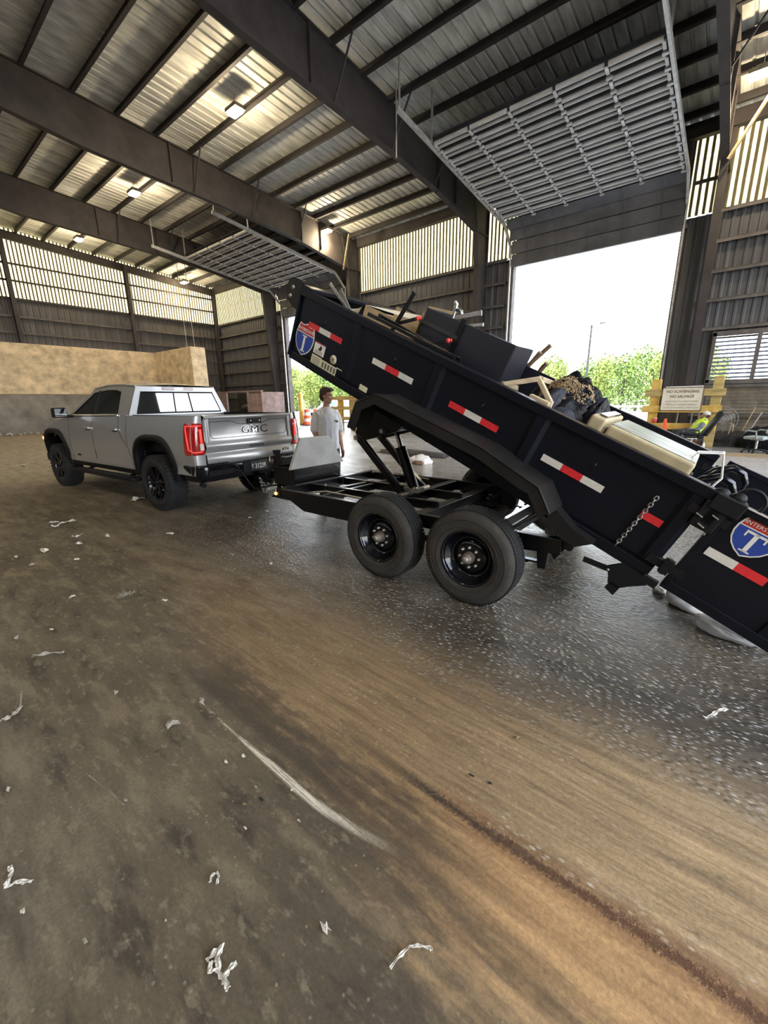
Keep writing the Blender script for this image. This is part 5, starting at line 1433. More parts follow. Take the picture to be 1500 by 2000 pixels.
# ---- loose metal bars
def loose_bar(label, a, c, w_, h_, mt, name='steel_bar', tip=None, cat='bar'):
    A_, C_ = BW_(*a), BW_(*c); mid = (A_ + C_) / 2
    t = thing(name, label, cat, mid)
    b = MB(); b.bar(A_ - mid, C_ - mid, w_, h_); d = (C_ - A_).normalized()
    b.bar(A_ - mid - d * 0.004, A_ - mid + d * 0.012, w_ * 1.12, h_ * 1.12); b.bar(C_ - mid - d * 0.012, C_ - mid + d * 0.004, w_ * 1.12, h_ * 1.12)
    b.build('bar', M[mt], t, 0.003)
    if tip is not None:
        q = MB(); q.ball(A_ - mid, 0.022, 8); q.bar(A_ - mid - d * 0.03, A_ - mid + d * 0.02, 0.022, 0.022); q.build('end_cap', M['plastic_red'], t, label='red end cap')
    return t
loose_bar('upright black steel bar slanting above the cardboard box', (2.76, 0.30, 0.98), (2.87, 0.30, 0.60), 0.022, 0.035, 'black_matte')
loose_bar('short black bar with a red end over the cardboard box', (2.66, 0.34, 0.80), (2.86, 0.32, 0.68), 0.02, 0.028, 'black_matte', tip=1)
loose_bar('black bar with a red end in front of the wardrobe carcass', (2.27, 0.33, 0.74), (2.50, 0.30, 0.60), 0.02, 0.028, 'black_matte', tip=1)
loose_bar('long black rail lying along the near bed side', (3.02, 0.10, 0.685), (2.02, 0.10, 0.672), 0.035, 0.03, 'black_frame', 'bed_frame_rail')
loose_bar('second long black rail lying just behind the first', (2.98, 0.20, 0.70), (2.0, 0.16, 0.665), 0.03, 0.03, 'black_frame', 'bed_frame_rail')
loose_bar('thin pale rod sticking out at the front of the bed', (3.80, 0.30, 0.76), (3.46, 0.30, 0.60), 0.014, 0.03, 'zinc', 'metal_strip')
loose_bar('flat grey strip leaning against the thin pale rod', (3.66, 0.32, 0.74), (3.44, 0.30, 0.60), 0.01, 0.05, 'alu', 'metal_strip')
loose_bar('pale steel rail standing behind the wardrobe carcass', (2.40, 0.95, 1.02), (2.80, 0.95, 0.82), 0.02, 0.045, 'alu', 'metal_rail')
loose_bar('second pale steel rail below the first one', (2.36, 1.0, 0.93), (2.75, 1.0, 0.76), 0.02, 0.03, 'galv', 'metal_rail')
tl = bed_thing('chrome_chair_leg', 'bright chrome bent tube above the wardrobe carcass', 'tube', 2.54, 0.75, 0.60)
b = MB(); b.tube([(0, 0, 0), (0.03, 0, 0.36), (0.035, 0.0, 0.41), (0.06, 0.0, 0.43)], 0.018, 10); b.tube([(0.03, 0, 0.36), (0.0, 0.0, 0.385), (-0.04, 0.0, 0.375), (-0.055, 0, 0.35)], 0.016, 10); b.build('tube', M['chrome'], tl)
# ---- upturned table with three legs showing
tb = bed_thing('upturned_table', 'upturned brown wooden table with legs in the air behind the wardrobe', 'table', 1.40, 1.05, 0.10)
b = MB(); b.box((0.22, 0.18, 0.53), (0.5, 0.5, 0.03)); b.build('table_top', M['wardrobe'], tb, 0.004)
b = MB(); b.box((0.22, 0.18, 0.27), (0.44, 0.44, 0.5)); b.build('packing', M['bag_navy'], tb, 0.04)
for a, c in (((0.44, 0.05, 0.55), (0.26, -0.02, 0.89)), ((0.40, 0.0, 0.55), (0.29, -0.10, 0.81)), ((0.27, -0.02, 0.55), (0.19, -0.10, 0.75))):
    b = MB(); b.bar(a, c, 0.032, 0.032); b.build('leg', M['brown_wood'], tb, 0.004)
# ---- pale wooden chair frame
cf = bed_thing('wooden_chair_frame', 'pale bare wooden chair frame without its seat beside the rubbish bags', 'chair', 1.15, 0.15, 0.32)
for a, c, w_ in (((0.42, 0.02, 0.32), (0.20, 0.10, 0.46), 0.045), ((0.22, 0.10, 0.46), (0.05, 0.10, 0.34), 0.045), ((0.42, 0.02, 0.32), (0.40, 0.0, 0.0), 0.045), ((0.06, 0.10, 0.35), (0.02, 0.10, 0.0), 0.06), ((0.02, 0.0, 0.33), (0.18, 0.0, 0.33), 0.05), ((0.42, 0.3, 0.30), (0.40, 0.3, 0.0), 0.045), ((0.42, 0.02, 0.32), (0.42, 0.3, 0.30), 0.045), ((0.20, 0.10, 0.46), (0.2, 0.36, 0.44), 0.045)):
    b = MB(); b.bar(a, c, w_, w_ * 0.8); b.build('frame_rail', M['pale_wood'], cf, 0.006)
wc = bed_thing('white_rag', 'small white rag hanging inside the wooden chair frame', 'rag', 1.28, 0.30, 0.36)
rows = [[(0.03 * math.sin(i * .9) + 0.05 * j - 0.03, 0.02 * math.cos(i * 1.7 + j), 0.26 - i * 0.045) for j in range(4)] for i in range(6)]
b = MB(); b.grid(rows); b.build('rag', M['white_shirt'], wc)
# ---- rubbish bags: lumpy shells
def lump(name, label, cat, loc, r, mt, seed=0, amp=0.22, freq=3.0, rot=None, squash=0.45, n=44, neck=None, crease=0.0):
    rnd = random.Random(seed); o0 = Vector((rnd.uniform(0, 50), rnd.uniform(0, 50), rnd.uniform(0, 50)))
    rows = []
    for i in range(n // 2 + 1):
        th = math.pi * i / (n // 2); row = []
        for k in range(n):
            ph = 2 * math.pi * k / n; st = max(math.sin(th), 0.01)
            d = Vector((st * math.cos(ph), st * math.sin(ph), math.cos(th)))
            q = 1 + amp * mnoise.noise(d * freq * 0.5 + o0) + amp * 0.5 * mnoise.noise(d * freq * 1.6 + o0)
            if crease: q += crease * (abs(mnoise.noise(d * freq * 2.2 + o0)) - 0.25)
            p = Vector((d.x * r[0], d.y * r[1], d.z * r[2])) * q
            if p.z < -r[2] * squash: p.z = -r[2] * squash + (p.z + r[2] * squash) * 0.12
            if rot is not None: p = rot @ p
            row.append(p)
        rows.append(row)
    b = MB(); b.grid(rows, 0, True, True)
    t = thing(name, label, cat, loc)
    b.build('bag_body' if 'bag' in name else 'body', M[mt], t)
    if neck is not None:
        q = MB(); q.tube([Vector(neck) * 0.86, Vector(neck) * 1.0, Vector(neck) * 1.12], [0.045, 0.018, 0.05], 10); q.build('tied_neck', M[mt], t)
    return t
lump('rubbish_bag', 'big shiny black rubbish bag heaped highest behind the bed side', 'bag', BW_(1.14, 0.60, 0.52), (0.31, 0.32, 0.33), 'bag_black', 3, 0.25, 3.2, bedrot, 0.9, 56, None, 0.10)
lump('rubbish_bag', 'black bag hanging lower on the side next to the beige fridge', 'bag', BW_(0.92, 0.60, 0.46), (0.13, 0.28, 0.32), 'bag_black', 9, 0.22, 3.0, bedrot, 0.9, 44, None, 0.10)
lump('duffel_bag', 'rounded dark navy cloth bag in front of the shiny black bag', 'bag', BW_(1.07, 0.26, 0.50), (0.13, 0.15, 0.17), 'bag_navy', 5, 0.10, 2.0, bedrot, 0.95)
lump('garment_bundle', 'dark crumpled clothing bundle between the chair frame and the shiny bag', 'clothing', BW_(1.22, 0.42, 0.58), (0.11, 0.16, 0.20), 'bag_navy', 8, 0.22, 3.0, bedrot, 0.95)
lt_ = thing('dry_litter', 'scatter of dry brown litter over the top of the shiny black bag', 'litter', BW_(1.20, 0.45, 0.68))
b = MB(); rnd = random.Random(2)
for k in range(1500):
    d = Vector((rnd.gauss(0.25, 0.42), rnd.gauss(-0.65, 0.30), rnd.gauss(0.65, 0.32)))
    d.normalize(); q = Vector((d.x * 0.29, d.y * 0.31, d.z * 0.33)) * (1.02 + 0.14 * mnoise.noise(d * 3) + rnd.uniform(0, .03))
    u = d.cross(Vector((rnd.random(), rnd.random(), rnd.random()))).normalized(); w_ = d.cross(u) + d * rnd.uniform(-.6, .6)
    s_ = rnd.uniform(0.004, 0.009); c_ = q + Vector((-0.04, 0.17, -0.16))
    b.add([bedrot @ (c_ + u * s_), bedrot @ (c_ + w_ * s_ * 1.8), bedrot @ (c_ - u * s_), bedrot @ (c_ - w_ * s_ * 1.5)], [(0, 1, 2, 3)])
o = b.build('litter', M['leaves_dry'], lt_); o['kind'] = 'stuff'
# ---- rack and black plastic arms by the tail
wr_ = bed_thing('wire_rack', 'bent white wire rack leaning at the end of the fridge', 'rack', 0.10, 0.34, 0.66)
b = MB()
P = [(0.10, 0.0, 0.10), (-0.02, 0.0, 0.16), (-0.10, 0.02, 0.02), (-0.06, 0.02, -0.20), (0.0, 0.02, -0.26)]
b.tube(P, 0.007, 6); b.tube([(x, y + 0.10, z) for x, y, z in P[:3]], 0.007, 6); b.tube([P[0], (P[0][0], 0.10, P[0][2])], 0.007, 6); b.tube([P[1], (P[1][0], 0.10, P[1][2])], 0.007, 6); b.tube([(0.10, 0, 0.10), (0.12, 0.0, 0.02), (0.06, 0.0, -0.10), (-0.05, 0.02, -0.2)], 0.006, 6)
b.build('wire', M['white_metal'], wr_)
for k, (u, w, v, lab) in enumerate(((-0.02, 0.95, 0.52, 'curled black plastic chair arm nearest the fridge'), (-0.07, 1.25, 0.58, 'curled black plastic chair arm farther toward the hall'))):
    t = bed_thing('chair_arm', lab, 'chair arm', u, w, v, 'broken black chair arms')
    b = MB(); pts = [(0.16, 0, -0.30), (0.12, 0, -0.12), (0.06, 0, 0.02), (-0.02, 0, 0.09), (-0.10, 0, 0.08), (-0.15, 0.0, 0.03), (-0.165, 0, -0.03)]
    b.tube(pts, [0.03, 0.036, 0.037, 0.034, 0.028, 0.02, 0.008], 10); b.build('arm', M['bag_black'] if False else M['rim_black'], t)
t = bed_thing('metal_basket', 'small dark metal basket wedged at the end of the fridge', 'basket', 0.06, 0.16, 0.44)
b = MB()
for k in range(5): b.bar((0.0, 0.03 * k, 0.0), (0.0, 0.03 * k, 0.16), 0.008, 0.008, up=(1, 0, 0)); b.bar((0.08, 0.03 * k, 0.0), (0.08, 0.03 * k, 0.16), 0.008, 0.008, up=(1, 0, 0))
for z in (0.0, 0.05, 0.1, 0.16):
    for x in (0.0, 0.08): b.bar((x, -0.01, z), (x, 0.13, z), 0.008, 0.008)
    for y in (-0.01, 0.13): b.bar((0, y, z), (0.08, y, z), 0.008, 0.008)
b.build('basket_wire', M['zinc'], t)
# ---- white sacks and scraps on the ground under the open door
lump('plastic_sack', 'full white plastic sack under the near open tailgate door', 'sack', (-0.05, 3.84, 0.06), (0.19, 0.14, 0.10), 'bag_white', 21, 0.22, 3.0, Matrix.Rotation(R(-25), 3, 'Z'), 0.6, 44, None, 0.08)
lump('plastic_sack', 'flatter white plastic sack nearer the bottom right corner of the tailgate', 'sack', (0.17, 3.50, 0.045), (0.19, 0.11, 0.075), 'bag_white', 22, 0.25, 3.0, Matrix.Rotation(R(-20), 3, 'Z'), 0.5, 44, None, 0.10)
lump('crumpled_wrapper', 'small white and red wrapper on the floor below the tailgate latch', 'wrapper', (-0.29, 3.97, 0.02), (0.05, 0.04, 0.03), 'paper', 23, 0.35, 4, None, 0.6, 20)
# ================================================================ people
def soft(name, prims, material, parent, voxel=0.009, smooth=6, fold=None, label=None):
    """one continuous surface from tapered limbs and ellipsoids (voxel remesh + smoothing)"""
    b = MB()
    for p in prims:
        if p[0] == 'limb':      # chain of (point, radius)
            pts = [Vector(q[0]) for q in p[1]]; rs = [q[1] for q in p[1]]
            b.tube(pts, rs, 14)
            for q, r in zip(pts, rs): b.ball(q, r, 12)
        elif p[0] == 'ball':
            b.ball(p[1], p[2], 18, 0, p[3] if len(p) > 3 else None)
        elif p[0] == 'loft':    # list of (centre, rx, ry) rings
            rows = []
            for c, rx, ry in p[1]:
                rows.append([Vector(c) + Vector((rx * math.cos(2 * math.pi * k / 28), ry * math.sin(2 * math.pi * k / 28), 0)) for k in range(28)])
            n0 = len(b.v); b.grid(rows, 0, True, True)
            b.add(rows[0], [tuple(reversed(range(28)))]); b.add(rows[-1], [tuple(range(28))])
    o = b.build(name, material)
    bm = bmesh.new(); bm.from_mesh(o.data); bmesh.ops.remove_doubles(bm, verts=bm.verts, dist=0.0005); bmesh.ops.recalc_face_normals(bm, faces=bm.faces); bm.to_mesh(o.data); bm.free()
    md = o.modifiers.new('remesh', 'REMESH'); md.mode = 'VOXEL'; md.voxel_size = voxel; md.use_smooth_shade = True
    sm = o.modifiers.new('smooth', 'SMOOTH'); sm.factor = 0.5; sm.iterations = smooth
    bpy.context.view_layer.update()
    me = bpy.data.meshes.new_from_object(o.evaluated_get(bpy.context.evaluated_depsgraph_get()))
    bpy.data.objects.remove(o)
    me.materials.clear(); me.materials.append(material)
    for p in me.polygons: p.use_smooth = True
    if fold:
        f, amp, st = fold
        for v in me.vertices:
            q = Vector((v.co.x * f * st[0], v.co.y * f * st[1], v.co.z * f * st[2]))
            v.co += v.normal * amp * (mnoise.noise(q) + 0.5 * mnoise.noise(q * 2.3))
    oo = bpy.data.objects.new(name, me)
    link(oo, parent)
    if label: oo['label'] = label
    return oo

def hand(wrist, d, palm_n, side, curl=0.5, s=1.0):
    """five separate fingers; d = pointing direction, palm_n = palm normal, side = +1/-1 for the thumb"""
    d = Vector(d).normalized(); n = (Vector(palm_n) - d * d.dot(Vector(palm_n))).normalized(); t = d.cross(n) * side
    w = Vector(wrist)
    P = [('limb', [(w, 0.027 * s), (w + d * 0.035 * s + t * 0.008, 0.028 * s), (w + d * 0.075 * s, 0.024 * s)]),
         ('limb', [(w + d * 0.03 * s - t * 0.016 * s, 0.02 * s), (w + d * 0.082 * s - t * 0.026 * s, 0.013 * s)]),
         ('limb', [(w + d * 0.03 * s + t * 0.016 * s, 0.02 * s), (w + d * 0.085 * s + t * 0.028 * s, 0.013 * s)])]
    for k, (off_, L) in enumerate(((0.030, 0.072), (0.011, 0.080), (-0.009, 0.074), (-0.028, 0.058))):
        a = w + d * 0.085 * s + t * off_ * s
        p = [a]; ang = 0.0
        for q, fr in enumerate((0.45, 0.32, 0.23)):
            ang += curl * (0.5 + 0.35 * q)
            dd = d * math.cos(ang) + n * math.sin(ang)
            p.append(p[-1] + dd * L * fr * s + t * off_ * 0.10)
        P.append(('limb', [(p[0], 0.0095 * s), (p[1], 0.009 * s), (p[2], 0.008 * s), (p[3], 0.007 * s)]))
    a = w + d * 0.03 * s + t * 0.028 * s
    P.append(('limb', [(a, 0.014 * s), (a + (d * 0.6 + t * 0.7) * 0.035 * s, 0.011 * s), (a + (d * 0.85 + t * 0.55 + n * 0.3) * 0.065 * s, 0.009 * s)]))
    return P

def head_prims(c, q):
    """face towards -Y before rotation q"""
    f = lambda x, y, z: Vector(c) + q @ Vector((x, y, z))
    B = lambda p, r, rr=None: ('ball', f(*p), r, q if rr is None else q @ rr)
    P = [B((0, 0.012, 0.03), (0.074, 0.094, 0.088)), B((0, -0.012, -0.03), (0.060, 0.074, 0.080)), B((0, -0.040, -0.088), (0.036, 0.034, 0.026)),
         B((0, -0.062, 0.030), (0.052, 0.026, 0.020)), B((0.034, -0.064, -0.022), (0.022, 0.018, 0.018)), B((-0.034, -0.064, -0.022), (0.022, 0.018, 0.018)),
         B((0, -0.088, -0.026), (0.014, 0.020, 0.012)), B((0, -0.080, 0.000), (0.009, 0.016, 0.026)),
         B((0, -0.076, -0.056), (0.024, 0.012, 0.0065)), B((0, -0.074, -0.068), (0.021, 0.012, 0.007)), B((0, -0.066, -0.097), (0.020, 0.018, 0.014)),
         B((0.076, 0.012, -0.008), (0.010, 0.018, 0.030)), B((-0.076, 0.012, -0.008), (0.010, 0.018, 0.030)),
         B((0.048, -0.02, -0.066), (0.018, 0.04, 0.02)), B((-0.048, -0.02, -0.066), (0.018, 0.04, 0.02))]
    return P, f
def face_bits(t, f, q, iris=(0.03, 0.02, 0.015)):
    for s in (-1, 1):
        b = MB(); b.ball(f(s * 0.031, -0.071, 0.004), (0.0125, 0.010, 0.0085), 10, 0, q); b.build('eye', M['decal_white'], t)
        b = MB(); b.ball(f(s * 0.031, -0.0795, 0.004), (0.0055, 0.003, 0.0055), 8, 0, q); b.build('iris', M['ink'], t)
        b = MB(); b.tube([f(s * 0.014, -0.086, 0.024), f(s * 0.032, -0.084, 0.030), f(s * 0.050, -0.070, 0.024)], 0.0045, 6); b.build('eyebrow', M['hair'], t)
    b = MB(); b.tube([f(-0.021, -0.080, -0.062), f(0, -0.088, -0.062), f(0.021, -0.080, -0.062)], 0.0035, 6); b.build('lips', M['skin2'], t)

# ---- the young man behind the pump box
man = thing('person', 'young man in a white t-shirt standing beyond the pump box looking to the right', 'person', (-5.03, 4.66, 0), R(75))
hq = Matrix.Rotation(R(34), 3, 'Z') @ Matrix.Rotation(R(7), 3, 'X')
HC = (0.0, -0.035, 1.685)
HP, hf = head_prims(HC, hq)
bodyP = HP + [
    ('limb', [((0, 0.02, 1.44), 0.062), ((0, 0.005, 1.52), 0.055), ((0, -0.012, 1.60), 0.053)]),
    ('loft', [((0, 0.01, 0.93), 0.145, 0.10), ((0, 0.0, 1.08), 0.135, 0.095), ((0, 0.0, 1.25), 0.155, 0.108), ((0, 0.01, 1.36), 0.155, 0.10), ((0, 0.015, 1.44), 0.10, 0.07), ((0, 0.012, 1.485), 0.06, 0.055)]),
    ('limb', [((-0.08, 0, 1.385), 0.058), ((-0.165, 0.01, 1.385), 0.050), ((-0.195, 0.03, 1.27), 0.047), ((-0.212, 0.035, 1.12), 0.041), ((-0.195, -0.085, 0.985), 0.036), ((-0.165, -0.175, 0.90), 0.027)]),
    ('limb', [((0.08, 0, 1.385), 0.058), ((0.165, 0.01, 1.385), 0.050), ((0.198, 0.02, 1.27), 0.047), ((0.215, 0.02, 1.12), 0.041), ((0.222, -0.02, 0.98), 0.036), ((0.225, -0.05, 0.87), 0.027)]),
    ('limb', [((-0.095, 0.01, 0.93), 0.095), ((-0.105, 0.0, 0.72), 0.075), ((-0.11, -0.01, 0.50), 0.055), ((-0.11, 0.01, 0.36), 0.054), ((-0.11, 0.03, 0.10), 0.036), ((-0.11, -0.06, 0.05), 0.035)]),
    ('limb', [((0.095, 0.01, 0.93), 0.095), ((0.105, 0.0, 0.72), 0.075), ((0.115, -0.02, 0.50), 0.055), ((0.115, 0.0, 0.36), 0.054), ((0.12, 0.02, 0.10), 0.036), ((0.12, -0.07, 0.05), 0.035)]),
] + hand((-0.16, -0.19, 0.885), (0.25, -0.75, -0.6), (0.6, 0.1, -0.5), 1, 0.5) + hand((0.225, -0.055, 0.85), (0.0, -0.25, -1), (-1, 0.0, 0.1), -1, 0.45)
soft('body', bodyP, M['skin'], man, 0.0068, 3)
face_bits(man, hf, hq)
soft('hair', [('ball', hf(0, 0.030, 0.055), (0.084, 0.096, 0.082), hq), ('ball', hf(0, 0.070, -0.005), (0.072, 0.052, 0.085), hq), ('ball', hf(0.062, 0.03, 0.03), (0.024, 0.05, 0.05), hq), ('ball', hf(-0.062, 0.03, 0.03), (0.024, 0.05, 0.05), hq), ('ball', hf(0.01, -0.050, 0.098), (0.062, 0.042, 0.028), hq), ('ball', hf(-0.035, -0.048, 0.092), (0.035, 0.036, 0.028), hq)], M['hair'], man, 0.008, 2, (38, 0.006, (1, 1, 0.6)))
soft('t_shirt', [
    ('loft', [((0, 0.005, 0.86), 0.192, 0.145), ((0, 0.0, 0.95), 0.186, 0.140), ((0, 0.0, 1.10), 0.176, 0.132), ((0, 0.0, 1.27), 0.184, 0.136), ((0, 0.01, 1.37), 0.186, 0.130), ((0, 0.015, 1.435), 0.150, 0.106), ((0, 0.012, 1.475), 0.112, 0.088), ((0, 0.010, 1.512), 0.078, 0.072)]),
    ('limb', [((-0.08, 0.01, 1.405), 0.088), ((-0.165, 0.012, 1.395), 0.074), ((-0.203, 0.03, 1.28), 0.066), ((-0.218, 0.035, 1.175), 0.068)]),
    ('limb', [((0.08, 0.01, 1.405), 0.088), ((0.165, 0.012, 1.395), 0.074), ((0.206, 0.02, 1.28), 0.066), ((0.222, 0.02, 1.175), 0.068)])], M['white_shirt'], man, 0.010, 4, (10, 0.016, (1.7, 1.7, 0.40)))
b = MB(); b.tube([(0.076 * math.cos(a), 0.008 + 0.070 * math.sin(a), 1.502 - 0.012 * math.sin(-a)) for a in [2 * math.pi * k / 24 for k in range(24)]], 0.010, 6, 0, True, True, True); b.build('collar', M['white_shirt'], man)
b = MB(); b.ball((0.085, -0.142, 1.305), (0.034, 0.006, 0.012), 10); b.ball((0.105, -0.138, 1.288), (0.025, 0.006, 0.010), 8); b.build('chest_print', M['ink_grey'], man, label='small dark chest print')
soft('trousers', [('loft', [((0, 0.01, 0.80), 0.165, 0.125), ((0, 0.01, 0.90), 0.165, 0.12), ((0, 0.005, 1.0), 0.155, 0.112)]),
    ('limb', [((-0.095, 0.01, 0.88), 0.108), ((-0.108, 0.0, 0.70), 0.092), ((-0.113, -0.005, 0.48), 0.075), ((-0.113, 0.02, 0.28), 0.068), ((-0.113, 0.025, 0.10), 0.066)]),
    ('limb', [((0.095, 0.01, 0.88), 0.108), ((0.108, 0.0, 0.70), 0.092), ((0.118, -0.01, 0.48), 0.075), ((0.12, 0.01, 0.28), 0.068), ((0.122, 0.015, 0.10), 0.066)])], M['denim'], man, 0.011, 4, (10, 0.006, (1, 1, 0.6)))
for x, y in ((-0.113, -0.05), (0.122, -0.06)):
    soft('shoe', [('ball', (x, y + 0.05, 0.055), (0.045, 0.09, 0.055)), ('ball', (x, y - 0.06, 0.042), (0.048, 0.09, 0.042)), ('loft', [((x, y, 0.004), 0.05, 0.15), ((x, y, 0.022), 0.05, 0.152)])], M['shoe'], man, 0.008, 3)

# ---- the attendant dozing in the high-back chair
AT = (-1.04, 16.5)
att = thing('person', 'attendant in a hi-vis vest and pale cap reclining in the black chair', 'person', (AT[0], AT[1], 0), R(-72))
# local: facing -Y, hips at origin; torso leans back (+Y)
aq = Matrix.Rotation(R(-18), 3, 'X') @ Matrix.Rotation(R(-12), 3, 'Z')
AC = (0.0, 0.255, 1.045)
HP2, af = head_prims(AC, aq)
def lean(z): return 0.05 + (z - 0.50) * 0.52
bodyA = HP2 + [
    ('limb', [((0, 0.25, 0.90), 0.058), ((0, 0.26, 0.98), 0.053)]),
    ('limb', [((-0.07, 0.04, 0.54), 0.115), ((-0.06, 0.13, 0.72), 0.125), ((-0.06, 0.215, 0.86), 0.105)]), ('limb', [((0.07, 0.04, 0.54), 0.115), ((0.06, 0.13, 0.72), 0.125), ((0.06, 0.215, 0.86), 0.105)]),
    ('limb', [((-0.17, 0.22, 0.86), 0.062), ((-0.255, 0.14, 0.72), 0.050), ((-0.27, 0.03, 0.66), 0.043), ((-0.17, 0.09, 0.84), 0.036), ((-0.10, 0.13, 0.93), 0.028)]),
    ('limb', [((0.17, 0.22, 0.86), 0.062), ((0.25, 0.12, 0.70), 0.050), ((0.26, 0.02, 0.62), 0.043), ((0.20, -0.13, 0.58), 0.036), ((0.17, -0.20, 0.57), 0.028)]),
    ('limb', [((-0.09, 0.03, 0.50), 0.095), ((-0.12, -0.20, 0.53), 0.080), ((-0.13, -0.43, 0.54), 0.060), ((-0.12, -0.44, 0.34), 0.055), ((-0.11, -0.40, 0.11), 0.038), ((-0.11, -0.49, 0.055), 0.036)]),
    ('limb', [((0.09, 0.03, 0.50), 0.095), ((0.11, -0.20, 0.54), 0.080), ((0.12, -0.42, 0.56), 0.060), ((0.12, -0.46, 0.34), 0.055), ((0.12, -0.44, 0.11), 0.038), ((0.12, -0.53, 0.055), 0.036)]),
] + hand((-0.095, 0.135, 0.94), (0.5, 0.1, 0.8), (0.4, 0.9, 0.0), 1, 0.7) + hand((0.165, -0.215, 0.57), (-0.3, -0.9, -0.1), (0, 0, -1), 1, 0.5)
soft('body', bodyA, M['skin2'], att, 0.0075, 3)
face_bits(att, af, aq)
soft('hair', [('ball', af(0, 0.045, 0.01), (0.079, 0.075, 0.075), aq)], M['hair'], att, 0.009, 2)
soft('cap', [('ball', af(0, 0.012, 0.058), (0.090, 0.106, 0.072), aq), ('ball', af(0, -0.12, 0.055), (0.068, 0.065, 0.010), aq @ Matrix.Rotation(R(8), 3, 'X'))], M['cap'], att, 0.0075, 2)
soft('sweatshirt', [
    ('limb', [((-0.07, 0.05, 0.56), 0.128), ((-0.06, 0.135, 0.72), 0.138), ((-0.06, 0.215, 0.86), 0.112)]), ('limb', [((0.07, 0.05, 0.56), 0.128), ((0.06, 0.135, 0.72), 0.138), ((0.06, 0.215, 0.86), 0.112)]),
    ('limb', [((-0.16, 0.215, 0.86), 0.080), ((-0.258, 0.14, 0.72), 0.066), ((-0.272, 0.03, 0.66), 0.062), ((-0.175, 0.085, 0.83), 0.050), ((-0.12, 0.12, 0.90), 0.042)]),
    ('limb', [((0.16, 0.215, 0.86), 0.080), ((0.253, 0.12, 0.70), 0.066), ((0.262, 0.02, 0.62), 0.060), ((0.205, -0.12, 0.58), 0.048), ((0.18, -0.18, 0.572), 0.042)])], M['grey_cloth'], att, 0.011, 4, (10, 0.008, (1, 1, 1)))
soft('hi_vis_vest', [
    ('limb', [((-0.075, 0.045, 0.58), 0.138), ((-0.065, 0.13, 0.72), 0.150), ((-0.075, 0.21, 0.855), 0.124)]), ('limb', [((0.075, 0.045, 0.58), 0.138), ((0.065, 0.13, 0.72), 0.150), ((0.075, 0.21, 0.855), 0.124)]),
    ('limb', [((-0.13, 0.205, 0.87), 0.085), ((-0.19, 0.20, 0.83), 0.082)]), ('limb', [((0.13, 0.205, 0.87), 0.085), ((0.19, 0.20, 0.83), 0.082)])], M['hivis'], att, 0.011, 4, (8, 0.007, (1, 1, 1)))
b = MB()
for z0, y0_ in ((0.62, 0.07), (0.75, 0.145)):
    ring = [(0.232 * math.cos(a), y0_ + 0.165 * math.sin(a), z0 + 0.07 * math.sin(a) * -0.5) for a in [2 * math.pi * k / 28 for k in range(28)]]
    b.grid([[(x, y, z - 0.022) for x, y, z in ring], [(x, y, z + 0.022) for x, y, z in ring]], 0, True, True)
b.build('reflective_band', M['reflective'], att)
soft('trousers', [('limb', [((-0.06, 0.05, 0.52), 0.125), ((0.06, 0.05, 0.52), 0.125)]),
    ('limb', [((-0.09, 0.02, 0.51), 0.112), ((-0.12, -0.20, 0.535), 0.095), ((-0.13, -0.43, 0.54), 0.078), ((-0.12, -0.44, 0.34), 0.070), ((-0.11, -0.40, 0.13), 0.062)]),
    ('limb', [((0.09, 0.02, 0.51), 0.112), ((0.11, -0.20, 0.545), 0.095), ((0.12, -0.42, 0.56), 0.078), ((0.12, -0.46, 0.34), 0.070), ((0.12, -0.44, 0.13), 0.062)])], M['denim'], att, 0.011, 4, (10, 0.006, (1, 1, 1)))
for x, y in ((-0.11, -0.47), (0.12, -0.51)):
    soft('shoe', [('ball', (x, y + 0.05, 0.055), (0.045, 0.09, 0.055)), ('ball', (x, y - 0.06, 0.042), (0.048, 0.09, 0.042)), ('loft', [((x, y, 0.004), 0.05, 0.15), ((x, y, 0.022), 0.05, 0.152)])], M['shoe'], att, 0.009, 3)
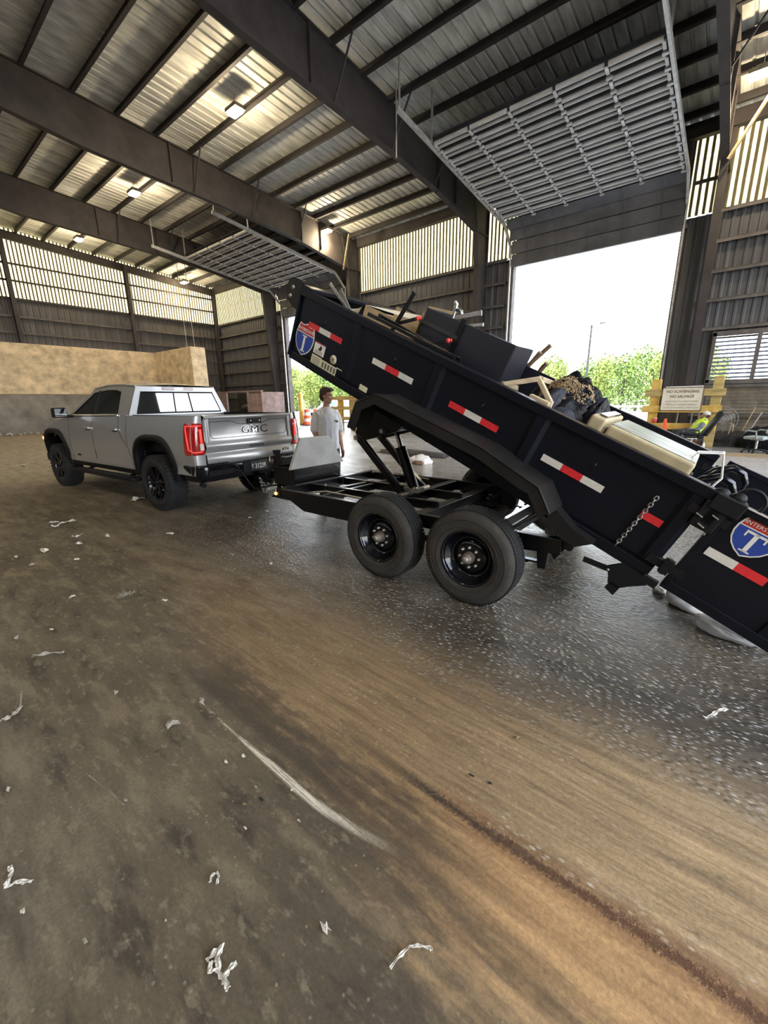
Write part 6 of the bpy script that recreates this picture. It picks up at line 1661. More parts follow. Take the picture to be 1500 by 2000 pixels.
# ---- swivel chairs
def swivel_chair(label, loc, rz, seat_m, back_m, high=False, recline=12):
    t = thing('office_chair', label, 'chair', loc, rz, None)
    zs = 0.40 if high else 0.44
    b = MB(); b.box((0, 0, zs), (0.50, 0.50, 0.09)); b.build('seat', seat_m, t, 0.035, 3)
    q = Matrix.Rotation(R(-recline), 3, 'X')
    hb = 0.78 if high else 0.46
    b = MB(); b.box(Vector((0, 0.29, zs + (0.02 if high else 0.14))) + q @ Vector((0, 0, hb / 2)), (0.48, 0.08, hb), 0, q, (0.88, 1.0)); b.build('backrest', back_m, t, 0.035, 3)
    if high:
        b = MB(); b.ball(Vector((0, 0.26, zs)) + q @ Vector((0, -0.0, 0.78)), (0.17, 0.07, 0.10), 14, 0, q); b.build('headrest', back_m, t)
    else:
        b = MB(); b.bar((0, 0.22, zs - 0.02), (0, 0.33, zs + 0.2), 0.06, 0.02); b.build('back_bracket', M['black_matte'], t)
    for s in (-1, 1):
        b = MB(); b.tube([(s * 0.25, 0.10, zs - 0.02), (s * 0.30, 0.10, zs + 0.06), (s * 0.30, 0.08, zs + 0.19), (s * 0.30, -0.14, zs + 0.21), (s * 0.29, -0.18, zs + 0.17)], 0.022, 10); b.build('armrest', seat_m if not high else M['black_matte'], t)
    b = MB(); b.tube([(0, 0, 0.10), (0, 0, zs - 0.04)], 0.03, 10); b.box((0, 0, zs - 0.06), (0.2, 0.26, 0.03)); b.build('gas_column', M['zinc'], t)
    for k in range(5):
        a = 2 * math.pi * k / 5 + .3
        e_ = Vector((math.cos(a) * 0.30, math.sin(a) * 0.30, 0.065))
        b = MB(); b.bar((0, 0, 0.11), e_ + Vector((0, 0, 0.01)), 0.05, 0.03); b.build('base_leg', M['black_matte'], t)
        b = MB(); b.lathe([(0.0, -0.02), (0.03, -0.02), (0.03, 0.02), (0.0, 0.02)], e_ - Vector((0, 0, 0.035)), 'y', 12); b.build('castor', M['black_matte'], t)
    return t
swivel_chair('black high-back office chair under the dozing attendant', (AT[0], AT[1], 0), R(-72), M['black_matte'], M['black_matte'], True, 27)
swivel_chair('empty grey green swivel chair at the right edge by the wall', (0.52, 16.25, 0), R(-118), M['chair_grey'], M['chair_grey'], False, 14)
# ================================================================ timber guard rails at the door jambs
def guard(label, loc, posts, planks, mats, width_axis=(1, 0)):
    t = thing('timber_guard_rail', label, 'barrier', loc)
    for i, (x, h_) in enumerate(posts):
        b = MB(); b.box((x, 0, h_ / 2), (0.26, 0.24, h_)); b.build('post', mats[1 if i == 0 and len(posts) > 1 else 0], t, 0.01)
    for (x0, x1, z, hh, mm) in planks:
        b = MB(); b.box(((x0 + x1) / 2, -0.18, z), (x1 - x0, 0.12, hh)); b.build('plank', mm, t, 0.01)
    return t
TY_, YL = M['timber_yellow'], M['yellow']
guard('yellow timber guard rail carrying the cream warning sign', (-1.5, 17.3, 0), [(-0.80, 2.18), (0.86, 2.22)], [(-1.08, 1.08, 1.74, 0.22, TY_), (-1.10, 1.05, 1.22, 0.22, YL), (-1.08, 0.98, 0.66, 0.20, YL)], (TY_, YL))
guard('pale timber guard rail seen between the man and the tipped bed', (-17.75, 17.55, 0), [(0.0, 1.9), (1.0, 1.9)], [(-0.66, 1.5, 1.76, 0.19, TY_), (-0.66, 1.5, 1.22, 0.19, TY_), (-0.66, 1.5, 0.66, 0.19, TY_)], (TY_, YL))
guard('timber guard rail to the left of the small door behind the truck tailgate', (-25.75, 18.0, 0), [(-1.6, 1.9)], [(-1.9, 0.4, 1.86, 0.17, M['timber']), (-1.9, 0.4, 1.28, 0.17, M['timber']), (-1.9, 0.4, 0.70, 0.17, M['timber'])], (M['timber'], M['timber']))
# ---- sign
sg = thing('warning_sign', 'cream warning sign about scavenging and salvage on the yellow guard rail', 'sign', (-1.52, 17.03, 1.535))
b = MB(); b.box((0, 0, 0), (1.10, 0.025, 0.72)); b.build('sign_board', M['sign_cream'], sg)
b = MB()
for x in (-0.55, 0.55): b.box((x, -0.012, 0), (0.022, 0.03, 0.74))
for z in (-0.36, 0.36): b.box((0, -0.012, z), (1.12, 0.03, 0.022))
b.build('sign_border', M['rusty'], sg)
for s_, sz, z, mt_, bold in (('NO SCAVENGING', 0.118, 0.235, 'sign_ink', 0.003), ('NO SALVAGE', 0.118, 0.08, 'sign_ink', 0.003), ('UNCONTROLLED & UNAUTHORIZED', 0.066, -0.075, 'sign_grey', 0.001), ('REMOVAL OF DISCARDED MATERIALS', 0.062, -0.175, 'sign_grey', 0.001), ('IS STRICTLY PROHIBITED AT THIS FACILITY', 0.060, -0.275, 'sign_grey', 0.001)):
    text(s_, sz, M[mt_], sg, (0, -0.014, z), (1, 0, 0), (0, 0, 1), 0.001, bold, 'sign_lettering', sx=0.92 if sz > 0.1 else 0.80)
b = MB(); b.bar((-0.48, 0.0, 0.385), (0.52, 0.0, 0.392), 0.07, 0.03); tag(b.build('pale_tube', M['white_metal']), 'pale tube lying along the top of the warning sign', 'tube').location = (-1.52, 17.06, 1.535)
# ---- bollards and barrels at the small door
def bollard(label, loc, h_, r=0.16):
    t = thing('steel_bollard', label, 'bollard', loc)
    b = MB(); b.lathe([(0.0, h_), (r * 0.6, h_ - 0.01), (r, h_ - 0.08), (r, 0.0)], (0, 0, 0), 'z', 20); b.build('pipe', M['yellow'], t)
    b = MB(); b.lathe([(r + 0.004, 0.02), (r + 0.004, 0.12)], (0, 0, 0), 'z', 20); b.build('base_band', M['rusty'], t)
bollard('yellow steel bollard outside the small door behind the tail lamp', (-23.75, 19.6, 0), 2.25)
bollard('yellow steel bollard inside left of the small door', (-23.62, 17.75, 0), 2.25)
for i, (x, y, lab) in enumerate(((-23.25, 19.7, 'orange and white traffic barrel beside the outer bollard'), (-23.35, 20.6, 'orange and white traffic barrel behind the first barrel'))):
    t = thing('traffic_barrel', lab, 'barrel', (x, y, -0.01), 0, 'traffic barrels by the small door')
    for k in range(5):
        b = MB(); z0 = 0.06 + 0.21 * k; r0 = 0.29 - 0.02 * k; b.lathe([(r0, z0), (r0 - 0.012, z0 + 0.21)] if k < 4 else [(r0, z0), (r0 - 0.012, z0 + 0.2), (0.0, z0 + 0.21)], (0, 0, 0), 'z', 20); b.build('band', M['cone'] if k % 2 == 0 else M['decal_white'], t)
    b = MB(); b.lathe([(0.0, 0.06), (0.36, 0.06), (0.38, 0.0), (0.0, 0.0)], (0, 0, 0), 'z', 20); b.build('base', M['black_matte'], t)
# ---- clutter by the sign: cone, sticks, fan, cup, dark junk
t = thing('traffic_cone', 'slim orange traffic cone leaning in front of the yellow guard rail', 'cone', (-1.84, 16.75, 0))
b = MB(); b.lathe([(0.0, 0.92), (0.035, 0.92), (0.14, 0.04)], (0, 0, 0), 'z', 18); b.build('cone_body', M['cone'], t); b = MB(); b.box((0, 0, 0.02), (0.36, 0.36, 0.04)); b.build('cone_base', M['cone'], t, 0.01)
for (x, y, dx, h_, lab) in ((-1.62, 17.55, 0.03, 1.25, 'grey broom handle standing nearest the orange cone'), (-1.05, 17.5, 0.05, 1.3, 'grey broom handle standing under the right end of the sign'), (-0.98, 17.62, -0.06, 1.2, 'pale broom handle crossing the one under the sign')):
    t = thing('broom', lab, 'broom', (x, y, 0)); b = MB(); b.tube([(0, 0, 0.16), (dx, 0.0, h_)], 0.018, 8); b.build('handle', M['stick'], t); b = MB(); b.box((0, 0, 0.08), (0.30, 0.07, 0.16), 0, None, (0.8, 0.6)); b.build('bristles', M['rusty'], t)
t = thing('shovel', 'upright shovel with a pale handle beside the seated attendant', 'shovel', (-1.22, 17.5, 0)); b = MB(); b.tube([(0, 0, 0.3), (0.03, 0.02, 1.22)], 0.018, 8); b.build('handle', M['stick'], t); b = MB(); b.prism([(-0.12, 0.34), (0.12, 0.34), (0.11, 0.08), (0.0, 0.0), (-0.11, 0.08)], lambda a, c, d: (a, d, c), -0.01, 0.01); b.build('blade', M['rusty'], t)
t = thing('paper_cup', 'red paper cup standing on the lower yellow plank', 'cup', (-2.18, 17.12, 0.76)); b = MB(); b.lathe([(0.0, 0.0), (0.05, 0.0), (0.065, 0.15), (0.06, 0.15), (0.045, 0.01)], (0, 0, 0), 'z', 16); b.build('cup_wall', M['plastic_red'], t); b = MB(); b.lathe([(0.0, 0.165), (0.06, 0.165), (0.07, 0.15)], (0, 0, 0), 'z', 16); b.build('cup_lid', M['white_metal'], t)
t = thing('drum_fan', 'grey round drum fan behind the seated attendant', 'fan', (-0.42, 17.75, 0))
b = MB(); b.lathe([(0.44, -0.10), (0.45, 0.0), (0.44, 0.10)], (0, 0, 0.86), 'y', 32); b.build('shroud', M['dark_junk'], t)
b = MB()
for r_ in (0.10, 0.18, 0.26, 0.34, 0.42): b.lathe([(r_, -0.11), (r_ + 0.008, -0.105), (r_, -0.10)], (0, 0, 0.86), 'y', 32)
for k in range(18): a = 2 * math.pi * k / 18; b.bar((0, -0.105, 0.86), (0.44 * math.cos(a), -0.105, 0.86 + 0.44 * math.sin(a)), 0.006, 0.006)
b.build('fan_grille', M['stick'], t)
for k in range(4):
    a = 2 * math.pi * k / 4 + .4; b = MB(); b.box(Vector((0.2 * math.cos(a), 0, 0.86 + 0.2 * math.sin(a))), (0.36, 0.02, 0.15), 0, Matrix.Rotation(-a, 3, 'Y') @ Matrix.Rotation(R(25), 3, 'X')); b.build('fan_blade', M['galv'], t)
b = MB(); b.bar((-0.3, 0, 0.46), (-0.34, 0, 0.0), 0.04, 0.04); b.bar((0.3, 0, 0.46), (0.34, 0, 0.0), 0.04, 0.04); b.bar((-0.34, 0, 0.02), (0.34, 0, 0.02), 0.04, 0.04); b.build('fan_stand', M['dark_junk'], t)
for i, (x, y, dx, dy, h_, lab) in enumerate(((0.02, 18.2, 0.35, 0.3, 1.25, 'long pole leaning right of the drum fan'), (0.14, 18.1, 0.42, 0.35, 1.1, 'second long pole leaning right of the drum fan'), (-0.2, 17.9, 0.05, 0.4, 0.75, 'short stake standing below the drum fan'), (-0.06, 17.9, -0.04, 0.4, 0.7, 'pale short stake standing below the drum fan'))):
    t = thing('wooden_pole', lab, 'pole', (x, y, 0)); b = MB(); b.tube([(0, 0, 0), (dx, dy, h_)], 0.022, 8); b.build('pole', M['stick'] if i % 2 else M['timber'], t)
lump('dirt_heap', 'dark heap of sweepings along the wall behind the chairs', 'heap', (-0.1, 18.2, 0.1), (0.75, 0.40, 0.36), 'dark_junk', 31, 0.35, 4, None, 0.3, 40)
lump('black_sack', 'black sack slumped behind the grey green swivel chair', 'sack', (0.75, 17.6, 0.22), (0.55, 0.35, 0.50), 'bag_black', 32, 0.25, 3, None, 0.5, 40)
lump('cardboard_scrap', 'small pale carton on the floor under the attendant', 'carton', (-0.95, 16.6, 0.05), (0.10, 0.08, 0.07), 'card_edge', 33, 0.25, 4, None, 0.7, 16)
t = thing('plastic_bottle', 'small clear white bottle on the floor near the attendant', 'bottle', (-0.72, 16.6, 0)); b = MB(); b.lathe([(0.0, 0.0), (0.04, 0.0), (0.04, 0.15), (0.018, 0.19), (0.018, 0.22), (0.0, 0.22)], (0, 0, 0), 'z', 12); b.build('bottle_body', M['white_metal'], t)
b = MB()
rows = []
rnd = random.Random(4)
for j, (y, z) in enumerate(((15.1, 0.0), (15.25, 0.05), (15.4, 0.06), (15.55, 0.03), (15.7, 0.0))): rows.append([(x * 0.35 - 1.2, y + 0.1 * mnoise.noise(Vector((x * .6, 0, j))), z * (1 + 0.6 * mnoise.noise(Vector((x * 1.3, j, 3))))) for x in range(0, 30)])
b.grid(rows); tag(b.build('dirt_ridge', M['leaves_dry']), 'low ridge of dry dirt along the floor before the swivel chairs', 'dirt', None, 'stuff')
# ---- rusty bin and its frame left of the small door
t = thing('steel_bin', 'open dusty pink steel bin standing by the left corner behind the truck', 'bin', (-24.3, 15.2, 0))
b = MB()
for x in (-2.7, -1.5, 0.9, 2.35): 
    q = MB(); q.box((x, 0, 1.12), (0.10, 0.10, 2.24)); q.build('bin_post', M['dusty_pink'], t)
q = MB(); q.box((-0.18, 0, 2.26), (5.2, 0.12, 0.08)); q.build('bin_top_rail', M['dusty_pink'], t)
q = MB(); q.box((-0.2, 1.6, 1.1), (5.1, 0.06, 2.2)); q.build('bin_back', M['dark_junk'], t)
q = MB(); q.box((-2.1, 0.03, 1.1), (1.15, 0.04, 2.2)); q.build('bin_panel', M['dusty_pink'], t)
q = MB(); q.box((1.65, 0.03, 1.1), (1.35, 0.04, 2.15)); q.build('bin_panel', M['dusty_pink'], t)
q = MB(); q.box((2.35, 0.8, 1.1), (0.05, 1.6, 2.2)); q.build('bin_panel', M['dusty_pink'], t)
q = MB(); q.box((-0.2, 0.8, 0.05), (5.1, 1.6, 0.1)); q.build('bin_floor', M['dark_junk'], t)
for k, (x, z, w_, h_) in enumerate(((-0.6, 0.5, 0.9, 0.8), (0.2, 0.75, 0.7, 1.3), (-0.3, 1.25, 1.0, 0.5))):
    lump('scrap_block', ('low dark scrap block inside the dusty pink bin', 'tall dark scrap block inside the dusty pink bin', 'upper dark scrap block on the pile inside the dusty pink bin')[k], 'scrap', (-24.3 + x, 15.9, z), (w_ / 2, 0.35, h_ / 2), 'dark_junk', 40 + k, 0.2, 3, None, 0.95, 20)
for x, lab in ((-29.2, 'thin hanging chain left of the corner column'), (-28.2, 'thin hanging chain nearest the corner column')):
    b = MB(); b.tube([(0, 0, 0), (0, 0, -5.2)], 0.02, 6); o = b.build('hanging_chain', M['zinc']); o.location = (x, 14.68, roof_z(14.68) - 0.2); tag(o, lab, 'chain')
# ---- rubbish far across the hall floor
lump('rubbish_heap', 'white rubbish heap on the bright floor beyond the lift cylinder', 'rubbish', (-6.3, 9.1, 0.05), (0.32, 0.2, 0.16), 'bag_white', 50, 0.3, 4, None, 0.4, 30)
lump('red_rag', 'reddish rag lying against the white rubbish heap', 'rag', (-6.2, 8.86, 0.03), (0.16, 0.09, 0.06), 'decal_red' if False else 'rusty', 51, 0.3, 4, None, 0.5, 20)
lump('dirt_heap', 'long low dark dirt heap on the hall floor beyond the trailer', 'heap', (-7.5, 10.4, 0.0), (1.3, 0.35, 0.16), 'dark_junk', 52, 0.25, 3, None, 0.2, 30)
# ---- white suv outside
sv_ = thing('suv', 'white suv parked outside the small door behind the young man', 'car', (-24.4, 23.6, -0.02), R(90))
prof = [(-2.3, 0.55), (-2.32, 0.85), (-2.1, 1.02), (-1.2, 1.10), (-0.55, 1.62), (0.3, 1.72), (1.6, 1.68), (2.15, 1.15), (2.3, 1.0), (2.3, 0.45), (1.95, 0.35), (-2.0, 0.35)]
b = MB()
secs = []
for y, k_ in ((-0.93, 0.94), (-0.90, 1.0), (-0.5, 1.03), (0.5, 1.03), (0.90, 1.0), (0.93, 0.94)):
    secs.append([(x * (0.98 if k_ < 1 else 1), y * (1 - max(0, z - 1.0) * 0.22), z * (k_ if z > 1.5 else 1)) for x, z in prof])
b.grid(secs, 0, False, True); b.add(secs[0], [tuple(range(len(prof)))]); b.add(secs[-1], [tuple(range(len(prof)))])
b.build('body', M['car_white'], sv_, 0.05, 3)
b = MB(); b.add([(-1.18, y, 1.13) for y in (-0.78, 0.78)] + [(-0.60, y, 1.60) for y in (0.68, -0.68)], [(0, 1, 2, 3)]); b.v = [(x - 0.03, y, z + 0.03) for x, y, z in b.v]; b.build('windscreen', M['glass_dark'], sv_)
for s in (-1, 1):
    b = MB(); b.add([(x, s * (0.935 * (1 - (z - 1.0) * 0.22)), z) for x, z in ((-0.95, 1.14), (-0.42, 1.56), (1.5, 1.58), (1.85, 1.18))], [(0, 1, 2, 3)]); b.build('side_window', M['glass_dark'], sv_)
    for x in (-1.42, 1.38):
        b = MB(); b.lathe([(0.0, 0.0), (0.2, 0.01), (0.24, 0.0), (0.34, 0.01), (0.36, 0.05), (0.36, 0.18), (0.33, 0.22), (0.0, 0.22)], (x, s * 0.93 - (0 if s < 0 else 0.0), 0.36), 'y', 24)
        if s > 0: b.v = [(p[0], 2 * s * 0.93 - p[1], p[2]) for p in b.v]
        b.build('wheel', M['rubber_dark'], sv_)
    b = MB(); b.box((-2.25, s * 0.68, 0.86), (0.14, 0.36, 0.14)); b.build('headlamp', M['chrome'], sv_, 0.03)
b = MB(); b.box((-2.33, 0, 0.72), (0.04, 0.9, 0.22)); b.build('grille', M['black_matte'], sv_, 0.01)
# ---- lamp pole
t = thing('lamp_pole', 'tall thin lamp pole outside the large door', 'pole', (-11.9, 45, -0.2)); b = MB(); b.tube([(0, 0, 0), (0, 0, 8.4)], [0.13, 0.09], 10); b.build('pole', M['dark_junk'], t); b = MB(); b.bar((0, 0, 8.35), (0.9, 0, 8.5), 0.06, 0.05); b.box((0.95, 0, 8.48), (0.5, 0.2, 0.1)); b.build('lamp_arm', M['dark_junk'], t)
b = MB(); b.box((0, 0, 0.02), (0.5, 0.5, 0.3)); b.build('footing', M['concrete_base'], t)
# ---- white rail fence
t = thing('rail_fence', 'low white rail fence at the foot of the trees outside the large door', 'fence', (-11.5, 44, -0.2))
for k in range(9): 
    b = MB(); b.box((-1 + k * 1.1, 0, 0.65), (0.12, 0.12, 1.3)); b.build('fence_post', M['white_metal'], t)
for z in (0.55, 1.05): b = MB(); b.box((3.4, -0.08, z), (9.0, 0.05, 0.14)); b.build('fence_rail', M['white_metal'], t)
# ---- trees
def tree_mesh(seed, h_, mt):
    rnd = random.Random(seed); blobs = []
    for k in range(19):
        a = rnd.uniform(0, 6.28); rr = rnd.uniform(0.0, 0.27) * h_; z = rnd.uniform(0.10, 0.86) * h_
        f = 1 - abs(z / h_ - 0.5) * 1.0
        blobs.append((Vector((math.cos(a) * rr * f, math.sin(a) * rr * f, z)), rnd.uniform(0.13, 0.20) * h_))
    V = []; F = []
    for k in range(3000):
        c, r_ = rnd.choice(blobs)
        d = Vector((rnd.gauss(0, 1), rnd.gauss(0, 1), rnd.gauss(0, 1))).normalized()
        p = c + d * r_ * rnd.uniform(0.75, 1.08)
        u = Vector((rnd.gauss(0, 1), rnd.gauss(0, 1), rnd.gauss(0, 1))).normalized(); w_ = u.cross(d)
        if w_.length < 0.1: continue
        w_.normalize(); u = (d * 0.5 + w_.cross(d) * 0.9).normalized()
        s = rnd.uniform(0.16, 0.36) * h_ / 8; i = len(V)
        V += [p - w_ * s * .5, p + u * s * .35 , p + w_ * s * .5, p - u * s * .6]; F.append((i, i + 1, i + 2, i + 3))
    b = MB(); b.add(V, F); cr = b.mesh('foliage', M[mt])
    b = MB(); b.tube([(0, 0, 0), (0.1, 0.05, h_ * 0.35), (0.0, 0.1, h_ * 0.7)], [0.02 * h_, 0.016 * h_, 0.006 * h_], 8)
    for c, r_ in blobs[:7]: b.tube([(0.05, 0.05, max(0.2, c.z - 0.25 * h_)), c], [0.008 * h_, 0.003 * h_], 6)
    return cr, b.mesh('trunk', M['bark'])
variants = [tree_mesh(1, 8.0, 'foliage'), tree_mesh(2, 8.0, 'foliage2'), tree_mesh(3, 8.0, 'foliage'), tree_mesh(4, 8.0, 'foliage2')]
rnd = random.Random(77)
kinds = ['broad green tree in the belt outside, deep leaf green', 'yellow green tree in the belt outside', 'rounded green tree in the belt outside with a lopsided crown', 'pale yellow green tree in the belt outside with an open crown']
spots = []
for row, (yr, s0, off_) in enumerate(((50, 0.78, 0.0), (56, 0.87, 3.2), (62, 0.95, 1.5), (68, 1.03, 4.7))):
    x = -28.5 + off_
    while x < -2: spots.append((x, yr + rnd.uniform(-.4, .4), s0 * rnd.uniform(0.92, 1.06))); x += 6.3
    x = -88.0 + off_
    while x < -50: spots.append((x, yr + rnd.uniform(-.4, .4), 1.25 * s0 * rnd.uniform(0.92, 1.06))); x += 7.6
for q, (x, y, s) in enumerate(spots):
    k = rnd.randrange(4)
    where = 'through the large door' if x > -40 else 'through the small door'
    rw_ = lambda yy: 'front' if yy < 53 else ('second' if yy < 59 else ('third' if yy < 65 else 'rear'))
    side_n = [p_ for p_ in spots if (p_[0] > -40) == (x > -40) and rw_(p_[1]) == rw_(y)]
    rank = sorted(p_[0] for p_ in side_n).index(x) + 1
    words_ = ['zeroth', 'first', 'second', 'third', 'fourth', 'fifth', 'sixth', 'seventh', 'eighth', 'ninth', 'tenth', 'eleventh', 'twelfth', 'thirteenth', 'fourteenth', 'fifteenth', 'sixteenth', 'seventeenth', 'eighteenth']
    t = thing('tree', '%s tree %s, %s from left in its %s row' % (['green', 'yellow green', 'dense green', 'pale green'][k], where, words_[rank], rw_(y)), 'tree', (x, y, -0.35), rnd.uniform(0, 6.28), 'trees beyond the yard')
    t.scale = (s, s, s)
    for nm, me in zip(('foliage', 'trunk'), variants[k]): link(bpy.data.objects.new(nm, me), t)
# ================================================================ litter on the floor
def ribbon(pts, w, mt, name, label, cat='scrap', lift=0.004, tw=0.5, seed=1, loc=None):
    """crumpled strip following floor points (x, y)"""
    rnd = random.Random(seed); N_ = []
    P = [Vector((p[0], p[1], 0)) for p in pts]
    dense = []
    for a, c in zip(P, P[1:]):
        for k in range(4): dense.append(a.lerp(c, k / 4))
    dense.append(P[-1])
    mid = sum(dense, Vector()) / len(dense)
    rows = []
    for i, p in enumerate(dense):
        d = (dense[min(i + 1, len(dense) - 1)] - dense[max(i - 1, 0)]).normalized(); s = Vector((-d.y, d.x, 0))
        ww = w * (0.6 + 0.5 * rnd.random()); ang = tw * math.sin(i * 1.3 + seed)
        q = s * math.cos(ang) + Vector((0, 0, math.sin(ang)))
        z = lift + abs(math.sin(ang)) * ww * .5 + 0.004 * rnd.random()
        j = Vector((rnd.uniform(-1, 1), rnd.uniform(-1, 1), 0)) * w * 0.10
        row = [p - mid + j + q * ww * (t_ - 0.5) + Vector((0, 0, z + 0.003 * math.sin(t_ * 9 + i))) for t_ in (0, 0.33, 0.66, 1)]
        rows.append(row)
    b = MB(); b.grid(rows, 0, False)
    low = min(p[2] for p in b.v)
    b.v = [(p[0], p[1], p[2] - low) for p in b.v]
    o = b.build(name, M[mt]); o.location = (mid.x, mid.y, 0.006)
    md = o.modifiers.new('thickness', 'SOLIDIFY'); md.thickness = 0.0015; md.offset = 1
    return tag(o, label, cat)
def flake(x, y, r, mt, name, label, seed, cat='scrap', h_=0.25):
    rnd = random.Random(seed); n = 9; rows = []
    ph = rnd.uniform(0, 6.28)
    rad = [rnd.uniform(0.25, 1.05) for _ in range(n)]; r = r * 0.9; el = rnd.uniform(0.45, 0.8)
    for q in (0.02, 0.45, 1.0):
        rows.append([(math.cos(2 * math.pi * k / n + ph) * rad[k] * r * q * 1.3, math.sin(2 * math.pi * k / n + ph) * rad[k] * r * q * el, r * h_ * (rnd.random() + (0.6 if q < 0.9 else 0.0))) for k in range(n)])
    b = MB(); b.grid(rows, 0, False, True); low = min(p[2] for p in b.v); b.v = [(p[0], p[1], p[2] - low) for p in b.v]
    o = b.build(name, M[mt]); o.location = (x, y, 0.006)
    md = o.modifiers.new('thickness', 'SOLIDIFY'); md.thickness = 0.0015; md.offset = 1
    return tag(o, label, cat)
def merge_ribbons(name, label, mt, parts, w, seed):
    """one twisted strip in two lengths that lie tied together"""
    allp = [p for q in parts for p in q]
    cx = sum(p[0] for p in allp) / len(allp); cy = sum(p[1] for p in allp) / len(allp)
    t = thing(name, label, 'scrap', (cx, cy, 0.006))
    for i, q in enumerate(parts):
        o = ribbon(q, w, mt, 'strip_length', None, None, seed=seed + i); 
        for k_ in ('label', 'category'):
            if k_ in o: del o[k_]
        o.parent = t; o.location = (o.location.x - cx, o.location.y - cy, 0.0 + 0.004 * i)
    return t
merge_ribbons('plastic_strip', 'largest knotted white plastic strip near the bottom of the floor', 'paper', [[(-0.96, 0.31), (-0.961, 0.336), (-0.957, 0.359), (-0.944, 0.335), (-0.917, 0.323), (-0.932, 0.304), (-0.95, 0.318)], [(-0.914, 0.318), (-0.877, 0.320), (-0.851, 0.317)], [(-0.884, 0.322), (-0.889, 0.340), (-0.887, 0.363)]], 0.016, 3)
ribbon([(-1.755, -0.003), (-1.726, -0.001), (-1.70, -0.016), (-1.681, -0.026), (-1.667, 0.006), (-1.629, 0.034)], 0.015, 'paper', 'paper_strip', 'white L-shaped paper strip at the left edge of the floor', seed=5)
ribbon([(-1.151, 0.425), (-1.168, 0.437), (-1.162, 0.458), (-1.144, 0.452), (-1.128, 0.437)], 0.009, 'paper', 'paper_strip', 'small white hooked paper strip above the largest knotted strip', seed=6)
ribbon([(-0.532, 0.641), (-0.527, 0.678), (-0.518, 0.717), (-0.494, 0.737), (-0.468, 0.753), (-0.46, 0.748)], 0.009, 'paper', 'paper_strip', 'thin bent white strip right of the largest knotted strip', seed=7)
ribbon([(0.103, 2.422), (0.137, 2.477), (0.161, 2.539), (0.192, 2.569)], 0.022, 'paper', 'paper_strip', 'folded white strip on the pebbly floor at right', seed=8, tw=0.25)
ribbon([(-2.722, 0.118), (-2.721, 0.149), (-2.724, 0.175), (-2.779, 0.217)], 0.03, 'paper_grey', 'torn_rag', 'frayed grey rag at the left edge of the floor', seed=9)
ribbon([(-2.784, 0.213), (-2.86, 0.23), (-2.941, 0.247)], 0.008, 'paper_grey', 'straw', 'grey straw pointing up from the frayed grey rag', seed=10, tw=0.1)
ribbon([(-7.171, 1.318), (-7.192, 1.421)], 0.12, 'paper', 'tissue', 'flat white tissue left of the pair behind the rear wheel', seed=11, tw=0.2)
ribbon([(-7.05, 1.409), (-7.055, 1.5), (-7.052, 1.612)], 0.09, 'paper', 'tissue', 'longer white tissue of the group left of the truck rear wheel', seed=12, tw=0.2)
ribbon([(-6.897, 1.298), (-6.947, 1.395)], 0.10, 'paper', 'tissue', 'crumpled tissue nearest the viewer in the group left of the rear wheel', seed=13)
ribbon([(-6.204, 1.335), (-6.136, 1.367), (-6.214, 1.454)], 0.03, 'paper', 'paper_strip', 'thin pale strip between the tissues and the white lump', seed=14)
ribbon([(-7.701, 2.60), (-7.82, 2.68), (-7.757, 2.80)], 0.09, 'paper', 'tissue', 'white scrap on the floor just left of the truck rear tyre', seed=15)
ribbon([(-3.324, 0.372), (-3.289, 0.436), (-3.22, 0.518)], 0.035, 'paper_grey', 'bark_strip', 'grey strip of bark lying alone on the dark floor at left', seed=16, tw=0.6)
ribbon([(-1.976, 0.305), (-1.835, 0.331), (-1.701, 0.348)], 0.004, 'paper_grey', 'wire_bit', 'thin pale wire lying straight on the dark floor', seed=17, tw=0.0)
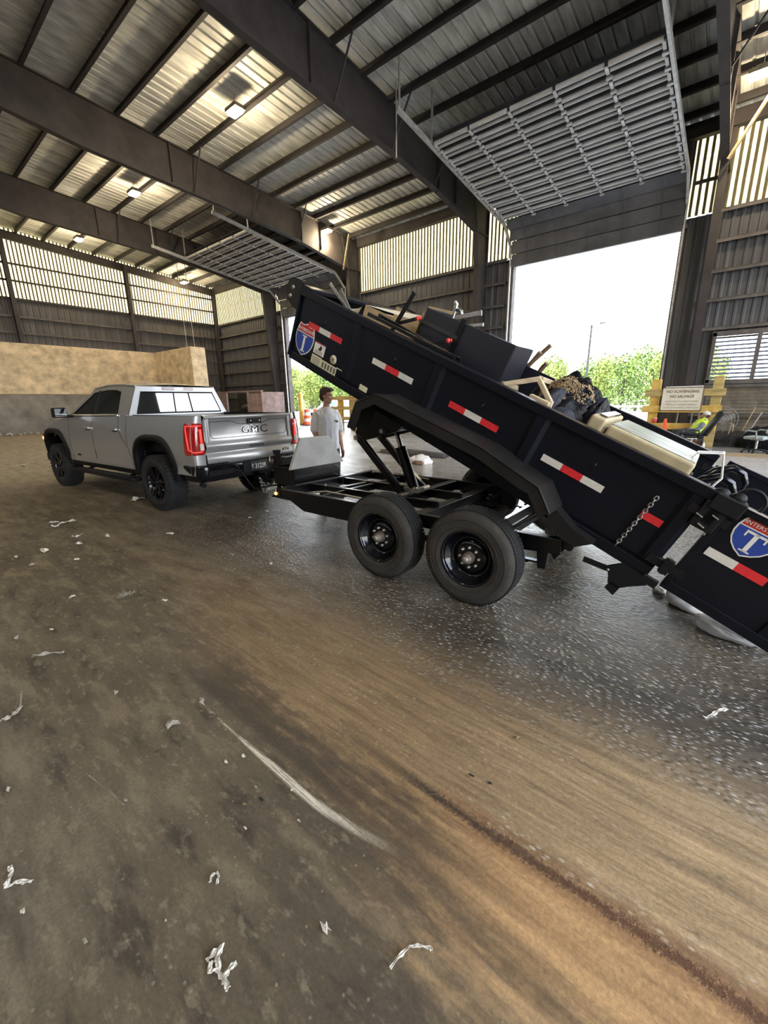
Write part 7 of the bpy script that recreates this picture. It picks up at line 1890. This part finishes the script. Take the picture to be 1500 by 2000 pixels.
for x, y, r_, mt_, nm, lab, sd in (
    (-2.0, 0.68, 0.055, 'paper_grey', 'crumpled_leaf', 'crumpled grey brown leaf beside the start of the white scratch', 1),
    (-2.04, 0.86, 0.035, 'paper_grey', 'torn_scrap', 'torn grey scrap at the head of the white scratch', 2),
    (-2.5, 0.585, 0.030, 'paper_grey', 'torn_scrap', 'folded pale brown scrap up left of the crumpled leaf', 3),
    (-1.54, 0.80, 0.018, 'paper', 'paper_scrap', 'white triangular scrap just left of the white scratch', 4),
    (-1.57, 0.73, 0.012, 'paper', 'paper_scrap', 'tiny white scrap left of the triangular one', 5),
    (-1.75, 0.835, 0.014, 'leaves_dry', 'dry_leaf', 'dry yellow leaf near the top of the white scratch', 6),
    (-1.35, 0.74, 0.015, 'paper_grey', 'torn_scrap', 'spidery pale scrap below the triangular scrap', 7),
    (-1.22, 0.83, 0.013, 'paper', 'paper_scrap', 'small white scrap touching the middle of the white scratch', 8),
    (-1.09, 0.76, 0.011, 'paper', 'paper_scrap', 'small white scrap below the middle of the white scratch', 9),
    (-1.23, 0.61, 0.012, 'paper', 'paper_scrap', 'round white scrap in the middle of the dark floor', 10),
    (-1.28, 0.72, 0.016, 'rubber_dark', 'rubber_bit', 'black rubber bit left of the white scratch', 11),
    (-1.72, 0.36, 0.014, 'paper_grey', 'torn_scrap', 'star shaped pale scrap at the end of the thin wire', 12),
    (-2.17, 0.06, 0.020, 'paper', 'paper_scrap', 'small white scrap high on the left edge above the L-shaped strip', 13),
    (-1.55, -0.005, 0.014, 'paper', 'paper_scrap', 'white curl below the L-shaped strip', 14),
    (-0.75, 0.59, 0.024, 'paper', 'paper_scrap', 'ragged cream flake between the two white strips', 15),
    (-1.16, 0.28, 0.006, 'paper', 'paper_scrap', 'speck of white left of the largest knotted strip', 16),
    (-1.30, 0.10, 0.012, 'paper_grey', 'torn_scrap', 'grey fluff below the L-shaped strip to its right', 17),
    (-0.76, 0.41, 0.009, 'leaves_dry', 'dry_leaf', 'tiny brown leaf right of the largest knotted strip', 18),
    (-1.32, 0.665, 0.013, 'leaves_dry', 'dry_leaf', 'thin yellow leaf above the black rubber bit', 19),
    (-0.66, 1.37, 0.013, 'rubber_dark', 'rubber_bit', 'left of two black crumbs on the tan clay', 20),
    (-0.58, 1.385, 0.015, 'rubber_dark', 'rubber_bit', 'right of two black crumbs on the tan clay', 21),
    (-0.59, 1.70, 0.018, 'leaves_dry', 'dry_leaf', 'dry brown leaf on the tan clay farther up than the black crumbs', 22),
    (-5.87, 1.62, 0.075, 'paper', 'paper_ball', 'white paper lump on the floor in front of the truck', 23),
    (-5.30, 2.15, 0.075, 'paper', 'paper_ball', 'white paper lump right of the other, nearer the trailer', 24),
    (-5.79, 1.31, 0.08, 'paper', 'paper_scrap', 'flat pale scrap below the thin pale strip', 25),
    (-5.81, 0.97, 0.09, 'paper', 'paper_scrap', 'crumpled long scrap left of the truck, middle distance', 26),
    (-5.39, 0.79, 0.05, 'paper_grey', 'torn_scrap', 'grey scrap below the crumpled long scrap', 27),
    (-5.83, 0.73, 0.06, 'paper', 'paper_scrap', 'small white scrap left of the crumpled long scrap', 28),
    (-3.47, 1.28, 0.045, 'paper', 'paper_scrap', 'white folded scrap right of the dry grass tuft', 29),
    (-4.17, 0.81, 0.045, 'paper', 'paper_scrap', 'pale scrap left of the dry grass tuft', 30),
    (-4.0, 2.22, 0.05, 'paper_grey', 'torn_scrap', 'brownish scrap below the trailer front corner', 31),
    (-3.45, 2.33, 0.04, 'paper', 'paper_scrap', 'small pale scrap left of the front trailer tyre', 32),
    (-14.9, 2.48, 0.14, 'paper', 'paper_scrap', 'white scrap far off left of the truck front wheel', 33),
    (-5.28, 3.58, 0.05, 'paper', 'paper_scrap', 'white scrap under the trailer tongue', 34),
    (-5.16, 3.21, 0.05, 'paper', 'paper_scrap', 'white scrap in front of the safety chains', 35),
    (-5.19, 1.12, 0.05, 'paper', 'paper_scrap', 'small pale scrap between the long scrap and the grass tuft', 36),
    (-3.72, 0.36, 0.035, 'paper_grey', 'torn_scrap', 'dull scrap near the left edge above the bark strip', 37),
    (-3.65, 0.55, 0.03, 'paper', 'paper_scrap', 'pale scrap above the bark strip', 38)):
    flake(x, y, r_, mt_, nm, lab, sd, 'litter')
# the white debris along the foot of the push wall
rnd = random.Random(5)
for k in range(12):
    y = 4.4 + 0.28 * k + rnd.uniform(-0.08, 0.08)
    o = flake(-30.75 + rnd.uniform(-0.2, 0.3), y, rnd.uniform(0.14, 0.26), 'paper', 'rubbish_piece', 'white piece of rubbish, %s from left, along the foot of the concrete wall' % ['first', 'second', 'third', 'fourth', 'fifth', 'sixth', 'seventh', 'eighth', 'ninth', 'tenth', 'eleventh', 'twelfth'][k], 100 + k, 'rubbish', 0.5)
    o['group'] = 'rubbish along the concrete wall'
# dry grass tuft
t = thing('dry_grass_tuft', 'tuft of dry grey grass lying on the floor at left', 'grass', (-3.82, 1.11, 0.006))
b = MB(); rnd = random.Random(9)
for k in range(110):
    a = rnd.uniform(0, 6.28); r_ = rnd.uniform(0, 0.09); p = Vector((r_ * math.cos(a) * .6, r_ * math.sin(a), 0.002 + 0.012 * rnd.random())); d = Vector((rnd.uniform(-1, 1), rnd.uniform(-1, 1), rnd.uniform(0, 0.6))).normalized() * rnd.uniform(0.03, 0.06)
    s = d.cross(Vector((0, 0, 1))).normalized() * 0.0022
    b.add([p - s, p + s, p + d], [(0, 1, 2)])
o = b.build('grass_blades', M['paper_grey'], t); o['kind'] = 'stuff'
